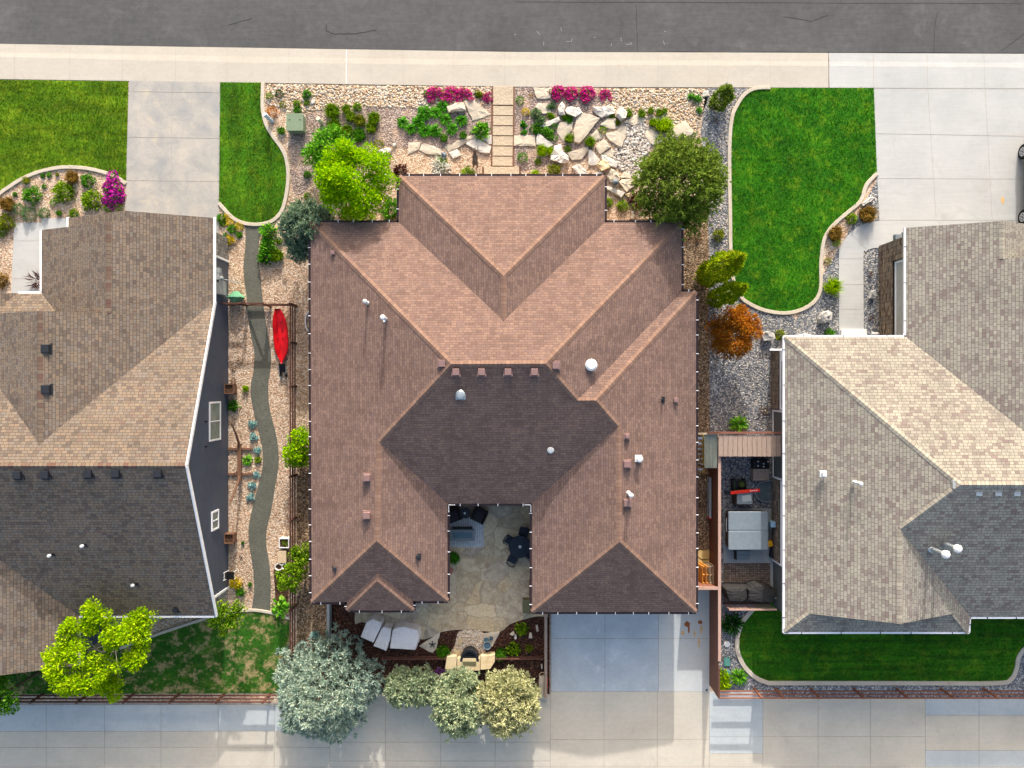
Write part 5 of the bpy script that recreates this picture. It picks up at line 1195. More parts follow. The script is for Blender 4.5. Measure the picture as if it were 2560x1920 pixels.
(1543, 305, 10, 'mat', 'leaf_olive', 'groundcover', 'olive strip along the right of the squarish flagstone'),
(1571, 283, 11, 'tuft', 'leaf_olive_green', 'ornamental_grass', 'grass tuft leaning on the white boulder'),
(1604, 284, 11, 'tuft', 'leaf_olive_green', 'ornamental_grass', 'low grass tuft above a pale fan shaped flagstone'),
(1627, 277, 9, 'tuft', 'leaf_olive_green', 'ornamental_grass', 'small grass tuft, middle one of three in the coarse gravel'),
(1648, 281, 10, 'tuft', 'leaf_olive_green', 'ornamental_grass', 'small grass tuft, right one of three in the coarse gravel'),
(1662, 277, 8, 'tuft', 'leaf_olive_green', 'ornamental_grass', 'smallest grass tuft at the end of the row in coarse gravel'),
(1660, 313, 24, 'softtuft', 'leaf_yellowlime', 'ornamental_grass', 'wide yellow green grass clump above the big pine', dict(sy=.8, rot=0.0)),
(1632, 306, 10, 'softtuft', 'leaf_yellowlime', 'ornamental_grass', 'thin yellow green grass left of the wide clump'),
(1729, 241, 8, 'leafy', 'leaf_lily', 'plant', 'green leafy sprig in the coarse gravel, topmost of three'),
(1744, 247, 8, 'leafy', 'leaf_lily', 'plant', 'green leafy sprig in the coarse gravel, middle of three'),
(1748, 275, 7, 'leafy', 'leaf_lily', 'plant', 'green leafy sprig by the blue gravel, lowest of three'),
(1592, 501, 18, 'mound', 'leaf_burgundy', 'shrub', 'dark burgundy shrub left of the big pine'),
(1521, 505, 11, 'mound', 'leaf_olive_green', 'shrub', 'small green shrub against the house below the flagstone row'),
(1556, 513, 13, 'mound', 'leaf_olive_green', 'shrub', 'small green shrub on tan gravel left of the burgundy one'),
(1735, 585, 26, 'twigs', 'leaf_dry', 'dry_shrub', 'brown dormant shrub under the big pine by the house', dict(h=.7)),
(1791, 301, 9, 'twigs', 'leaf_dry', 'dry_plant', 'dark brown round dry clump below the small conifer'),
(1797, 588, 14, 'mound', 'leaf_olive', 'shrub', 'olive brown round shrub on blue gravel by the lawn edging'),
(1848, 767, 7, 'rosette', 'leaf_lily', 'plant', 'small dark green rosette above the orange shrub'),
(1951, 838, 12, 'mound', 'leaf_olive', 'shrub', 'brown and green shrub at the right house\'s roof corner'),
(1847, 1060, 24, 'lily', 'leaf_bright', 'fern', 'bright green ferny plant above the plank roof', dict(sy=.8, rot=0.0)),
(1909, 1026, 15, 'twigs', 'leaf_dry', 'dry_shrub', 'dark bare shrub beside the right house\'s wall'),
# right front bed
(2170, 535, 23, 'softtuft', 'leaf_bronze', 'ornamental_grass', 'golden orange grass at the top of the curved walk'),
(2131, 546, 13, 'mound', 'leaf_olive_green', 'plant', 'green plant left of the golden orange grass'),
(2120, 550, 8, 'twigs', 'leaf_burgundy', 'dry_plant', 'dark red brown sprig touching the green plant'),
(2089, 584, 20, 'softtuft', 'leaf_bronze', 'ornamental_grass', 'pinkish straw grass by the bend of the curved walk'),
(2091, 604, 10, 'ball', 'leaf_yellowlime', 'plant', 'lime ball below the pinkish straw grass'),
(2069, 653, 8, 'ball', 'leaf_olive', 'plant', 'tiny brown green ball between edging and walk'),
(2082, 716, 23, 'tuft', 'leaf_yellowlime', 'ornamental_grass', 'bright yellow green spiky clump touching the curved walk'),
(2074, 835, 12, 'leafy', 'leaf_green', 'plant', 'green plant at the roof edge left of the porch step'),
(2177, 685, 8, 'twigs', 'leaf_burgundy', 'dry_plant', 'dark red clump in the gravel right of the walk, upper'),
(2178, 793, 10, 'twigs', 'leaf_burgundy', 'dry_plant', 'dark red clump in the gravel right of the walk, lower'),
# right back yard
(1832, 1562, 27, 'lily', 'leaf_dark', 'ornamental_grass', 'large dark green strappy grass beside the tall fence'),
(1847, 1694, 21, 'lily', 'leaf_bright', 'ornamental_grass', 'cream striped strappy plant in the fence corner'),
(1809, 1690, 13, 'leafy', 'leaf_yellowlime', 'shrub', 'lime leafy shrub in the corner of the tall fence, upper'),
(1812, 1712, 13, 'leafy', 'leaf_yellowlime', 'shrub', 'lime leafy shrub in the corner of the tall fence, lower'),
# patio bed
(1109, 1629, 17, 'softtuft', 'leaf_bright', 'ornamental_grass', 'bright green grass left of the stone fireplace'),
(1251, 1634, 15, 'softtuft', 'leaf_bright', 'ornamental_grass', 'bright green grass right of the stone fireplace'),
(1285, 1623, 15, 'leafy', 'leaf_olive_green', 'perennial', 'yellow green perennial in mulch near the back rail'),
(1305, 1573, 14, 'leafy', 'leaf_olive_green', 'perennial', 'yellow green perennial in mulch beside pale stones'),
(1323, 1621, 9, 'mound', 'leaf_olive', 'plant', 'faint olive plant in mulch near the grey wall'),
(1133, 1395, 18, 'tuft', 'leaf_lily', 'spiky_plant', 'vivid green spiky plant at the courtyard\'s left wall'),
(1125, 1428, 7, 'ball', 'petal_red', 'flower_clump', 'small red flowers under the courtyard\'s left eave'),
(1099, 1685, 12, 'ball', 'petal_purple', 'flower_clump', 'purple flower ball left of the stone fireplace', dict(z=.55)),
(787, 1586, 9, 'leafy', 'leaf_blue', 'plant', 'teal plant above the blue spruce'),
]
for t in PL:
    if t[6] == 'x': continue
    opt = (t[7] if len(t) > 7 else None) or {}
    cat = {'ornamental_grass': 'grass clump', 'flower_clump': 'flowers', 'groundcover': 'groundcover', 'shrub': 'shrub'}.get(t[5], 'plant')
    plant(*t[:6], t[6], cat, None, **opt)
# flowering mats
plant(270, 463, 31, 'flower_leaf_green', 'petal_magenta', 'phlox', 'bright magenta phlox mound beside the left driveway, upper half', 'flowers', h=.9)
plant(286, 488, 29, 'flower_leaf_green', 'petal_magenta', 'phlox', 'bright magenta phlox mound beside the left driveway, lower half', 'flowers', h=.9)
for k, (x, y, r, s_, fl, lb) in enumerate([(1090, 235, 21, .8, 'petal_pink', 'pink phlox drift along the sidewalk left of the walk, left end'), (1128, 236, 20, .85, 'petal_pink', 'pink phlox drift left of the walk, second clump from its left end'), (1160, 236, 20, .8, 'petal_pink', 'pink phlox drift left of the walk, third clump, above the thick block'),
    (1397, 233, 22, .75, 'petal_pink', 'dense pink phlox drift right of the walk, left end by the pale slab'), (1430, 235, 20, .8, 'petal_pink', 'dense pink phlox drift right of the walk, middle'), (1470, 236, 24, .75, 'petal_pink', 'dense pink phlox drift right of the walk, right end'), (1516, 237, 13, 1.0, 'petal_pink', 'separate small pink phlox clump at the drift\'s right')]):
    plant(x, y, r, 'flower_leaf_olive', fl, 'phlox', lb, 'flowers', sy=s_, h=.75, rot=0.0)
plant(1195, 234, 15, 'mat', 'leaf_olive', 'groundcover', 'faded brownish phlox mat between pink clumps left of the walk', 'groundcover', sy=.8, rot=0.0)
plant(1218, 241, 11, 'flower_leaf_olive', 'petal_pink', 'phlox', 'small pink phlox ball touching the front walk', 'flowers', h=.8)
plant(1065, 234, 7, 'ball', 'leaf_bright', 'plant', 'tiny lime plant at the left end of the pink drift')
# grass blades over the lawns: uncountable, one object per lawn
def inside(poly, x, y):
    c = np.zeros(len(x), bool); n = len(poly)
    for i in range(n):
        x0, y0 = poly[i]; x1, y1 = poly[i-1]
        if y0 == y1: continue
        c ^= ((y0 > y) != (y1 > y)) & (x < (x1 - x0) * (y - y0) / (y1 - y0) + x0)
    return c
for (poly, z, k), n, lb in zip(LAWNS, (16000, 7000, 24000, 18000, 3500), ("mown grass blades of the upper left lawn", "mown grass blades of the narrow lawn tongue", "mown grass blades of the right front lawn", "mown grass blades of the right back lawn", "patchy grass blades of the lawn behind the left house")):
    pw = np.array(XY(poly)); lo = np.maximum(pw.min(0), [-29.5, -22.5]); hi = np.minimum(pw.max(0), [29.5, 22.5])
    q = rng.uniform(lo, hi, (n * 2, 2)); q = q[inside(pw.tolist(), q[:, 0], q[:, 1])][:n]
    if k == "rear": q = q[(np.sin(q[:, 0] * 2.1 + 1) * np.sin(q[:, 1] * 2.7) + np.sin(q[:, 0] * 5.3) * .4) < .75]
    Bq = np.c_[q, np.full(len(q), .03)]; Dq = unit(rng.normal(size=Bq.shape) * .55 + [0, 0, .8])
    me = leaf_mesh("grass", Bq, Dq, .075 * rng.uniform(.6, 1.3, len(q)), .03, "blade_lawn_right" if k != "left" else "blade_lawn_left")
    o = bpy.data.objects.new("grass", me); col.objects.link(o); tag(o, lb, "grass", None, "stuff")
# ------------------------------------------------------------------ stones of the front garden
def rock(name, pts, hgt, mat, label, cat="flagstone", tilt=0.0, bev=0.03, group=None, z=0.0, jit=1.2):
    """a stone slab with the outline seen on the photo, its own thickness and chipped edge"""
    pp = []
    n = len(pts)
    for i in range(n):
        (x0, y0), (x1, y1) = pts[i], pts[(i+1) % n]; L = math.hypot(x1 - x0, y1 - y0); k = max(1, int(L / 9)); pp.append((x0, y0))
        for j in range(1, k): t = j / k; pp.append((x0 + (x1-x0)*t + random.uniform(-jit, jit), y0 + (y1-y0)*t + random.uniform(-jit, jit)))
    w_ = [P(a, c, z + hgt) for a, c in pp]; cx = sum(p.x for p in w_) / len(w_); cy = sum(p.y for p in w_) / len(w_)
    if sum(w_[i-1].x*w_[i].y - w_[i].x*w_[i-1].y for i in range(len(w_))) < 0: w_ = w_[::-1]
    b = MB(); m = len(w_); a = random.uniform(0, 6.28)
    def ring_(f, zz, dz): return [(cx + (p.x - cx) * f, cy + (p.y - cy) * f, zz + dz * ((p.x - cx) * math.cos(a) + (p.y - cy) * math.sin(a)) * tilt + (random.uniform(-.012, .012) if dz else 0)) for p in w_]
    rings = [ring_(1.02, z - .06, 0), ring_(1.0, z + hgt * .75, 1), ring_(.965, z + hgt, 1), ring_(.6, z + hgt + .012, 1)]
    for rg in rings: b.v += rg
    for q in range(3):
        for i in range(m): j = (i + 1) % m; b.f.append((q*m+i, q*m+j, (q+1)*m+j, (q+1)*m+i)); b.mi.append(0)
    if hgt >= .15:
        k = min(.07, hgt * .2)
        for q in range(m, 4 * m): v = b.v[q]; b.v[q] = (v[0] + random.uniform(-k, k), v[1] + random.uniform(-k, k), v[2] + random.uniform(-k, k * .6))
    ci = len(b.v); b.v.append((cx, cy, z + hgt + .014))
    for i in range(m): b.f.append((3*m+i, 3*m+(i+1) % m, ci)); b.mi.append(0)
    o = b.build(name, mat, None, (cx, cy, z)); return tag(o, label, cat, group)
def Z(pts, ox, oy, s): return [(ox + a / s, oy + c / s) for a, c in pts]
z1 = lambda pts: Z(pts, 1280, 200, 5.267)
z2 = lambda pts: Z(pts, 960, 200, 6.506)
FS = [
 (z1([(270, 95), (565, 95), (500, 240), (330, 245)]), .06, 'sandstone', 'pale slab at the sidewalk beside the pink phlox'),
 (z1([(300, 360), (340, 305), (475, 305), (520, 430), (410, 445)]), .06, 'sandstone', 'tan five sided slab below the sidewalk slab'),
 (z1([(605, 380), (655, 280), (695, 350), (690, 460), (620, 450)]), .2, 'pale_rock', 'narrow upright white rock with a pointed top'),
 (z1([(705, 400), (730, 355), (880, 355), (920, 420), (840, 485), (720, 440)]), .2, 'pale_rock', 'thick white rock right of the narrow pointed one'),
 (z1([(930, 420), (1165, 495), (1000, 710), (890, 835), (820, 815), (810, 680), (850, 500)]), .14, 'sandstone', 'largest flagstone, a long tan slab in the rock garden\'s middle'),
 (z1([(1065, 360), (1330, 350), (1365, 430), (1180, 490), (1080, 400)]), .2, 'pale_rock', 'wide white slab right of the largest flagstone\'s top'),
 (z1([(1385, 400), (1440, 365), (1510, 420), (1490, 500), (1430, 520), (1390, 450)]), .35, 'pale_rock', 'small chunky white boulder beside a grass tuft'),
 (z1([(1160, 590), (1250, 505), (1360, 500), (1365, 645), (1280, 640)]), .08, 'sandstone', 'squarish tan flagstone framed by green mats'),
 (z1([(370, 605), (460, 540), (620, 480), (630, 530), (500, 600), (440, 615)]), .12, 'pale_rock', 'thin slanted pale slab between two green mats'),
 (z1([(600, 620), (620, 560), (810, 550), (790, 660), (690, 800), (650, 780), (590, 680)]), .05, 'sandstone', 'smooth tan slab left of the largest flagstone'),
 (z1([(25, 725), (310, 725), (310, 870), (25, 870)]), .06, 'sandstone', 'rectangular tan and rust slab touching the walk'),
 (z1([(318, 760), (345, 695), (545, 850), (480, 890), (322, 850)]), .1, 'pale_rock', 'triangular grey white slab beside the rectangular one'),
 (z1([(1230, 710), (1380, 660), (1450, 590), (1500, 610), (1500, 750), (1470, 800), (1440, 890), (1290, 800)]), .1, 'sandstone', 'big pale slab beside the dry pebble stream'),
 (z1([(1030, 740), (1110, 650), (1200, 740), (1190, 770), (1100, 800)]), .05, 'sandstone', 'small flat slab below the squarish flagstone'),
 (z1([(1460, 560), (1620, 460), (1700, 435), (1770, 540), (1600, 600)]), .07, 'sandstone', 'fan shaped slab above the dry pebble stream'),
 (z1([(1750, 740), (1780, 610), (2030, 780), (1970, 830), (1850, 855)]), .07, 'sandstone', 'tan slab right of the pebble stream by the pine'),
 ([(1677, 320), (1714, 301), (1735, 332), (1724, 341), (1679, 342)], .08, 'sandstone', 'pale slab at the upper edge of the big pine'),
 (z1([(505, 1040), (560, 860), (640, 850), (750, 1060), (690, 1090)]), .28, 'pale_rock', 'thick pale triangular boulder left of the long tan slab'),
 (z1([(725, 960), (1000, 870), (1015, 930), (920, 1040), (790, 1055)]), .1, 'sandstone', 'long tan slab below the olive grass tuft'),
 (z1([(1010, 930), (1040, 920), (1165, 1050), (1110, 1120), (1005, 1110)]), .12, 'pale_rock', 'pale pointed slab right of the long tan slab'),
 (z1([(1095, 880), (1210, 770), (1310, 880), (1160, 980)]), .12, 'sandstone', 'diamond shaped tan slab left of the stream\'s end'),
 (z1([(1195, 965), (1320, 895), (1340, 990), (1320, 1020), (1240, 990)]), .05, 'sandstone', 'small tan slab tucked under the diamond slab'),
 (z1([(1180, 985), (1235, 985), (1390, 1090), (1370, 1150), (1300, 1130), (1190, 1040)]), .15, 'pale_rock', 'white slab edging the stream below the diamond slab'),
 (z1([(1115, 1110), (1215, 1035), (1300, 1145), (1180, 1190)]), .24, 'buff_block', 'orange tan block resting between white slabs'),
 (z1([(795, 1145), (880, 1095), (1030, 1260), (1000, 1270), (870, 1260)]), .2, 'pale_rock', 'white slab running under the front eave'),
 (z1([(1090, 1220), (1180, 1210), (1220, 1265), (1090, 1265)]), .1, 'pale_rock', 'white rock half hidden by the front eave corner'),
 (z1([(1250, 1260), (1310, 1165), (1400, 1220), (1420, 1310), (1360, 1350), (1290, 1330)]), .2, 'sandstone', 'rounded tan boulder under the blue grey ornament'),
 (z1([(1425, 1270), (1480, 1200), (1560, 1240), (1575, 1295), (1430, 1298)]), .12, 'sandstone', 'small tan rock above the rounded slab by the pine'),
 (z1([(1415, 1340), (1440, 1305), (1580, 1302), (1645, 1370), (1510, 1470)]), .16, 'sandstone', 'rounded pale slab at the lower left of the pine'),
 (z1([(1235, 1410), (1270, 1395), (1495, 1480), (1440, 1550), (1240, 1430)]), .14, 'pale_rock', 'long narrow white slab at the roof\'s front right corner'),
 (z1([(1480, 1500), (1560, 1480), (1540, 1545)]), .1, 'buff_block', 'small orange tan rock by the burgundy shrub'),
 (z2([(1025, 410), (1290, 355), (1330, 480), (1050, 510)]), .25, 'sandstone', 'thick tan block below the left pink drift'),
 (z2([(1305, 345), (1440, 310), (1745, 560), (1440, 665)]), .06, 'sandstone', 'large pointed flagstone reaching the walk'),
 (z2([(390, 1030), (600, 1015), (560, 1130), (380, 1215)]), .06, 'sandstone', 'leftmost flagstone of the row above the front roof'),
 (z2([(572, 1140), (610, 1040), (680, 1025), (800, 1070), (980, 1170), (930, 1225), (670, 1195)]), .06, 'sandstone', 'long flagstone second in the row above the front roof'),
 (z2([(980, 1090), (1390, 910), (1470, 893), (1500, 930), (1240, 1080), (1200, 1100), (1040, 1170)]), .08, 'sandstone', 'long slanting flagstone ending near the walk'),
 (z2([(1360, 960), (1510, 935), (1680, 1045), (1745, 1085), (1720, 1190), (1560, 1175), (1330, 1040)]), .1, 'pale_rock', 'broad pale flagstone under the deer figure'),
 (z2([(1510, 893), (1752, 893), (1752, 1040), (1700, 1040)]), .06, 'pale_rock', 'grey white triangular flagstone against the walk'),
 (z2([(1045, 1180), (1190, 1115), (1255, 1220), (1120, 1280)]), .08, 'pale_rock', 'small square flagstone left of the deer figure'),
 ([(945, 375), (962, 368), (978, 372), (976, 380), (962, 388), (956, 386)], .3, 'pale_rock', 'long white boulder at the right of the lime tree'),
 ([(1060, 1606), (1100, 1581), (1091, 1621), (1082, 1633), (1048, 1616)], .06, 'sandstone', 'triangular flagstone with a metal star on it'),
 ([(1207, 1584), (1250, 1579), (1231, 1617), (1207, 1616)], .06, 'sandstone', 'triangular flagstone under the metal buckets'),
 ([(2155, 508), (2163, 501), (2176, 491), (2188, 494), (2180, 502), (2168, 508), (2158, 515)], .18, 'pale_rock', 'jagged white rock near the white driveway'),
 ([(2050, 798), (2058, 779), (2074, 776), (2083, 783), (2078, 798), (2062, 808), (2053, 805)], .4, 'grey_rock', 'grey boulder with a white top beside the curved walk'),
 ([(2176, 744), (2179, 728), (2190, 724), (2191, 738), (2184, 746)], .25, 'grey_rock', 'grey rock at the foot of the stone wall'),
 ([(1908, 840), (1912, 830), (1922, 826), (1935, 832), (1937, 845), (1928, 852), (1912, 852)], .4, 'grey_rock', 'grey white boulder right of the orange shrub'),
 ([(1274, 1586), (1284, 1578), (1287, 1586), (1281, 1590)], .1, 'sandstone', 'small tan rock in the patio mulch'),
 ([(1286, 1590), (1290, 1586), (1292, 1596), (1289, 1600), (1286, 1597)], .1, 'pale_rock', 'small white rock in the patio mulch'),
 ([(1323, 1583), (1329, 1583), (1331, 1596), (1322, 1596)], .1, 'sandstone', 'upright tan stone in the patio mulch, lower one'),
 ([(1339, 1564), (1344, 1562), (1347, 1578), (1342, 1580)], .08, 'sandstone', 'thin tan stone in the patio mulch by the grey wall'),
 ([(1352, 1662), (1356, 1661), (1357, 1672), (1353, 1674)], .12, 'pale_rock', 'small white stone below the back rail'),
 ([(1349, 1694), (1366, 1692), (1366, 1752), (1352, 1752), (1347, 1720)], .3, 'sandstone', 'tan boulder at the end of the grey wall by the alley'),
 ([(778, 251), (784, 249), (787, 256), (782, 260), (777, 257)], .1, 'pale_rock', 'small white stone near the sidewalk above the utility box'),
 ([(981, 359), (987, 356), (991, 361), (988, 367), (981, 366)], .12, 'pale_rock', 'small pale yellow stone right of the white boulder'),
 ([(1758, 228), (1772, 226), (1772, 240), (1756, 242)], .08, 'pale_rock', 'flat white stone left of the small conifer'),
 ([(1578, 528), (1584, 527), (1586, 547), (1578, 547)], .12, 'sandstone', 'upright tan stone below the burgundy shrub by the pine'),
 ([(1144, 1609), (1149, 1594), (1154, 1598), (1154, 1612), (1148, 1616)], .1, 'buff_block', 'cream stone at the left edge of the white pebbles'),
 ([(1135, 1628), (1141, 1624), (1150, 1628), (1150, 1638), (1138, 1640)], .12, 'buff_block', 'cream stone left of the fireplace arch'),
]
for p, h_, m_, lb in FS:
    rock('flagstone' if 'slab' in lb or 'flagstone' in lb else ('boulder' if 'boulder' in lb else 'rock'), p, h_, m_, lb, 'flagstone' if ('slab' in lb or 'flagstone' in lb) else 'rock', tilt=.04)
# pebbles of the dry stream: uncountable
def stones(poly, n, r0, r1, z, mats, label, name="pebbles"):
    b = MB(); pw = XY(poly); A = np.array(pw); lo = A.min(0); hi = A.max(0); q = rng.uniform(lo, hi, (n * 3, 2)); q = q[inside(pw, q[:, 0], q[:, 1])][:n]
    for x, y in q:
        r = random.uniform(r0, r1); a = random.uniform(0, 6.28); k = 7; b.cur = random.randrange(len(mats)); i = len(b.v); ex = random.uniform(.65, 1)
        for zz, f in ((0, 1.0), (r * .45, .85), (r * .7, .4)):
            for j in range(k):
                t = 6.283 * j / k; X = math.cos(t) * r * f; Y = math.sin(t) * r * f * ex; b.v.append((x + X * math.cos(a) - Y * math.sin(a), y + X * math.sin(a) + Y * math.cos(a), z + zz - .01))
        for l_ in range(2):
            for j in range(k): jj = (j + 1) % k; b.f.append((i+l_*k+j, i+l_*k+jj, i+(l_+1)*k+jj, i+(l_+1)*k+j)); b.mi.append(b.cur)
        b.f.append(tuple(i + 2*k + j for j in range(k))); b.mi.append(b.cur)
    o = b.build(name, mats); return tag(o, label, "pebbles", None, "stuff")
m_plain("peb_a", "#b4ada4", .1, 6, .8); m_plain("peb_b", "#9a9087", .15, 6, .8); m_plain("peb_c", "#cac5be", .06, 6, .8); m_plain("peb_d", "#8a8078", .15, 6, .8); m_plain("peb_e", "#c0a88c", .12, 6, .85); m_plain("peb_f", "#a58b70", .15, 6, .85); m_plain("peb_g", "#cdc0ae", .08, 6, .85)
stones(sm([(1563, 314), (1616, 312), (1630, 352), (1610, 409), (1598, 448), (1547, 420), (1530, 388), (1558, 350)]), 900, .05, .1, .01, ["peb_a", "peb_b", "peb_c", "peb_a", "peb_d"], "pale grey river pebbles filling the dry stream")
stones([(668, 212), (1228, 219), (1226, 262), (1120, 274), (880, 264), (760, 280), (668, 262)], 2600, .035, .08, .004, ["peb_e", "peb_g", "peb_f", "peb_e", "peb_a"], "coarse cream stones along the sidewalk left of the walk")
stones([(1504, 223), (1756, 224), (1762, 250), (1748, 300), (1738, 335), (1640, 296), (1540, 296), (1504, 262)], 1500, .035, .08, .004, ["peb_e", "peb_g", "peb_f", "peb_e", "peb_a"], "coarse cream stones along the sidewalk right of the walk")
stones(sm([(1150, 1579), (1203, 1579), (1205, 1615), (1215, 1640), (1130, 1640), (1140, 1610)]), 420, .025, .05, .026, ["peb_g", "peb_c", "peb_e"], "white pebbles before the stone fireplace")
stones([(1770, 230), (1850, 230), (1832, 300), (1826, 640), (1790, 640), (1772, 480), (1790, 330)], 900, .03, .06, .004, ["peb_a", "peb_d", "peb_b", "peb_a"], "blue grey stones of the strip beside the right lawn")
# walk of square slabs
wl = [('uppermost, widest slab of the front walk, at the sidewalk', (1233, 217, 1283, 263)), ('second slab of the front walk from the sidewalk', (1233, 266, 1282.5, 289)), ('third slab of the front walk from the sidewalk', (1232.5, 291, 1282, 314)), ('fourth slab of the front walk, the middle one', (1232, 316.5, 1282, 339)), ('fifth slab of the front walk, level with the rust slab', (1232, 341.5, 1282, 364.5)), ('sixth slab of the front walk, beside the deer figure', (1231.5, 367, 1281.5, 390)), ('seventh slab of the front walk, just above the landing', (1231, 392.5, 1281, 415))]
b = MB(); b.sheet(XY([(1228, 215), (1287, 215), (1286, 417), (1302, 417), (1302, 470), (1205, 470), (1205, 417), (1227, 417)]), .012); struct(b.build("walk_border", "brown_wood"), "dark timber border round the front walk slabs", "border")
for lb, (x0, y0, x1, y1) in wl:
    b = MB(); b.prism(XY([(x0, y0), (x1, y0), (x1, y1), (x0, y1)]), -.02, .06); o = b.build("walk_slab", "aggregate", None, P((x0+x1)/2, (y0+y1)/2), bevel=.012); tag(o, "pebbly " + lb, "paving slab", "slabs of the front walk")
b = MB(); b.prism(XY([(1210, 418), (1298, 418), (1298, 470), (1210, 470)]), -.02, .09); o = b.build("walk_slab", "aggregate", None, P(1254, 440), bevel=.012); tag(o, "wide pebbly landing slab of the front walk, partly under the eave", "paving slab", "slabs of the front walk")

# ------------------------------------------------------------------ fences
def rail_fence(name, label, pts, hts, posts, mat="fence_wood", ph=1.25, pw=.11, rail=.12, cat="fence", mats=None):
    """rails along ground pixels pts at heights hts; posts at ground pixels"""
    p0 = G(*pts[0]); t = thing(name, label, cat, (p0.x, p0.y, 0))
    for h in hts:
        b = MB()
        for a, c in zip(pts, pts[1:]): b.beam(G(*a, h), G(*c, h), .045, rail)
        b.build("rail", mat, t)
    for q in posts:
        b = MB(); p = G(*q); b.box((p.x, p.y, ph / 2), (pw, pw, ph)); b.build("post", mat, t, bevel=.008)
    return t
rail_fence("rail_fence", "low brown rail fence running down the west side of the house", [(742, 765), (741.5, 1640)], (.35, .78, 1.2), [(741, y) for y in (765, 858, 966, 1077, 1186, 1293, 1402, 1511, 1618)], ph=1.27)
rail_fence("rail_fence", "low brown rail fence along the alley behind the left house", [(-300, 1733), (694, 1733)], (.3, .72, 1.12), [(-230 + 113 * k, 1734) for k in range(9)], ph=1.2)
rail_fence("rail_fence", "low red brown rail fence along the alley behind the right house", [(1785, 1722), (3000, 1722)], (.3, .75, 1.2), [(x, 1721) for x in (1885, 1938, 2026, 2133, 2240, 2351, 2458, 2566, 2674, 2782, 2890)], "redwood", ph=1.28)
rail_fence("rail_fence", "short brown rail behind the patio mulch bed, left of the fireplace", [(955, 1640), (1118, 1640)], (.15, .45), [(960, 1640), (1040, 1640), (1116, 1640)], ph=.5)
rail_fence("rail_fence", "short brown rail behind the patio mulch bed, right of the fireplace", [(1232, 1640), (1357, 1640)], (.15, .45), [(1236, 1640), (1279, 1642), (1355, 1640)], ph=.5)
rail_fence("rail_fence", "short brown rail fence from the navy wall to the gate", [(572, 764), (618, 764)], (.35, .8, 1.2), [(617, 764)], ph=1.25)
rail_fence("rail_fence", "short brown rail fence above the kayak's tip", [(676, 766), (738, 766)], (.35, .8, 1.2), [(677, 766)], ph=1.25)
p = G(646, 764); t = thing("garden_gate", "brown wooden garden gate with diagonal brace across the winding path", "gate", (p.x, p.y, 0)); b = MB()
for h in (.2, 1.2): b.beam(G(619.5, 764, h), G(674.5, 764, h), .05, .14)
for x in (621, 673): b.beam(G(x, 764, .12), G(x, 764, 1.28), .12, .05)
b.beam(G(622, 764, .25), G(672, 764, 1.15), .04, .1); b.build("gate_frame", "fence_wood", t)
b = MB(); b.box((G(671, 0).x, p.y + .05, .9), (.12, .04, .06)); b.build("latch", "dark_metal", t)
# tall board fence between house and right neighbour
p = G(1775, 1300); t = thing("board_fence", "tall red brown board fence between the house and right back yard", "fence", (p.x, p.y, 0))
for k, (y0, y1) in enumerate([(1110, 1180), (1180, 1280), (1280, 1372), (1372, 1462), (1462, 1552), (1552, 1642), (1642, 1712)]):
    b = MB(); A = G(1774, y0); B2 = G(1774, y1); b.box(((A.x), (A.y + B2.y) / 2, .92), (.04, abs(A.y - B2.y) - .02, 1.76)); b.build("board_panel", "fence_board", t)
    if k: q = G(1775.8, y0); b = MB(); b.box((q.x, q.y, .95), (.03, .1, 1.8)); b.build("post", "fence_wood", t)
b = MB(); A = G(1775.5, 1110); B2 = G(1775.5, 1622); b.box((A.x, (A.y + B2.y) / 2, 1.83), (.15, abs(A.y - B2.y), .05)); b.build("top_cap", "fence_cap", t)
b = MB(); A = G(1774.5, 1640); B2 = G(1774.5, 1712); b.box((A.x, (A.y + B2.y) / 2, 1.82), (.09, abs(A.y - B2.y), .03)); b.build("top_cap", "fence_wood", t)
p = G(1740, 1462); t = thing("side_gate", "orange brown board gate between the garage wall and tall fence", "gate", (p.x, p.y, 0))
b = MB(); A = G(1709, 1448); B2 = G(1772, 1448); b.box(((A.x + B2.x) / 2, A.y, .9), (abs(A.x - B2.x), .05, 1.75)); b.build("board_panel", "redwood", t)
b = MB(); b.box(((A.x + B2.x) / 2, A.y, 1.81), (abs(A.x - B2.x), .16, .05)); b.build("top_cap", "fence_cap", t)
# grey retaining walls
def wall_thing(name, x0, y0, x1, y1, h, mat, label):
    b = MB(); b.prism([(q.x, q.y) for q in (G(x0, y0), G(x1, y0), G(x1, y1), G(x0, y1))], -.05, h); o = b.build(name, mat, None, G((x0+x1)/2, (y0+y1)/2), bevel=.02); return tag(o, label, "wall")
wall_thing("retaining_wall", 822, 1498, 829, 1600, .5, "pale_pad", "short grey wall between brown gravel and patio mulch bed")
wall_thing("retaining_wall", 1360, 1515, 1367, 1735, .55, "grey_wood", "low grey timber wall between mulch bed and garage driveway")

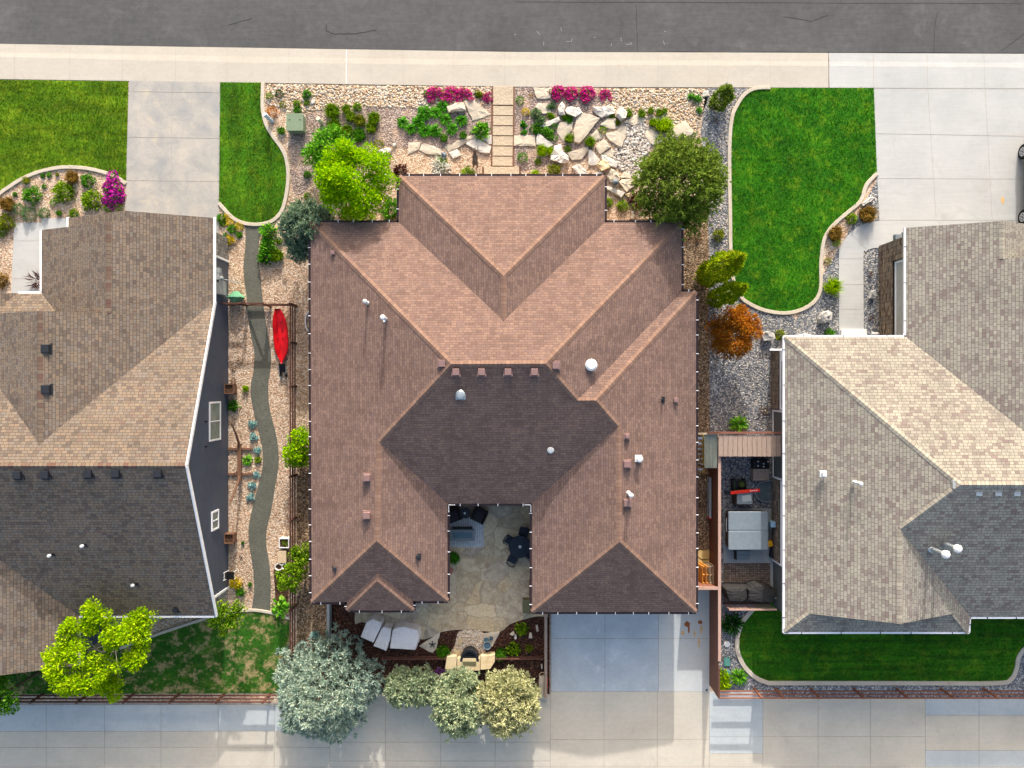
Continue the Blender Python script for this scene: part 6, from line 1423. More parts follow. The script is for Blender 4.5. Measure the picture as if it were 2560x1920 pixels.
# ------------------------------------------------------------------ utilities in front
p = P(737, 306, .6); t = thing("utility_box", "green metal utility transformer box on front gravel", "utility box", (p.x, p.y - .02, 0))
pp = [P(717, 285, .62), P(757, 285, .62), P(757, 326, .62), P(717, 326, .62)]; b = MB(); b.prism([(q.x, q.y) for q in pp], 0, .6); b.build("cabinet", "utility_green", t, bevel=.03)
b = MB(); c = (pp[0] + pp[2]) / 2; b.box((c.x, c.y, .625), (.93, .95, .03)); b.build("lid", "utility_green", t, bevel=.012)
for s_ in (-1, 1): b = MB(); b.box((c.x + .28 * s_, c.y + .13, .645), (.1, .02, .015)); b.build("hinge", "dark_metal", t)
for (x, y, r, h, m_, lb, ln) in ((805, 309, .11, .75, "cream_paint", "cream bollard marker standing right of the green utility box", (-.03, .02)), (681, 304, .11, .7, "pale_blue", "pale blue leaning utility pedestal at the lawn edging", (-.16, .12))):
    q = P(x, y); t = thing("utility_pedestal", lb, "pedestal", (q.x, q.y, 0)); b = MB(); b.tube([(q.x, q.y, 0), (q.x + ln[0], q.y + ln[1], h * .8)], [r, r], 14); b.build("post", m_, t, smooth=False)
    b = MB(); b.tube([(q.x + ln[0], q.y + ln[1], h * .8 - .01), (q.x + ln[0]*1.3, q.y + ln[1]*1.3, h)], [r * 1.15, r * .9], 14); b.build("cap", m_, t)
# deer figure, gazing ball, ornaments
def skin_body(name, verts, edges, radii, mat, parent, root=0, sub=1):
    me = bpy.data.meshes.new(name); o_ = ORG[parent.name]; me.from_pydata([(v[0]-o_.x, v[1]-o_.y, v[2]-o_.z) for v in verts], edges, []); me.materials.append(M[mat])
    o = bpy.data.objects.new(name, me); col.objects.link(o); o.parent = parent; ORG[o.name] = o_
    md = o.modifiers.new("skin", 'SKIN'); sv = me.skin_vertices[0].data
    for i, r in enumerate(radii): sv[i].radius = (r, r) if not hasattr(r, '__len__') else r
    sv[root].use_root = True; s = o.modifiers.new("sub", 'SUBSURF'); s.levels = sub; s.render_levels = sub; return o
q = P(1189, 405); dx, dy = q.x, q.y
t = thing("deer_statue", "dark bronze deer figure with antlers among the front flagstones", "statue", (dx, dy, 0))
V3 = lambda x, y, z: (dx + x, dy + y, z)
vv = [V3(0, -.05, .62), V3(0, .12, .66), V3(0, -.28, .64), V3(0, -.36, .70), V3(0, .24, .82), V3(0, .30, 1.0), V3(0, .42, 1.0), V3(0, .5, .96),
      V3(.09, .14, .55), V3(.1, .16, .30), V3(.1, .14, .02), V3(-.09, .14, .55), V3(-.1, .14, .30), V3(-.1, .16, .02), V3(.1, -.26, .5), V3(.11, -.22, .36), V3(.11, -.34, .22), V3(.11, -.31, .02), V3(-.1, -.26, .5), V3(-.11, -.22, .36), V3(-.11, -.34, .22), V3(-.11, -.31, .02)]
ed = [(0, 1), (0, 2), (2, 3), (1, 4), (4, 5), (5, 6), (6, 7), (1, 8), (8, 9), (9, 10), (1, 11), (11, 12), (12, 13), (2, 14), (14, 15), (15, 16), (16, 17), (2, 18), (18, 19), (19, 20), (20, 21)]
rr = [.15, .16, .14, .03, .08, .075, .06, .03, .06, .03, .025, .06, .03, .025, .07, .045, .03, .025, .07, .045, .03, .025]
skin_body("body", vv, ed, rr, "statue_bronze", t)
for s_ in (-1, 1):
    b = MB(); b.tube([V3(.04*s_, .3, 1.04), V3(.14*s_, .28, 1.2), V3(.2*s_, .36, 1.36)], [.022, .02, .01], 6); b.tube([V3(.14*s_, .28, 1.2), V3(.26*s_, .24, 1.3)], [.018, .008], 6); b.tube([V3(.18*s_, .33, 1.3), V3(.16*s_, .44, 1.38)], [.016, .008], 6); b.build("antler", "statue_bronze", t)
    b = MB(); b.tube([V3(.05*s_, .29, 1.02), V3(.16*s_, .25, 1.03)], [.03, .008], 6); b.build("ear", "statue_bronze", t)
q = P(1111, 391); t = thing("quail_figure", "small blue grey bird figure at the end of a flagstone", "statue", (q.x, q.y, 0)); b = MB(); b.lathe((q.x, q.y, 0), [(.05, 0), (.13, .06), (.16, .16), (.12, .26), (.04, .3)], 14); b.build("body", "blue_stone", t, smooth=True)
b = MB(); b.lathe((q.x - .08, q.y + .06, .24), [(.02, 0), (.07, .05), (.06, .11), (.01, .14)], 10); b.tube([(q.x - .12, q.y + .1, .31), (q.x - .2, q.y + .15, .3)], [.02, .004], 6); b.build("head", "blue_stone", t, smooth=True)
q = P(1538, 457, .2); b = MB(); b.lathe((q.x, q.y, .16), [(.06, 0), (.15, .06), (.17, .15), (.13, .25), (.05, .3)], 14); tag(b.build("garden_ornament", "blue_stone", None, (q.x, q.y, .16), smooth=True), "blue grey rounded stone ornament on a boulder by the roof corner", "ornament")
q = P(2183, 836); t = thing("garden_statue", "small white garden figure beside the porch step", "statue", (q.x, q.y, 0)); b = MB(); b.lathe((q.x, q.y, 0), [(.14, 0), (.12, .15), (.08, .3), (.1, .4), (.04, .46)], 12); b.build("body", "white_paint", t, smooth=True); b = MB(); b.lathe((q.x, q.y, .44), [(.03, 0), (.075, .05), (.07, .12), (.02, .16)], 12); b.build("head", "white_paint", t, smooth=True)
b = MB(); q = P(1081, 1611, .07)
for k in range(5):
    a = 6.283 * k / 5 + .3; b.beam((q.x, q.y, .1), (q.x + .2*math.cos(a), q.y + .2*math.sin(a), .1), .045, .02)
tag(b.build("metal_star", "dark_metal", None, (q.x, q.y, .09)), "dark metal star ornament on the triangular flagstone", "ornament")
# ------------------------------------------------------------------ west side things
# kayak lying upside up against the fence, nose tipped towards the street
def kayak():
    a = P(697, 772, .35); c = P(707, 908, .15); t = thing("kayak", "bright red sit-on-top kayak leaning against the rail fence", "kayak", (a.x, (a.y + c.y) / 2, 0))
    ax = (c - a); L = ax.length; ax.normalize(); sx = ax.cross(Vector((0, 0, 1))).normalized(); up = sx.cross(ax); tilt = Matrix.Rotation(R(8), 3, ax); sx = tilt @ sx; up = tilt @ up
    N = 26; m = 16; b = MB(); i0 = 0
    for j in range(N + 1):
        u = j / N; wv = .44 * max(.02, 1 - abs(2*u - .98) ** 3.0 * (.72 if u < .49 else 1.0))
        wv = max(.03, wv if u > .02 else .16); hgt = .17 * (1 - .3 * abs(2*u - 1)); lift = .14 * abs(2*u - 1) ** 2.5
        for k in range(m):
            q = 6.283 * k / m; x = math.cos(q) * wv; z = math.sin(q) * hgt
            if z > 0: z = z * .55 + .05 * math.exp(-(abs(x) / max(wv, .05) * 4) ** 2) * min(1, u * 6) - (.05 * math.exp(-((abs(x) / max(wv, .05) - .35) * 5) ** 2))
            p = a + ax * (L * u) + sx * x + up * (z + lift + .02); b.v.append(tuple(p))
    for j in range(N):
        for k in range(m): q = (k + 1) % m; b.f.append((j*m+k, j*m+q, (j+1)*m+q, (j+1)*m+k)); b.mi.append(0)
    b.f.append(tuple(range(m))); b.f.append(tuple(N*m + k for k in range(m))[::-1]); b.mi += [0, 0]
    b.build("hull", "kayak_red", t, smooth=True)
    for u in (.24, .40, .54):
        for s_ in (-.15, .15): p = a + ax * (L * u) + sx * s_ + up * (.105 + .14 * abs(2*u-1) ** 2.5); b = MB(); b.lathe(p, [(.028, -.03), (.03, .012), (.01, .014)], 10); b.build("scupper_hole", "black_plastic", t)
    p = a + ax * .05 + up * .2; b = MB(); b.tube([p - sx * .1, p + up * .04, p + sx * .1], .015, 6); b.build("carry_handle", "black_plastic", t)
kayak()
q = P(710, 930); t = thing("kayak_trolley", "black folded trolley with grey arms below the red kayak", "trolley", (q.x, q.y, 0))
b = MB(); b.box((q.x, q.y + .22, .3), (.34, .5, .08), rx=.3); b.build("deck", "black_plastic", t, bevel=.02)
for s_ in (-1, 1):
    b = MB(); b.tube([(q.x + .2*s_, q.y + .3, .32), (q.x + .19*s_, q.y - .1, .25), (q.x + .08*s_, q.y - .42, .1)], .028, 7); b.build("arm", "galvanized", t)
    b = MB(); b.tube([(q.x + .13*s_, q.y - .15, .13), (q.x + .19*s_, q.y - .15, .13)], [.13, .13], 14); b.build("wheel", "tyre", t)
# arc hammock stand
q = G(600, 1154); t = thing("hammock_stand", "brown wooden arc hammock stand on gravel beside the navy wall", "hammock stand", (q.x, q.y, 0))
pts = [(G(597, 1053), 1.15), (G(602.5, 1082), .75), (G(604.5, 1107), .42), (G(604, 1130), .22), (G(603.5, 1154), .15), (G(604, 1176), .22), (G(603, 1200), .42), (G(599, 1226), .8), (G(594, 1252), 1.2)]
b = MB(); b.tube([(p.x, p.y, h) for p, h in pts], [.045, .06, .075, .08, .08, .08, .075, .06, .045], 8); b.build("arc_beam", "brown_wood", t)
b = MB(); b.beam(G(604, 1108, .32), G(604, 1200, .32), .2, .12); b.build("thick_beam", "brown_wood", t)
for y in (1122, 1185): b = MB(); b.beam(G(571, y, .06), G(633, y, .06), .12, .11); b.build("cross_foot", "brown_wood", t)
for (x, y, lb) in ((574, 972, "brown wooden box against the navy wall, upper of two"), (575, 1341, "brown wooden box against the navy wall, lower of two")):
    q = G(583, y); t = thing("planter_box", lb, "planter box", (q.x, q.y, 0)); w0 = (G(588, 0).x - G(571, 0).x)
    b = MB()
    for dx_, dy_, sx_, sy_ in ((0, .25, .5, .04), (0, -.25, .5, .04), (.24, 0, .04, .46), (-.24, 0, .04, .46)): b.box((q.x + dx_, q.y + dy_, .4), (sx_, sy_, .5))
    b.box((q.x, q.y, .17), (.44, .46, .04)); b.build("box", "brown_wood", t)
    b = MB(); b.box((q.x, q.y, .46), (.43, .45, .2)); b.build("filling", "soil", t)
# green tarp covered chair
q = P(584, 741, .4); t = thing("tarp_cover", "creased pale green tarp draped by the gate and navy wall", "tarp", (q.x, q.y, 0)); b = MB()
top = [P(566, 742, .62), P(587, 727, .66), P(603, 742, .6), P(583, 757, .55)]; mid = P(585, 742, .78); low = [Vector((p.x + (p.x - mid.x) * .12, p.y + (p.y - mid.y) * .12, .06)) for p in top]
for i in range(4): j = (i+1) % 4; b.face([top[j], top[i], mid]); b.face([low[j], low[i], top[i], top[j]])
b.build("cover", "tarp_green", t)
# window wells
for (x, y, r, lb, m_, half) in ((776, 804, .55, "white rimmed window well under the west eave", "white_paint", -1), (2010, 846, .5, "white rimmed window well at the right house's front", "white_paint", 2)):
    q = P(x, y); b = MB(); n = 16; rr_ = [(math.pi/2 + math.pi * k / n) if half == -1 else (math.pi * k / n) for k in range(n + 1)]
    pts = [(q.x + math.cos(a) * r * (.45 if half == -1 else 1), q.y + math.sin(a) * r * (1 if half == -1 else .45)) for a in rr_]; b.ribbon(pts, .06, -.02, .16); tag(b.build("window_well", m_, None, (q.x, q.y, 0)), lb, "window well")
# soil bed side: trough planter, board, pots
q = P(710, 1358, .4); t = thing("trough_planter", "white rimmed square planter with green plants by the rail fence", "planter", (q.x, q.y, 0)); b = MB()
for dx_, dy_, sx_, sy_ in ((0, .25, .56, .05), (0, -.25, .56, .05), (.255, 0, .05, .45), (-.255, 0, .05, .45)): b.box((q.x + dx_, q.y + dy_, .22), (sx_, sy_, .42))
b.build("tub", "white_paint", t, bevel=.015); b = MB(); b.box((q.x, q.y, .2), (.46, .45, .3)); b.build("earth", "soil", t)
o = bpy.data.objects.new("foliage", pm_mound("leaf_olive_green", 60, .4, .22)); col.objects.link(o); o.parent = t; o.location = (.05, .02, .33); o.scale = (.2, .2, .16); ORG[o.name] = ORG[t.name]
q = P(711, 1388); t = thing("garden_bench", "small pale weathered plank bench by the rail fence", "bench", (q.x, q.y, 0))
for k in (-1, 1): b = MB(); b.box((q.x + .115 * k, q.y, .4), (.22, .66, .05)); b.build("seat_plank", "pale_wood", t)
for k in (-1, 1): b = MB(); b.box((q.x, q.y + .28*k, .185), (.4, .06, .37)); b.build("leg", "brown_wood", t)
for (x, y, r, lb) in ((698, 1416, .19, "white pot, the left and larger of two beside the plank bench"), (713, 1415, .16, "white pot with a dark plant, the right of two beside the plank bench")):
    q = P(x, y, .25); t = thing("plant_pot", lb, "pot", (q.x, q.y, 0)); b = MB(); b.lathe((q.x, q.y, 0), [(r * .7, 0), (r, .34), (r * 1.08, .35), (r * 1.08, .4), (r * .88, .4), (r * .84, .3), (.01, .3)], 18); b.build("pot", "white_paint", t, smooth=False)
    b = MB(); b.lathe((q.x, q.y, .3), [(r * .82, 0), (r * .8, .02), (.01, .03)], 14); b.build("earth", "soil", t)
# white chair by the wall
q = P(582, 1434); t = thing("garden_chair", "white framed folding chair with dark seat by the navy wall", "chair", (q.x, q.y, 0))
for s_ in (-1, 1):
    for d in (-.2, .22): b = MB(); b.tube([(q.x + d, q.y + .2*s_, 0), (q.x + d, q.y + .2*s_, .44)], .018, 6); b.build("leg", "white_paint", t)
b = MB(); b.box((q.x + .02, q.y, .45), (.44, .42, .035)); b.build("seat", "black_plastic", t, bevel=.01)
b = MB(); x_ = q.x - .22
b.tube([(x_, q.y - .21, .44), (x_ - .06, q.y - .21, .92)], .02, 6); b.tube([(x_, q.y + .21, .44), (x_ - .06, q.y + .21, .92)], .02, 6); b.tube([(x_ - .06, q.y - .22, .92), (x_ - .06, q.y + .22, .92)], .022, 6); b.tube([(x_ - .02, q.y - .21, .62), (x_ - .02, q.y + .21, .62)], .018, 6); b.build("back_frame", "white_paint", t)

# ------------------------------------------------------------------ courtyard
q = P(1163, 1331); b = MB(); b.prism(XY([(1110, 1294), (1209, 1294), (1209, 1368), (1110, 1368)]), .02, .035); tag(b.build("outdoor_rug", "rug_stripe", None, (q.x, q.y, .02)), "grey blue striped outdoor rug in the courtyard", "rug")
q = P(1156, 1338, .5); t = thing("fire_table", "rectangular grey fire table standing on the striped rug", "fire table", (q.x, q.y, 0))
b = MB(); b.box((q.x, q.y, .24), (1.2, .5, .42)); b.build("base", "dark_metal", t); b = MB()
for dx_, dy_, sx_, sy_ in ((0, .225, 1.36, .16), (0, -.225, 1.36, .16), (-.6, 0, .16, .29), (.6, 0, .16, .29)): b.box((q.x + dx_, q.y + dy_, .48), (sx_, sy_, .06))
b.build("top", "table_grey", t); b = MB(); b.box((q.x, q.y, .475), (1.03, .28, .05)); b.build("glass_tray", "glass_teal", t)
b = MB(); b.box((q.x - .02, q.y + .36, .3), (1.1, .06, .5)); b.build("wind_guard", "black_plastic", t)
def lounge(x, y, rot, lb):
    q = P(x, y, .4); t = thing("wicker_armchair", lb, "armchair", (q.x, q.y, 0)); m = Matrix.Rotation(rot, 3, 'Z')
    def bb(name, c, d, mat, bev=.03, rx=0): b = MB(); v = m @ Vector(c); b.box((q.x + v.x, q.y + v.y, c[2]), d, rz=rot, rx=rx); b.build(name, mat, t, bevel=bev)
    bb("base", (0, 0, .19), (.76, .76, .34), "wicker"); bb("seat_cushion", (0, -.04, .42), (.56, .62, .12), "cushion_dark", .04); bb("backrest", (0, .36, .55), (.76, .12, .62), "wicker", .03, -.12)
    for s_ in (-1, 1): bb("armrest", (.35 * s_, -.02, .46), (.1, .66, .24), "wicker")
lounge(1134, 1288, .35, "dark wicker armchair at the courtyard's left wall beside the round side table"); lounge(1198, 1289, -.45, "dark wicker armchair on the right of the round side table")
q = P(1163, 1282, .5); t = thing("side_table", "small round dark side table between two wicker armchairs", "table", (q.x, q.y, 0)); b = MB(); b.lathe((q.x, q.y, .5), [(.3, 0), (.31, .02), (.3, .04), (.01, .04)], 26); b.build("tabletop", "dark_metal", t)
for k in range(3): a = 2.09 * k; b = MB(); b.tube([(q.x + .22*math.cos(a), q.y + .22*math.sin(a), 0), (q.x + .18*math.cos(a), q.y + .18*math.sin(a), .5)], .018, 6); b.build("leg", "dark_metal", t)
b = MB(); b.lathe((q.x - .02, q.y, .545), [(.06, 0), (.07, .07), (.05, .12), (.04, .12)], 12); tag(b.build("candle_jar", "vent_white", None, (q.x - .02, q.y, .54)), "small pale candle jar on the round side table", "jar")
q = P(1300, 1367, .74); t = thing("dining_table", "round dark navy patio dining table with an umbrella hole", "table", (q.x, q.y, 0)); TQ = q.copy()
b = MB(); n = 36; b.lathe((q.x, q.y, .7), [(.6, 0), (.62, .02), (.6, .045), (.1, .05), (.05, .05), (.05, -.02)], n); b.build("tabletop", "table_navy", t)
b = MB(); b.lathe((q.x, q.y, .748), [(.085, 0), (.085, .012), (.035, .014)], 16); b.build("umbrella_ring", "galvanized", t)
for k in range(4): a = .785 + 1.571 * k; b = MB(); b.tube([(q.x + .5*math.cos(a), q.y + .5*math.sin(a), 0), (q.x + .38*math.cos(a), q.y + .38*math.sin(a), .72)], .03, 6); b.build("leg", "dark_metal", t)
def dining_chair(x, y, lb):
    q = P(x, y, .6); v = Vector((q.x - TQ.x, q.y - TQ.y)); a = math.atan2(v.y, v.x); t = thing("dining_chair", lb, "chair", (q.x, q.y, 0), "chairs round the dining table")
    c_, s_ = math.cos(a), math.sin(a); W = lambda u, w_: (q.x + c_*u - s_*w_, q.y + s_*u + c_*w_)
    b = MB(); xx, yy = W(-.08, 0); b.box((xx, yy, .44), (.46, .48, .04), rz=a); b.build("seat", "table_navy", t, bevel=.02)
    for u in (-.28, .12):
        for w_ in (-.2, .2): b = MB(); b.tube([(*W(u, w_), 0), (*W(u, w_), .43)], .02, 6); b.build("leg", "dark_metal", t)
    b = MB()
    arc = [W(.16 + .1 * math.cos(k / 6 * math.pi - math.pi/2), .25 * math.sin(k / 6 * math.pi - math.pi/2)) for k in range(7)]
    b.tube([(px, py, .88 - .12 * abs(k - 3) / 3) for k, (px, py) in enumerate(arc)], .028, 6)
    for k in range(1, 6): b.tube([(*W(.14 + .06*math.cos(k/6*math.pi - math.pi/2), .22 * math.sin(k / 6 * math.pi - math.pi/2)), .45), (*arc[k], .86 - .12 * abs(k - 3) / 3)], .018, 5)
    b.build("backrest", "dark_metal", t)
    for w_ in (-.25, .25): b = MB(); b.tube([(*W(.15, w_), .66), (*W(-.26, w_), .64), (*W(-.28, w_), .44)], .02, 6); b.build("armrest", "dark_metal", t)
dining_chair(1271, 1350, "dark metal dining chair on the table's left side"); dining_chair(1310, 1328, "dark metal dining chair above the round table"); dining_chair(1280, 1402, "dark metal dining chair below the round table"); dining_chair(1331, 1393, "dark metal dining chair at the table's lower right, partly under the eave")
# covered furniture
def cover(px, h, lb, mat="cover_white", name="furniture_cover", cat="furniture cover", fold=.03, bot=1.06):
    w_ = [P(a, c, h) for a, c in px]; cx = sum(p.x for p in w_)/len(w_); cy = sum(p.y for p in w_)/len(w_)
    if sum(w_[i-1].x*w_[i].y - w_[i].x*w_[i-1].y for i in range(len(w_))) < 0: w_ = w_[::-1]
    pp = []
    for i, p in enumerate(w_):
        q = w_[(i+1) % len(w_)]; k = 5
        for j in range(k): f = j / k; pp.append(((p.x + (q.x-p.x)*f), (p.y + (q.y-p.y)*f)))
    b = MB(); m = len(pp); ph = [random.uniform(-1, 1) for _ in range(m)]
    for r_, (f, z) in enumerate(((bot, .02), (bot * .99, .15), (1.02, h * .6), (1.0, h * .93), (.95, h), (.55, h + .03))):
        for k, (x, y) in enumerate(pp): g = f + ph[k] * fold * (1.2 - z / (h + .1)) * .8; b.v.append((cx + (x - cx) * g, cy + (y - cy) * g, z + (ph[(k*3) % m] * .012 if z > h * .9 else 0)))
    for r_ in range(5):
        for k in range(m): j = (k + 1) % m; b.f.append((r_*m+k, r_*m+j, (r_+1)*m+j, (r_+1)*m+k)); b.mi.append(0)
    i = len(b.v); b.v.append((cx, cy, h + .035))
    for k in range(m): b.f.append((5*m+k, 5*m+(k+1) % m, i)); b.mi.append(0)
    return tag(b.build(name, mat, None, (cx, cy, 0), smooth=False), lb, cat)
cover([(901, 1593), (916, 1555), (932, 1547), (952, 1555), (953, 1566), (933, 1608)], .8, "white furniture cover, leftmost of three in the mulch bed")
cover([(933, 1616), (953, 1572), (960, 1567), (978, 1572), (975, 1600), (965, 1628)], .75, "white furniture cover, the narrow middle one of three in the mulch bed")
cover([(974, 1622), (981, 1575), (994, 1568), (1012, 1567), (1045, 1576), (1047, 1596), (1038, 1626)], .8, "large white furniture cover, rightmost of three in the mulch bed")
# outdoor stone fireplace
q = G(1170, 1640); t = thing("stone_fireplace", "low buff stone outdoor fireplace with a black arched hood", "fireplace", (q.x, q.y, 0))
def blk(name, px, z0, z1, mat): b = MB(); b.prism([(p.x, p.y) for p in [P(a, c, z1) for a, c in px]], z0, z1); return b.build(name, mat, t, bevel=.03)
blk("stone_block", [(1117, 1642), (1142, 1640), (1141, 1676), (1112, 1674)], 0, .55, "buff_block"); blk("stone_block", [(1142.5, 1646), (1200, 1646), (1200, 1677), (1142.5, 1677)], 0, .6, "buff_block"); blk("stone_block", [(1201, 1640), (1237, 1637), (1237, 1655), (1226, 1673), (1201, 1675)], 0, .58, "buff_block")
b = MB(); c = P(1174, 1652, .5); m = 14
ar = [(c.x + .52 * math.cos(math.pi * k / m), c.y + .66 * math.sin(math.pi * k / m)) for k in range(m + 1)]
inn = [(c.x + .38 * math.cos(math.pi * k / m), c.y + .5 * math.sin(math.pi * k / m)) for k in range(m + 1)]
b.prism(ar + inn[::-1], 0, .62); b.build("arched_hood", "dark_metal", t, bevel=.02)
b = MB(); b.prism(inn, 0, .5); b.build("fire_bowl", "black_plastic", t)
for k in range(4): b = MB(); b.beam((c.x - .36, c.y + .06 + .1*k, .57), (c.x + .36, c.y + .06 + .1*k, .57), .03, .03); b.build("grate_bar", "dark_metal", t)
b = MB(); b.box((c.x, c.y - .1, .62), (.74, .2, .03)); b.build("lintel", "olive_mat", t)
for (x, y, r, h, m_, lb) in ((1218, 1614, .21, .36, "galvanized", "metal bucket with dark water on a triangular flagstone"), (1216, 1600, .16, .2, "pale_pad", "low grey metal pot behind the bucket"), (1228, 1595, .1, .12, "dark_metal", "small dark metal ring pot beside the buckets")):
    q = P(x, y, h); t = thing("metal_bucket", lb, "bucket", (q.x, q.y, .05)); b = MB(); b.lathe((q.x, q.y, .05), [(r*.75, 0), (r, h), (r*1.06, h+.01), (r*.9, h), (r*.85, h*.8), (.01, h*.8)], 20); b.build("bucket", m_, t)
    b = MB(); b.lathe((q.x, q.y, .05 + h*.8 + .004), [(r*.84, 0), (.01, .004)], 16); b.build("water", "glass_teal", t)
q = P(1318, 1516, .4); b = MB(); b.box((q.x, q.y, .24), (.5, .75, .46)); tag(b.build("storage_box", "olive_mat", None, (q.x, q.y, .02), bevel=.02), "olive storage box at the garage wing's eave by the patio", "box")
q = P(1325, 1470, .4); b = MB(); b.box((q.x + .1, q.y, .3), (.3, .8, .56)); tag(b.build("wood_cabinet", "brown_wood", None, (q.x, q.y, .02), bevel=.02), "dark brown cabinet half hidden under the garage wing's eave", "cabinet")
q = P(1356, 1687); b = MB(); n = 20; b.tube([(q.x + .18*math.cos(6.283*k/n), q.y + .18*math.sin(6.283*k/n), .12) for k in range(n + 1)], .025, 6, cap=False); tag(b.build("wire_wreath", "pale_wood", None, (q.x, q.y, .1)), "thin pale wreath ring lying by the low timber wall", "wreath")
b = MB(); b.beam(P(1368, 1695, .1), P(1368, 1720, .1), .05, .1); q = P(1368, 1707); tag(b.build("red_edging", "bright_red", None, (q.x, q.y, 0)), "short red edging strip beside the tan boulder", "edging strip")

# ------------------------------------------------------------------ right side yard
# step ladder leaning on the shed roof
q = G(1731, 1130); t = thing("ladder", "yellow and silver ladder leaning against the house's east gutter", "ladder", (q.x, q.y, 0))
A0 = P(1744.5, 1182, .02); A1 = P(1743, 1086, 1.95); B0 = P(1759, 1182, .02); B1 = P(1757.5, 1086, 1.95)
b = MB(); b.beam(A0, A1, .05, .08); b.build("rail", "ladder_yellow", t); b = MB(); b.beam(B0, B1, .05, .08); b.build("rail", "ladder_yellow", t)
for k in range(7): f = (k + .7) / 7.4; b = MB(); b.beam(A0.lerp(A1, f), B0.lerp(B1, f), .1, .03); b.build("rung", "aluminium", t)
# corrugated lean-to roof and plank shed
q = G(1755, 1123); t = thing("lean_to", "corrugated grey lean-to roof between house and plank roof", "lean-to", (q.x, q.y, 0))
b = MB(); a0 = P(1761, 1086, 1.9); a1 = P(1794, 1086, 1.9); a2 = P(1794, 1170, 1.75); a3 = P(1761, 1170, 1.75); nn = 44
for k in range(nn):
    f0, f1 = k / nn, (k + 1) / nn; z0 = .018 * math.cos(k * 1.35); z1 = .018 * math.cos((k + 1) * 1.35); u = Vector((0, 0, 1))
    b.face([a3.lerp(a2, f0) + u*z0, a3.lerp(a2, f1) + u*z1, a0.lerp(a1, f1) + u*z1, a0.lerp(a1, f0) + u*z0])
b.build("roof_sheet", "corrugated", t); b = MB(); b.beam(P(1741, 1084, 1.93), P(1794, 1084, 1.93), .1, .1); b.build("beam", "pale_wood", t)
for x, y in ((1763, 1087), (1792, 1087), (1763, 1168), (1792, 1168)): b = MB(); p = P(x, y, 1.8); b.box((p.x, p.y, .86), (.08, .08, 1.72)); b.build("post", "fence_wood", t)
q = G(1850, 1110); t = thing("plank_shed", "low shed roofed with weathered grey brown planks beside the right house", "shed", (q.x, q.y, 0)); X0, X1 = 1796, 1953; npk = 13
for k in range(npk):
    x0 = X0 + (X1 - X0) * k / npk + .5; x1 = X0 + (X1 - X0) * (k + 1) / npk - .5; b = MB(); b.prism([(p.x, p.y) for p in PP([(x0, 1088 + random.uniform(-.5, .5)), (x1, 1088), (x1, 1141 + random.uniform(-.6, .6)), (x0, 1141)], 2.0)], 1.96, 2.0 + random.uniform(-.004, .004)); b.build("roof_plank", "grey_wood", t)
b = MB(); b.beam(P(1768, 1082, 1.95), P(1953, 1082, 1.95), .1, .2); b.build("front_fascia", "redwood", t)
b = MB(); p0 = G(1792, 1094); p1 = G(1916, 1094); b.box(((p0.x + p1.x)/2, p0.y, .92), (p1.x - p0.x, .05, 1.84)); b.build("front_wall", "redwood", t)
for x in (1798, 1915): b = MB(); p = G(x, 1128); b.box((p.x, p.y, .97), (.09, .09, 1.94)); b.build("post", "fence_wood", t)
# things in the gravel nook
def box_thing(name, x, y, z, d, mat, lb, cat, rz=0, bev=.02, base=0.0, top=1.0):
    q = P(x, y, base + z); b = MB(); b.box((q.x, q.y, base + z / 2), (d[0], d[1], z), rz=rz, top=top); return tag(b.build(name, mat, None, (q.x, q.y, base), bevel=bev), lb, cat)
q = P(1904, 1160, .5); t = thing("seed_tray", "black crate of small white pots below the plank roof", "crate", (q.x, q.y, 0)); b = MB(); b.box((q.x, q.y, .25), (.9, .5, .5)); b.build("crate", "black_plastic", t, bevel=.02)
for dx_, dy_ in ((-.2, .14), (-.2, -.1), (.1, .02), (.1, -.14), (.34, .14)): b = MB(); b.lathe((q.x + dx_, q.y + dy_, .5), [(.035, 0), (.04, .05), (.01, .055)], 10); b.build("pot", "vent_white", t)
t_ = thing("lumber_box", "weathered plank box against the right house's wall", "box", tuple(P(1903, 1187)))
q = P(1903, 1187, .5)
for k in range(4): b = MB(); b.box((q.x, q.y + .24 - .16*k, .25 + .006*(k % 2)), (.86, .15, .5)); b.build("board", "grey_wood", t_)
q = P(1850, 1212, .5); t = thing("lawn_mower", "black and green lawn mower on the dark gravel", "lawn mower", (q.x, q.y, 0)); b = MB(); b.box((q.x, q.y, .25), (.78, .5, .22)); b.build("deck", "black_plastic", t, bevel=.05)
b = MB(); b.lathe((q.x + .12, q.y, .36), [(.18, 0), (.18, .12), (.12, .18), (.01, .19)], 16); b.build("engine", "mower_green", t); b = MB(); b.box((q.x - .26, q.y, .37), (.05, .46, .04)); b.build("stripe", "mower_green", t)
for dx_ in (-.3, .3):
    for dy_ in (-.26, .26): b = MB(); b.tube([(q.x + dx_, q.y + dy_ - .03, .12), (q.x + dx_, q.y + dy_ + .03, .12)], [.12, .12], 12); b.build("wheel", "tyre", t)
q = P(1857, 1229, .9); t = thing("long_red_tool", "long bright red metal bar with a dark end lying over grey equipment", "tool", (q.x, q.y, 0)); b = MB(); b.beam(P(1826, 1232, .86), P(1899, 1225, .86), .17, .12); b.build("bar", "bright_red", t, bevel=.02)
b = MB(); b.beam(P(1812, 1231, .84), P(1826, 1232, .84), .22, .1); b.build("dark_end", "black_plastic", t)
for k in range(4): b = MB(); p = P(1877 + 5*k, 1227.4 - .5*k, .93); b.box((p.x, p.y, .925), (.06, .05, .008)); b.build("decal", "white_paint", t)
q = P(1862, 1250, .8); t = thing("equipment_cover", "grey covered garden machine under the long red bar", "machine", (q.x, q.y, 0)); b = MB(); b.box((q.x, q.y + .1, .39), (1.0, .85, .78), top=.9); b.build("body", "spa_side", t, bevel=.06)
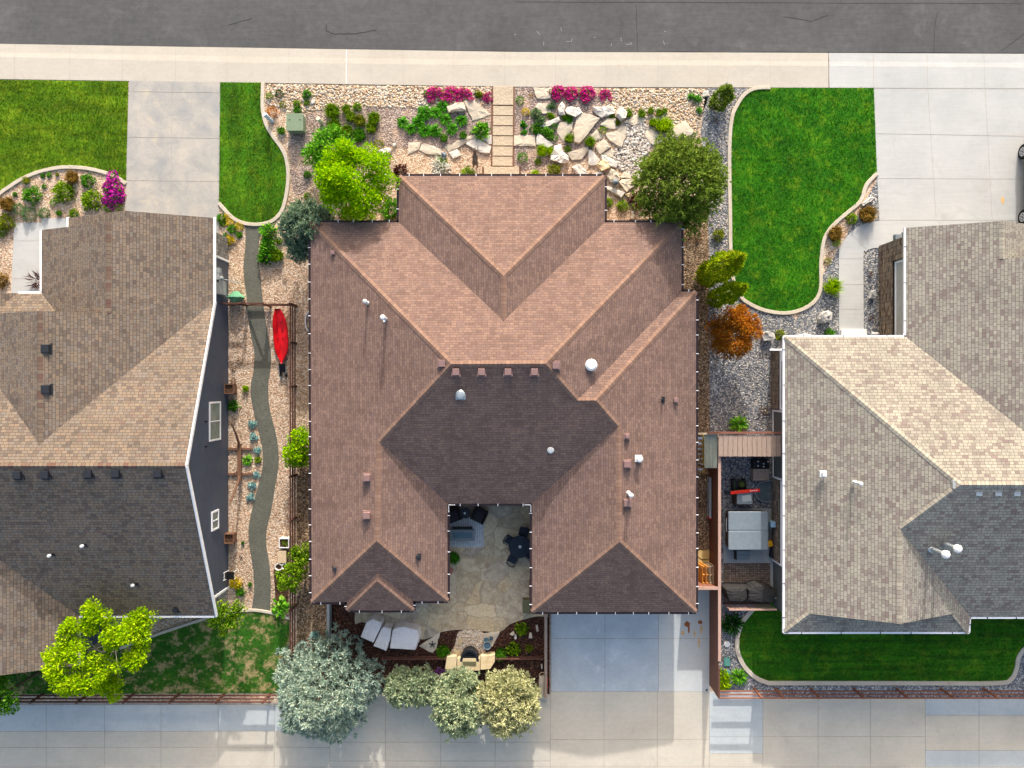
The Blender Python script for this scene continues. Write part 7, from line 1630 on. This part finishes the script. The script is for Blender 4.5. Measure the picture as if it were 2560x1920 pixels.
b = MB(); b.box((q.x, q.y + .1, .79), (.84, .66, .03)); b.build("top_panel", "table_grey", t, bevel=.01); b = MB(); b.box((q.x + .1, q.y + .1, .815), (.5, .36, .02), rz=.15); b.build("tray", "pale_pad", t, bevel=.008)
q = P(1918, 1228); t = thing("window_well", "deep dark window well with a thin pale rim by the right house", "window well", (q.x, q.y, 0)); n = 14
arc = [(q.x + .25 - .95 * math.sin(math.pi * k / n) ** .6, q.y + .58 * math.cos(math.pi * k / n)) for k in range(n + 1)]; b = MB(); b.ribbon(arc, .035, 0, .14); b.build("rim", "galvanized", t); b = MB(); b.prism(arc, .006, .06); b.build("cover", "glass_dark", t)
q = P(1776, 1247, .5); t = thing("extension_ladder", "aluminium extension ladder with red end lying along the board fence", "ladder", (q.x, q.y, 0))
for dz in (.25, .62):
    b = MB(); b.beam(G(1768, 1190, dz), G(1768, 1290, dz), .12, .05); b.build("rail", "aluminium", t)
for k in range(9): b = MB(); y = 1196 + k * 11; b.beam(G(1768, y, .27), G(1768, y, .6), .04, .04); b.build("rung", "aluminium", t)
b = MB(); b.beam(G(1768, 1290.5, .23), G(1768, 1290.5, .64), .16, .05); b.build("end_cap", "bright_red", t); b = MB(); b.box((G(1768, 0).x - .01, G(0, 1236).y, .655), (.05, .35, .02)); b.build("label_strip", "hose_green", t)
# hot tub
q = P(1871, 1327, .9); t = thing("hot_tub", "square hot tub with a grey folding cover in two halves", "hot tub", (q.x, q.y, 0)); c0 = P(1821, 1278, .9); c1 = P(1921, 1376, .9); WX = c1.x - c0.x; WY = c0.y - c1.y; cx, cy = (c0.x + c1.x)/2, (c0.y + c1.y)/2
b = MB(); b.box((cx, cy, .43), (WX - .08, WY - .08, .76)); b.build("cabinet", "spa_side", t, bevel=.16)
for s_ in (1, -1): b = MB(); b.box((cx, cy + s_ * WY / 4, .86), (WX, WY/2 - .03, .1)); b.build("cover_half", "spa_cover", t, bevel=.04)
b = MB(); b.box((cx, cy, .885), (WX - .12, .03, .03)); b.build("hinge_strip", "aluminium", t); b = MB(); b.tube([(cx - WX/2 - .04, cy + WY*.32, .7), (cx - WX/2 - .06, cy + WY*.1, .72), (cx - WX/2 - .04, cy - .1, .7)], .02, 6); b.build("cover_lifter", "galvanized", t)
q = P(1857, 1387, .3); t = thing("spa_steps", "dark grey plastic steps at the front of the hot tub", "steps", (q.x, q.y, 0)); b = MB(); b.box((q.x, q.y - .1, .17), (.75, .3, .24)); b.build("step", "table_grey", t, bevel=.02); b = MB(); b.box((q.x, q.y + .16, .25), (.75, .22, .4)); b.build("step", "table_grey", t, bevel=.02); b = MB(); b.box((q.x - .4, q.y, .25), (.04, .5, .42)); b.build("side", "black_plastic", t)
box_thing("rubber_mat", 1836, 1464, .03, (1.2, .33), "rubber_mat", "dark rubber mat on the brick patio before the covered grills", "mat", base=.04, bev=.005)
cover([(1812, 1472), (1822, 1470), (1867, 1470), (1869, 1496), (1858, 1503), (1824, 1503)], .95, "dark grey fitted grill cover, left of two near the lattice", "cover_black", "grill_cover", "grill cover", .05)
cover([(1872, 1476), (1888, 1464), (1910, 1463), (1938, 1474), (1941, 1492), (1932, 1506), (1902, 1507), (1872, 1500)], 1.05, "larger black domed grill cover, right of two near the lattice", "cover_black", "grill_cover", "grill cover", .05)
q = G(1866, 1509); t = thing("lattice_screen", "orange wooden lattice screen behind the covered grills", "screen", (q.x, q.y, 0)); x0, x1 = G(1808, 0).x, G(1924, 0).x; b = MB(); b.beam((x0, q.y, 1.12), (x1, q.y, 1.12), .07, .05); b.build("top_rail", "fence_cap", t); b = MB(); b.beam((x0, q.y, .08), (x1, q.y, .08), .07, .06); b.build("bottom_rail", "redwood", t); b = MB(); L = x1 - x0
for k in range(-5, 14):
    for s_ in (1, -1):
        xa = x0 + k * .21; za, zb = .1, 1.1; xb = xa + s_ * 1.0
        f0 = max(0, ((x0 - xa) / (xb - xa)) if s_ > 0 else ((xa - x1) / (xa - xb))); f1 = min(1, ((x1 - xa) / (xb - xa)) if s_ > 0 else ((xa - x0) / (xa - xb)))
        if f1 - f0 > .05: b.beam((xa + (xb-xa)*f0, q.y + .012*s_, za + (zb-za)*f0), (xa + (xb-xa)*f1, q.y + .012*s_, za + (zb-za)*f1), .012, .035)
b.build("lattice_slats", "fence_cap", t)
# pallets leaning between gate and plywood
for k, (mt, lb) in enumerate((("pallet_wood", "orange wooden pallet, nearest the garage wall in the leaning stack"), ("pallet_wood", "orange wooden pallet, second from the garage wall in the leaning stack"), ("pale_wood", "pale wooden pallet, third in the leaning stack"), ("pale_wood", "pale wooden pallet, nearest the board fence in the leaning stack"))):
    xg = 1739 + 9.0 * k; q = G(xg, 1425); t = thing("pallet", lb, "pallet", (q.x, q.y, 0), "leaning pallets"); tl = -.12
    for j in range(7): z_ = .08 + j * .155; b = MB(); b.beam((q.x + z_ * tl * -1, q.y - .48, z_), (q.x + z_ * tl * -1, q.y + .48, z_), .02, .1); b.build("slat", mt, t)
    for dy_ in (-.44, 0, .44): b = MB(); b.beam((q.x + .06, q.y + dy_, .02), (q.x + .06 + .13, q.y + dy_, 1.06), .09, .04); b.build("stringer", mt, t)
b = MB(); b.prism(XY([(1740, 1376), (1773, 1376), (1773, 1445), (1740, 1445)]), .01, .03); q = P(1757, 1400); tag(b.build("plywood_sheet", "plywood", None, (q.x, q.y, .01)), "cream plywood sheet lying between house and board fence", "board")
b = MB(); b.tube([P(*a_, .045) for a_ in spline([(1743, 1389), (1752, 1397), (1763, 1399), (1774, 1396)], 5)], .012, 6); q = P(1758, 1396); tag(b.build("cable", "black_plastic", None, (q.x, q.y, .04)), "thin black cable lying across the plywood sheet", "cable")
# clutter along the right house's wall
box_thing("storage_tub", 1951, 1382, .5, (.5, .62), "bin_green", "green storage tub half under the right house's eave", "bin", base=.045)
box_thing("yellow_bucket", 1926, 1360, .4, (.3, .34), "yellow_plastic", "yellow bucket beside the hot tub's corner", "bucket", rz=.3, base=.05, bev=.06)
box_thing("garden_bag", 1933, 1379, .35, (.24, .75), "black_plastic", "crumpled black bag between yellow bucket and green tub", "bag", rz=-.15, base=.05, bev=.1)
q = P(1938, 1340, .3); b = MB(); b.tube([(q.x - .1, q.y, .3), (q.x + .1, q.y, .3)], [.2, .2], 16); tag(b.build("hose_reel", "black_plastic", None, (q.x, q.y, .1)), "round black hose reel on the right house's wall", "hose reel")
box_thing("meter_box", 1934, 1312, 1.0, (.24, .3), "blue_box", "pale blue electrical box by the hot tub on the wall", "box", bev=.02)
cover([(1938, 1496), (1942, 1490), (1962, 1508), (1962, 1521), (1954, 1518)], .5, "pale green folded garden umbrella lying by the grill covers", "hose_green", "folded_umbrella", "umbrella", .06, 1.02)
q = P(1950, 1497, .6); b = MB(); b.lathe((q.x, q.y, .05), [(.18, 0), (.2, .5), (.14, .6), (.01, .62)], 16); tag(b.build("gas_bottle", "pale_pad", None, (q.x, q.y, .05)), "grey gas bottle beside the black grill cover", "gas bottle")
# rear corner
q = P(1817, 1610); b = MB(); b.lathe((q.x, q.y, .004), [(.165, 0), (.165, .05), (.15, .06), (.01, .06)], 20); tag(b.build("stepping_stone", "vent_white", None, (q.x, q.y, 0)), "round white stepping stone by the tall fence", "stepping stone")
for (x, y, d, lb) in ((1817, 1654, (.34, .5), "teal green valve box lid by the tall fence, square one"), (1817, 1686, (.34, .46), "teal green valve box lid, partly under the lime shrub")):
    q = P(x, y); b = MB(); b.box((q.x, q.y, .035), (*d, .06)); tag(b.build("valve_box", "teal_lid", None, (q.x, q.y, 0), bevel=.025), lb, "valve box")
b = MB(); q = P(1766, 1724); b.box((q.x, q.y, .05), (.1, .08, .06)); tag(b.build("drain_cap", "black_plastic", None, (q.x, q.y, .02)), "small black cap at the driveway's corner by the fence", "cap")

# ------------------------------------------------------------------ pickup truck at the right edge
q = G(2590, 466); t = thing("pickup_truck", "dark blue grey pickup truck parked at the right edge of the driveway", "truck", (q.x, q.y, 0))
xs0 = G(2545, 0).x; xs1 = xs0 + 1.9; yf = G(0, 341).y; yr = G(0, 341).y - 5.7
def loft(secs, mat, name, bev=.0):
    b = MB(); n = len(secs[0])
    for s_ in secs: b.v += [tuple(v) for v in s_]
    for k in range(len(secs) - 1):
        for i in range(n): j = (i + 1) % n; b.f.append((k*n+i, k*n+j, (k+1)*n+j, (k+1)*n+i)); b.mi.append(0)
    b.f.append(tuple(range(n))[::-1]); b.f.append(tuple((len(secs)-1)*n + i for i in range(n))); b.mi += [0, 0]; return b.build(name, mat, t, bevel=bev)
def sec(y, x0, x1, z0, z1): return [(x0, y, z0), (x0 - .03, y, (z0 + z1) / 2), (x0 + .06, y, z1), (x1 - .06, y, z1), (x1 + .03, y, (z0 + z1) / 2), (x1, y, z0)]
loft([sec(yf - .05, xs0 + .12, xs1 - .12, .45, .95), sec(yf - .3, xs0 + .05, xs1 - .05, .4, 1.08), sec(yf - 1.7, xs0 + .04, xs1 - .04, .4, 1.15), sec(yf - 3.9, xs0 + .04, xs1 - .04, .4, 1.15), sec(yr + .05, xs0 + .05, xs1 - .05, .45, 1.1)], "truck_paint", "body", .04)
loft([[(xs0 + .16, yf - 1.55, 1.15), (xs1 - .16, yf - 1.55, 1.15), (xs1 - .3, yf - 2.25, 1.82), (xs0 + .3, yf - 2.25, 1.82)], [(xs0 + .1, yf - 1.62, 1.14), (xs1 - .1, yf - 1.62, 1.14), (xs1 - .28, yf - 2.4, 1.85), (xs0 + .28, yf - 2.4, 1.85)]], "window_glass", "windscreen")
loft([[(xs0 + .1, yf - 1.64, 1.14), (xs1 - .1, yf - 1.64, 1.14), (xs1 - .28, yf - 2.42, 1.86), (xs0 + .28, yf - 2.42, 1.86)], [(xs0 + .1, yf - 3.9, 1.14), (xs1 - .1, yf - 3.9, 1.14), (xs1 - .26, yf - 3.75, 1.88), (xs0 + .26, yf - 3.75, 1.88)]], "truck_paint", "cab", .05)
b = MB(); b.box(((xs0 + xs1)/2, yr + .95, 1.16), (1.6, 1.7, .02)); b.build("cargo_bed", "black_plastic", t)
for x in (xs0 - .015, xs1 + .015):
    b = MB(); b.box((x + (.13 if x < xs0 else -.13), yf - 2.65, 1.45), (.03, 1.1, .36), ry=.27 if x < xs0 else -.27); b.build("side_window", "window_glass", t)
for yw in (G(0, 385).y, G(0, 547).y):
    for x, f in ((xs0 + .1, -1), (xs1 - .1, 1)):
        b = MB(); b.tube([(x - .13, yw, .41), (x - .11, yw, .41), (x + .11, yw, .41), (x + .13, yw, .41)], [.36, .41, .41, .36], 26); w_ = b.build("wheel", "tyre", t)
        b = MB(); b.tube([(x + f*.125, yw, .41), (x + f*.138, yw, .41)], [.25, .25], 22); r_ = b.build("rim", "rim", w_)
        b = MB()
        for k in range(6): a = 6.283*k/6; b.box((x + f*.142, yw + .15*math.cos(a), .41 + .15*math.sin(a)), (.01, .06, .06))
        b.tube([(x + f*.13, yw, .41), (x + f*.155, yw, .41)], [.05, .05], 10); b.build("spoke_gap", "black_plastic", w_)
for f, x in ((-1, xs0), (1, xs1)):
    b = MB(); b.box((x + f*.12, yf - 1.75, 1.2), (.22, .12, .2)); b.build("mirror", "black_plastic", t, bevel=.03)
for x in (xs0 + .25, xs1 - .25): b = MB(); b.box((x, yf - .06, .85), (.35, .06, .18)); b.build("headlight", "vent_white", t, bevel=.02)
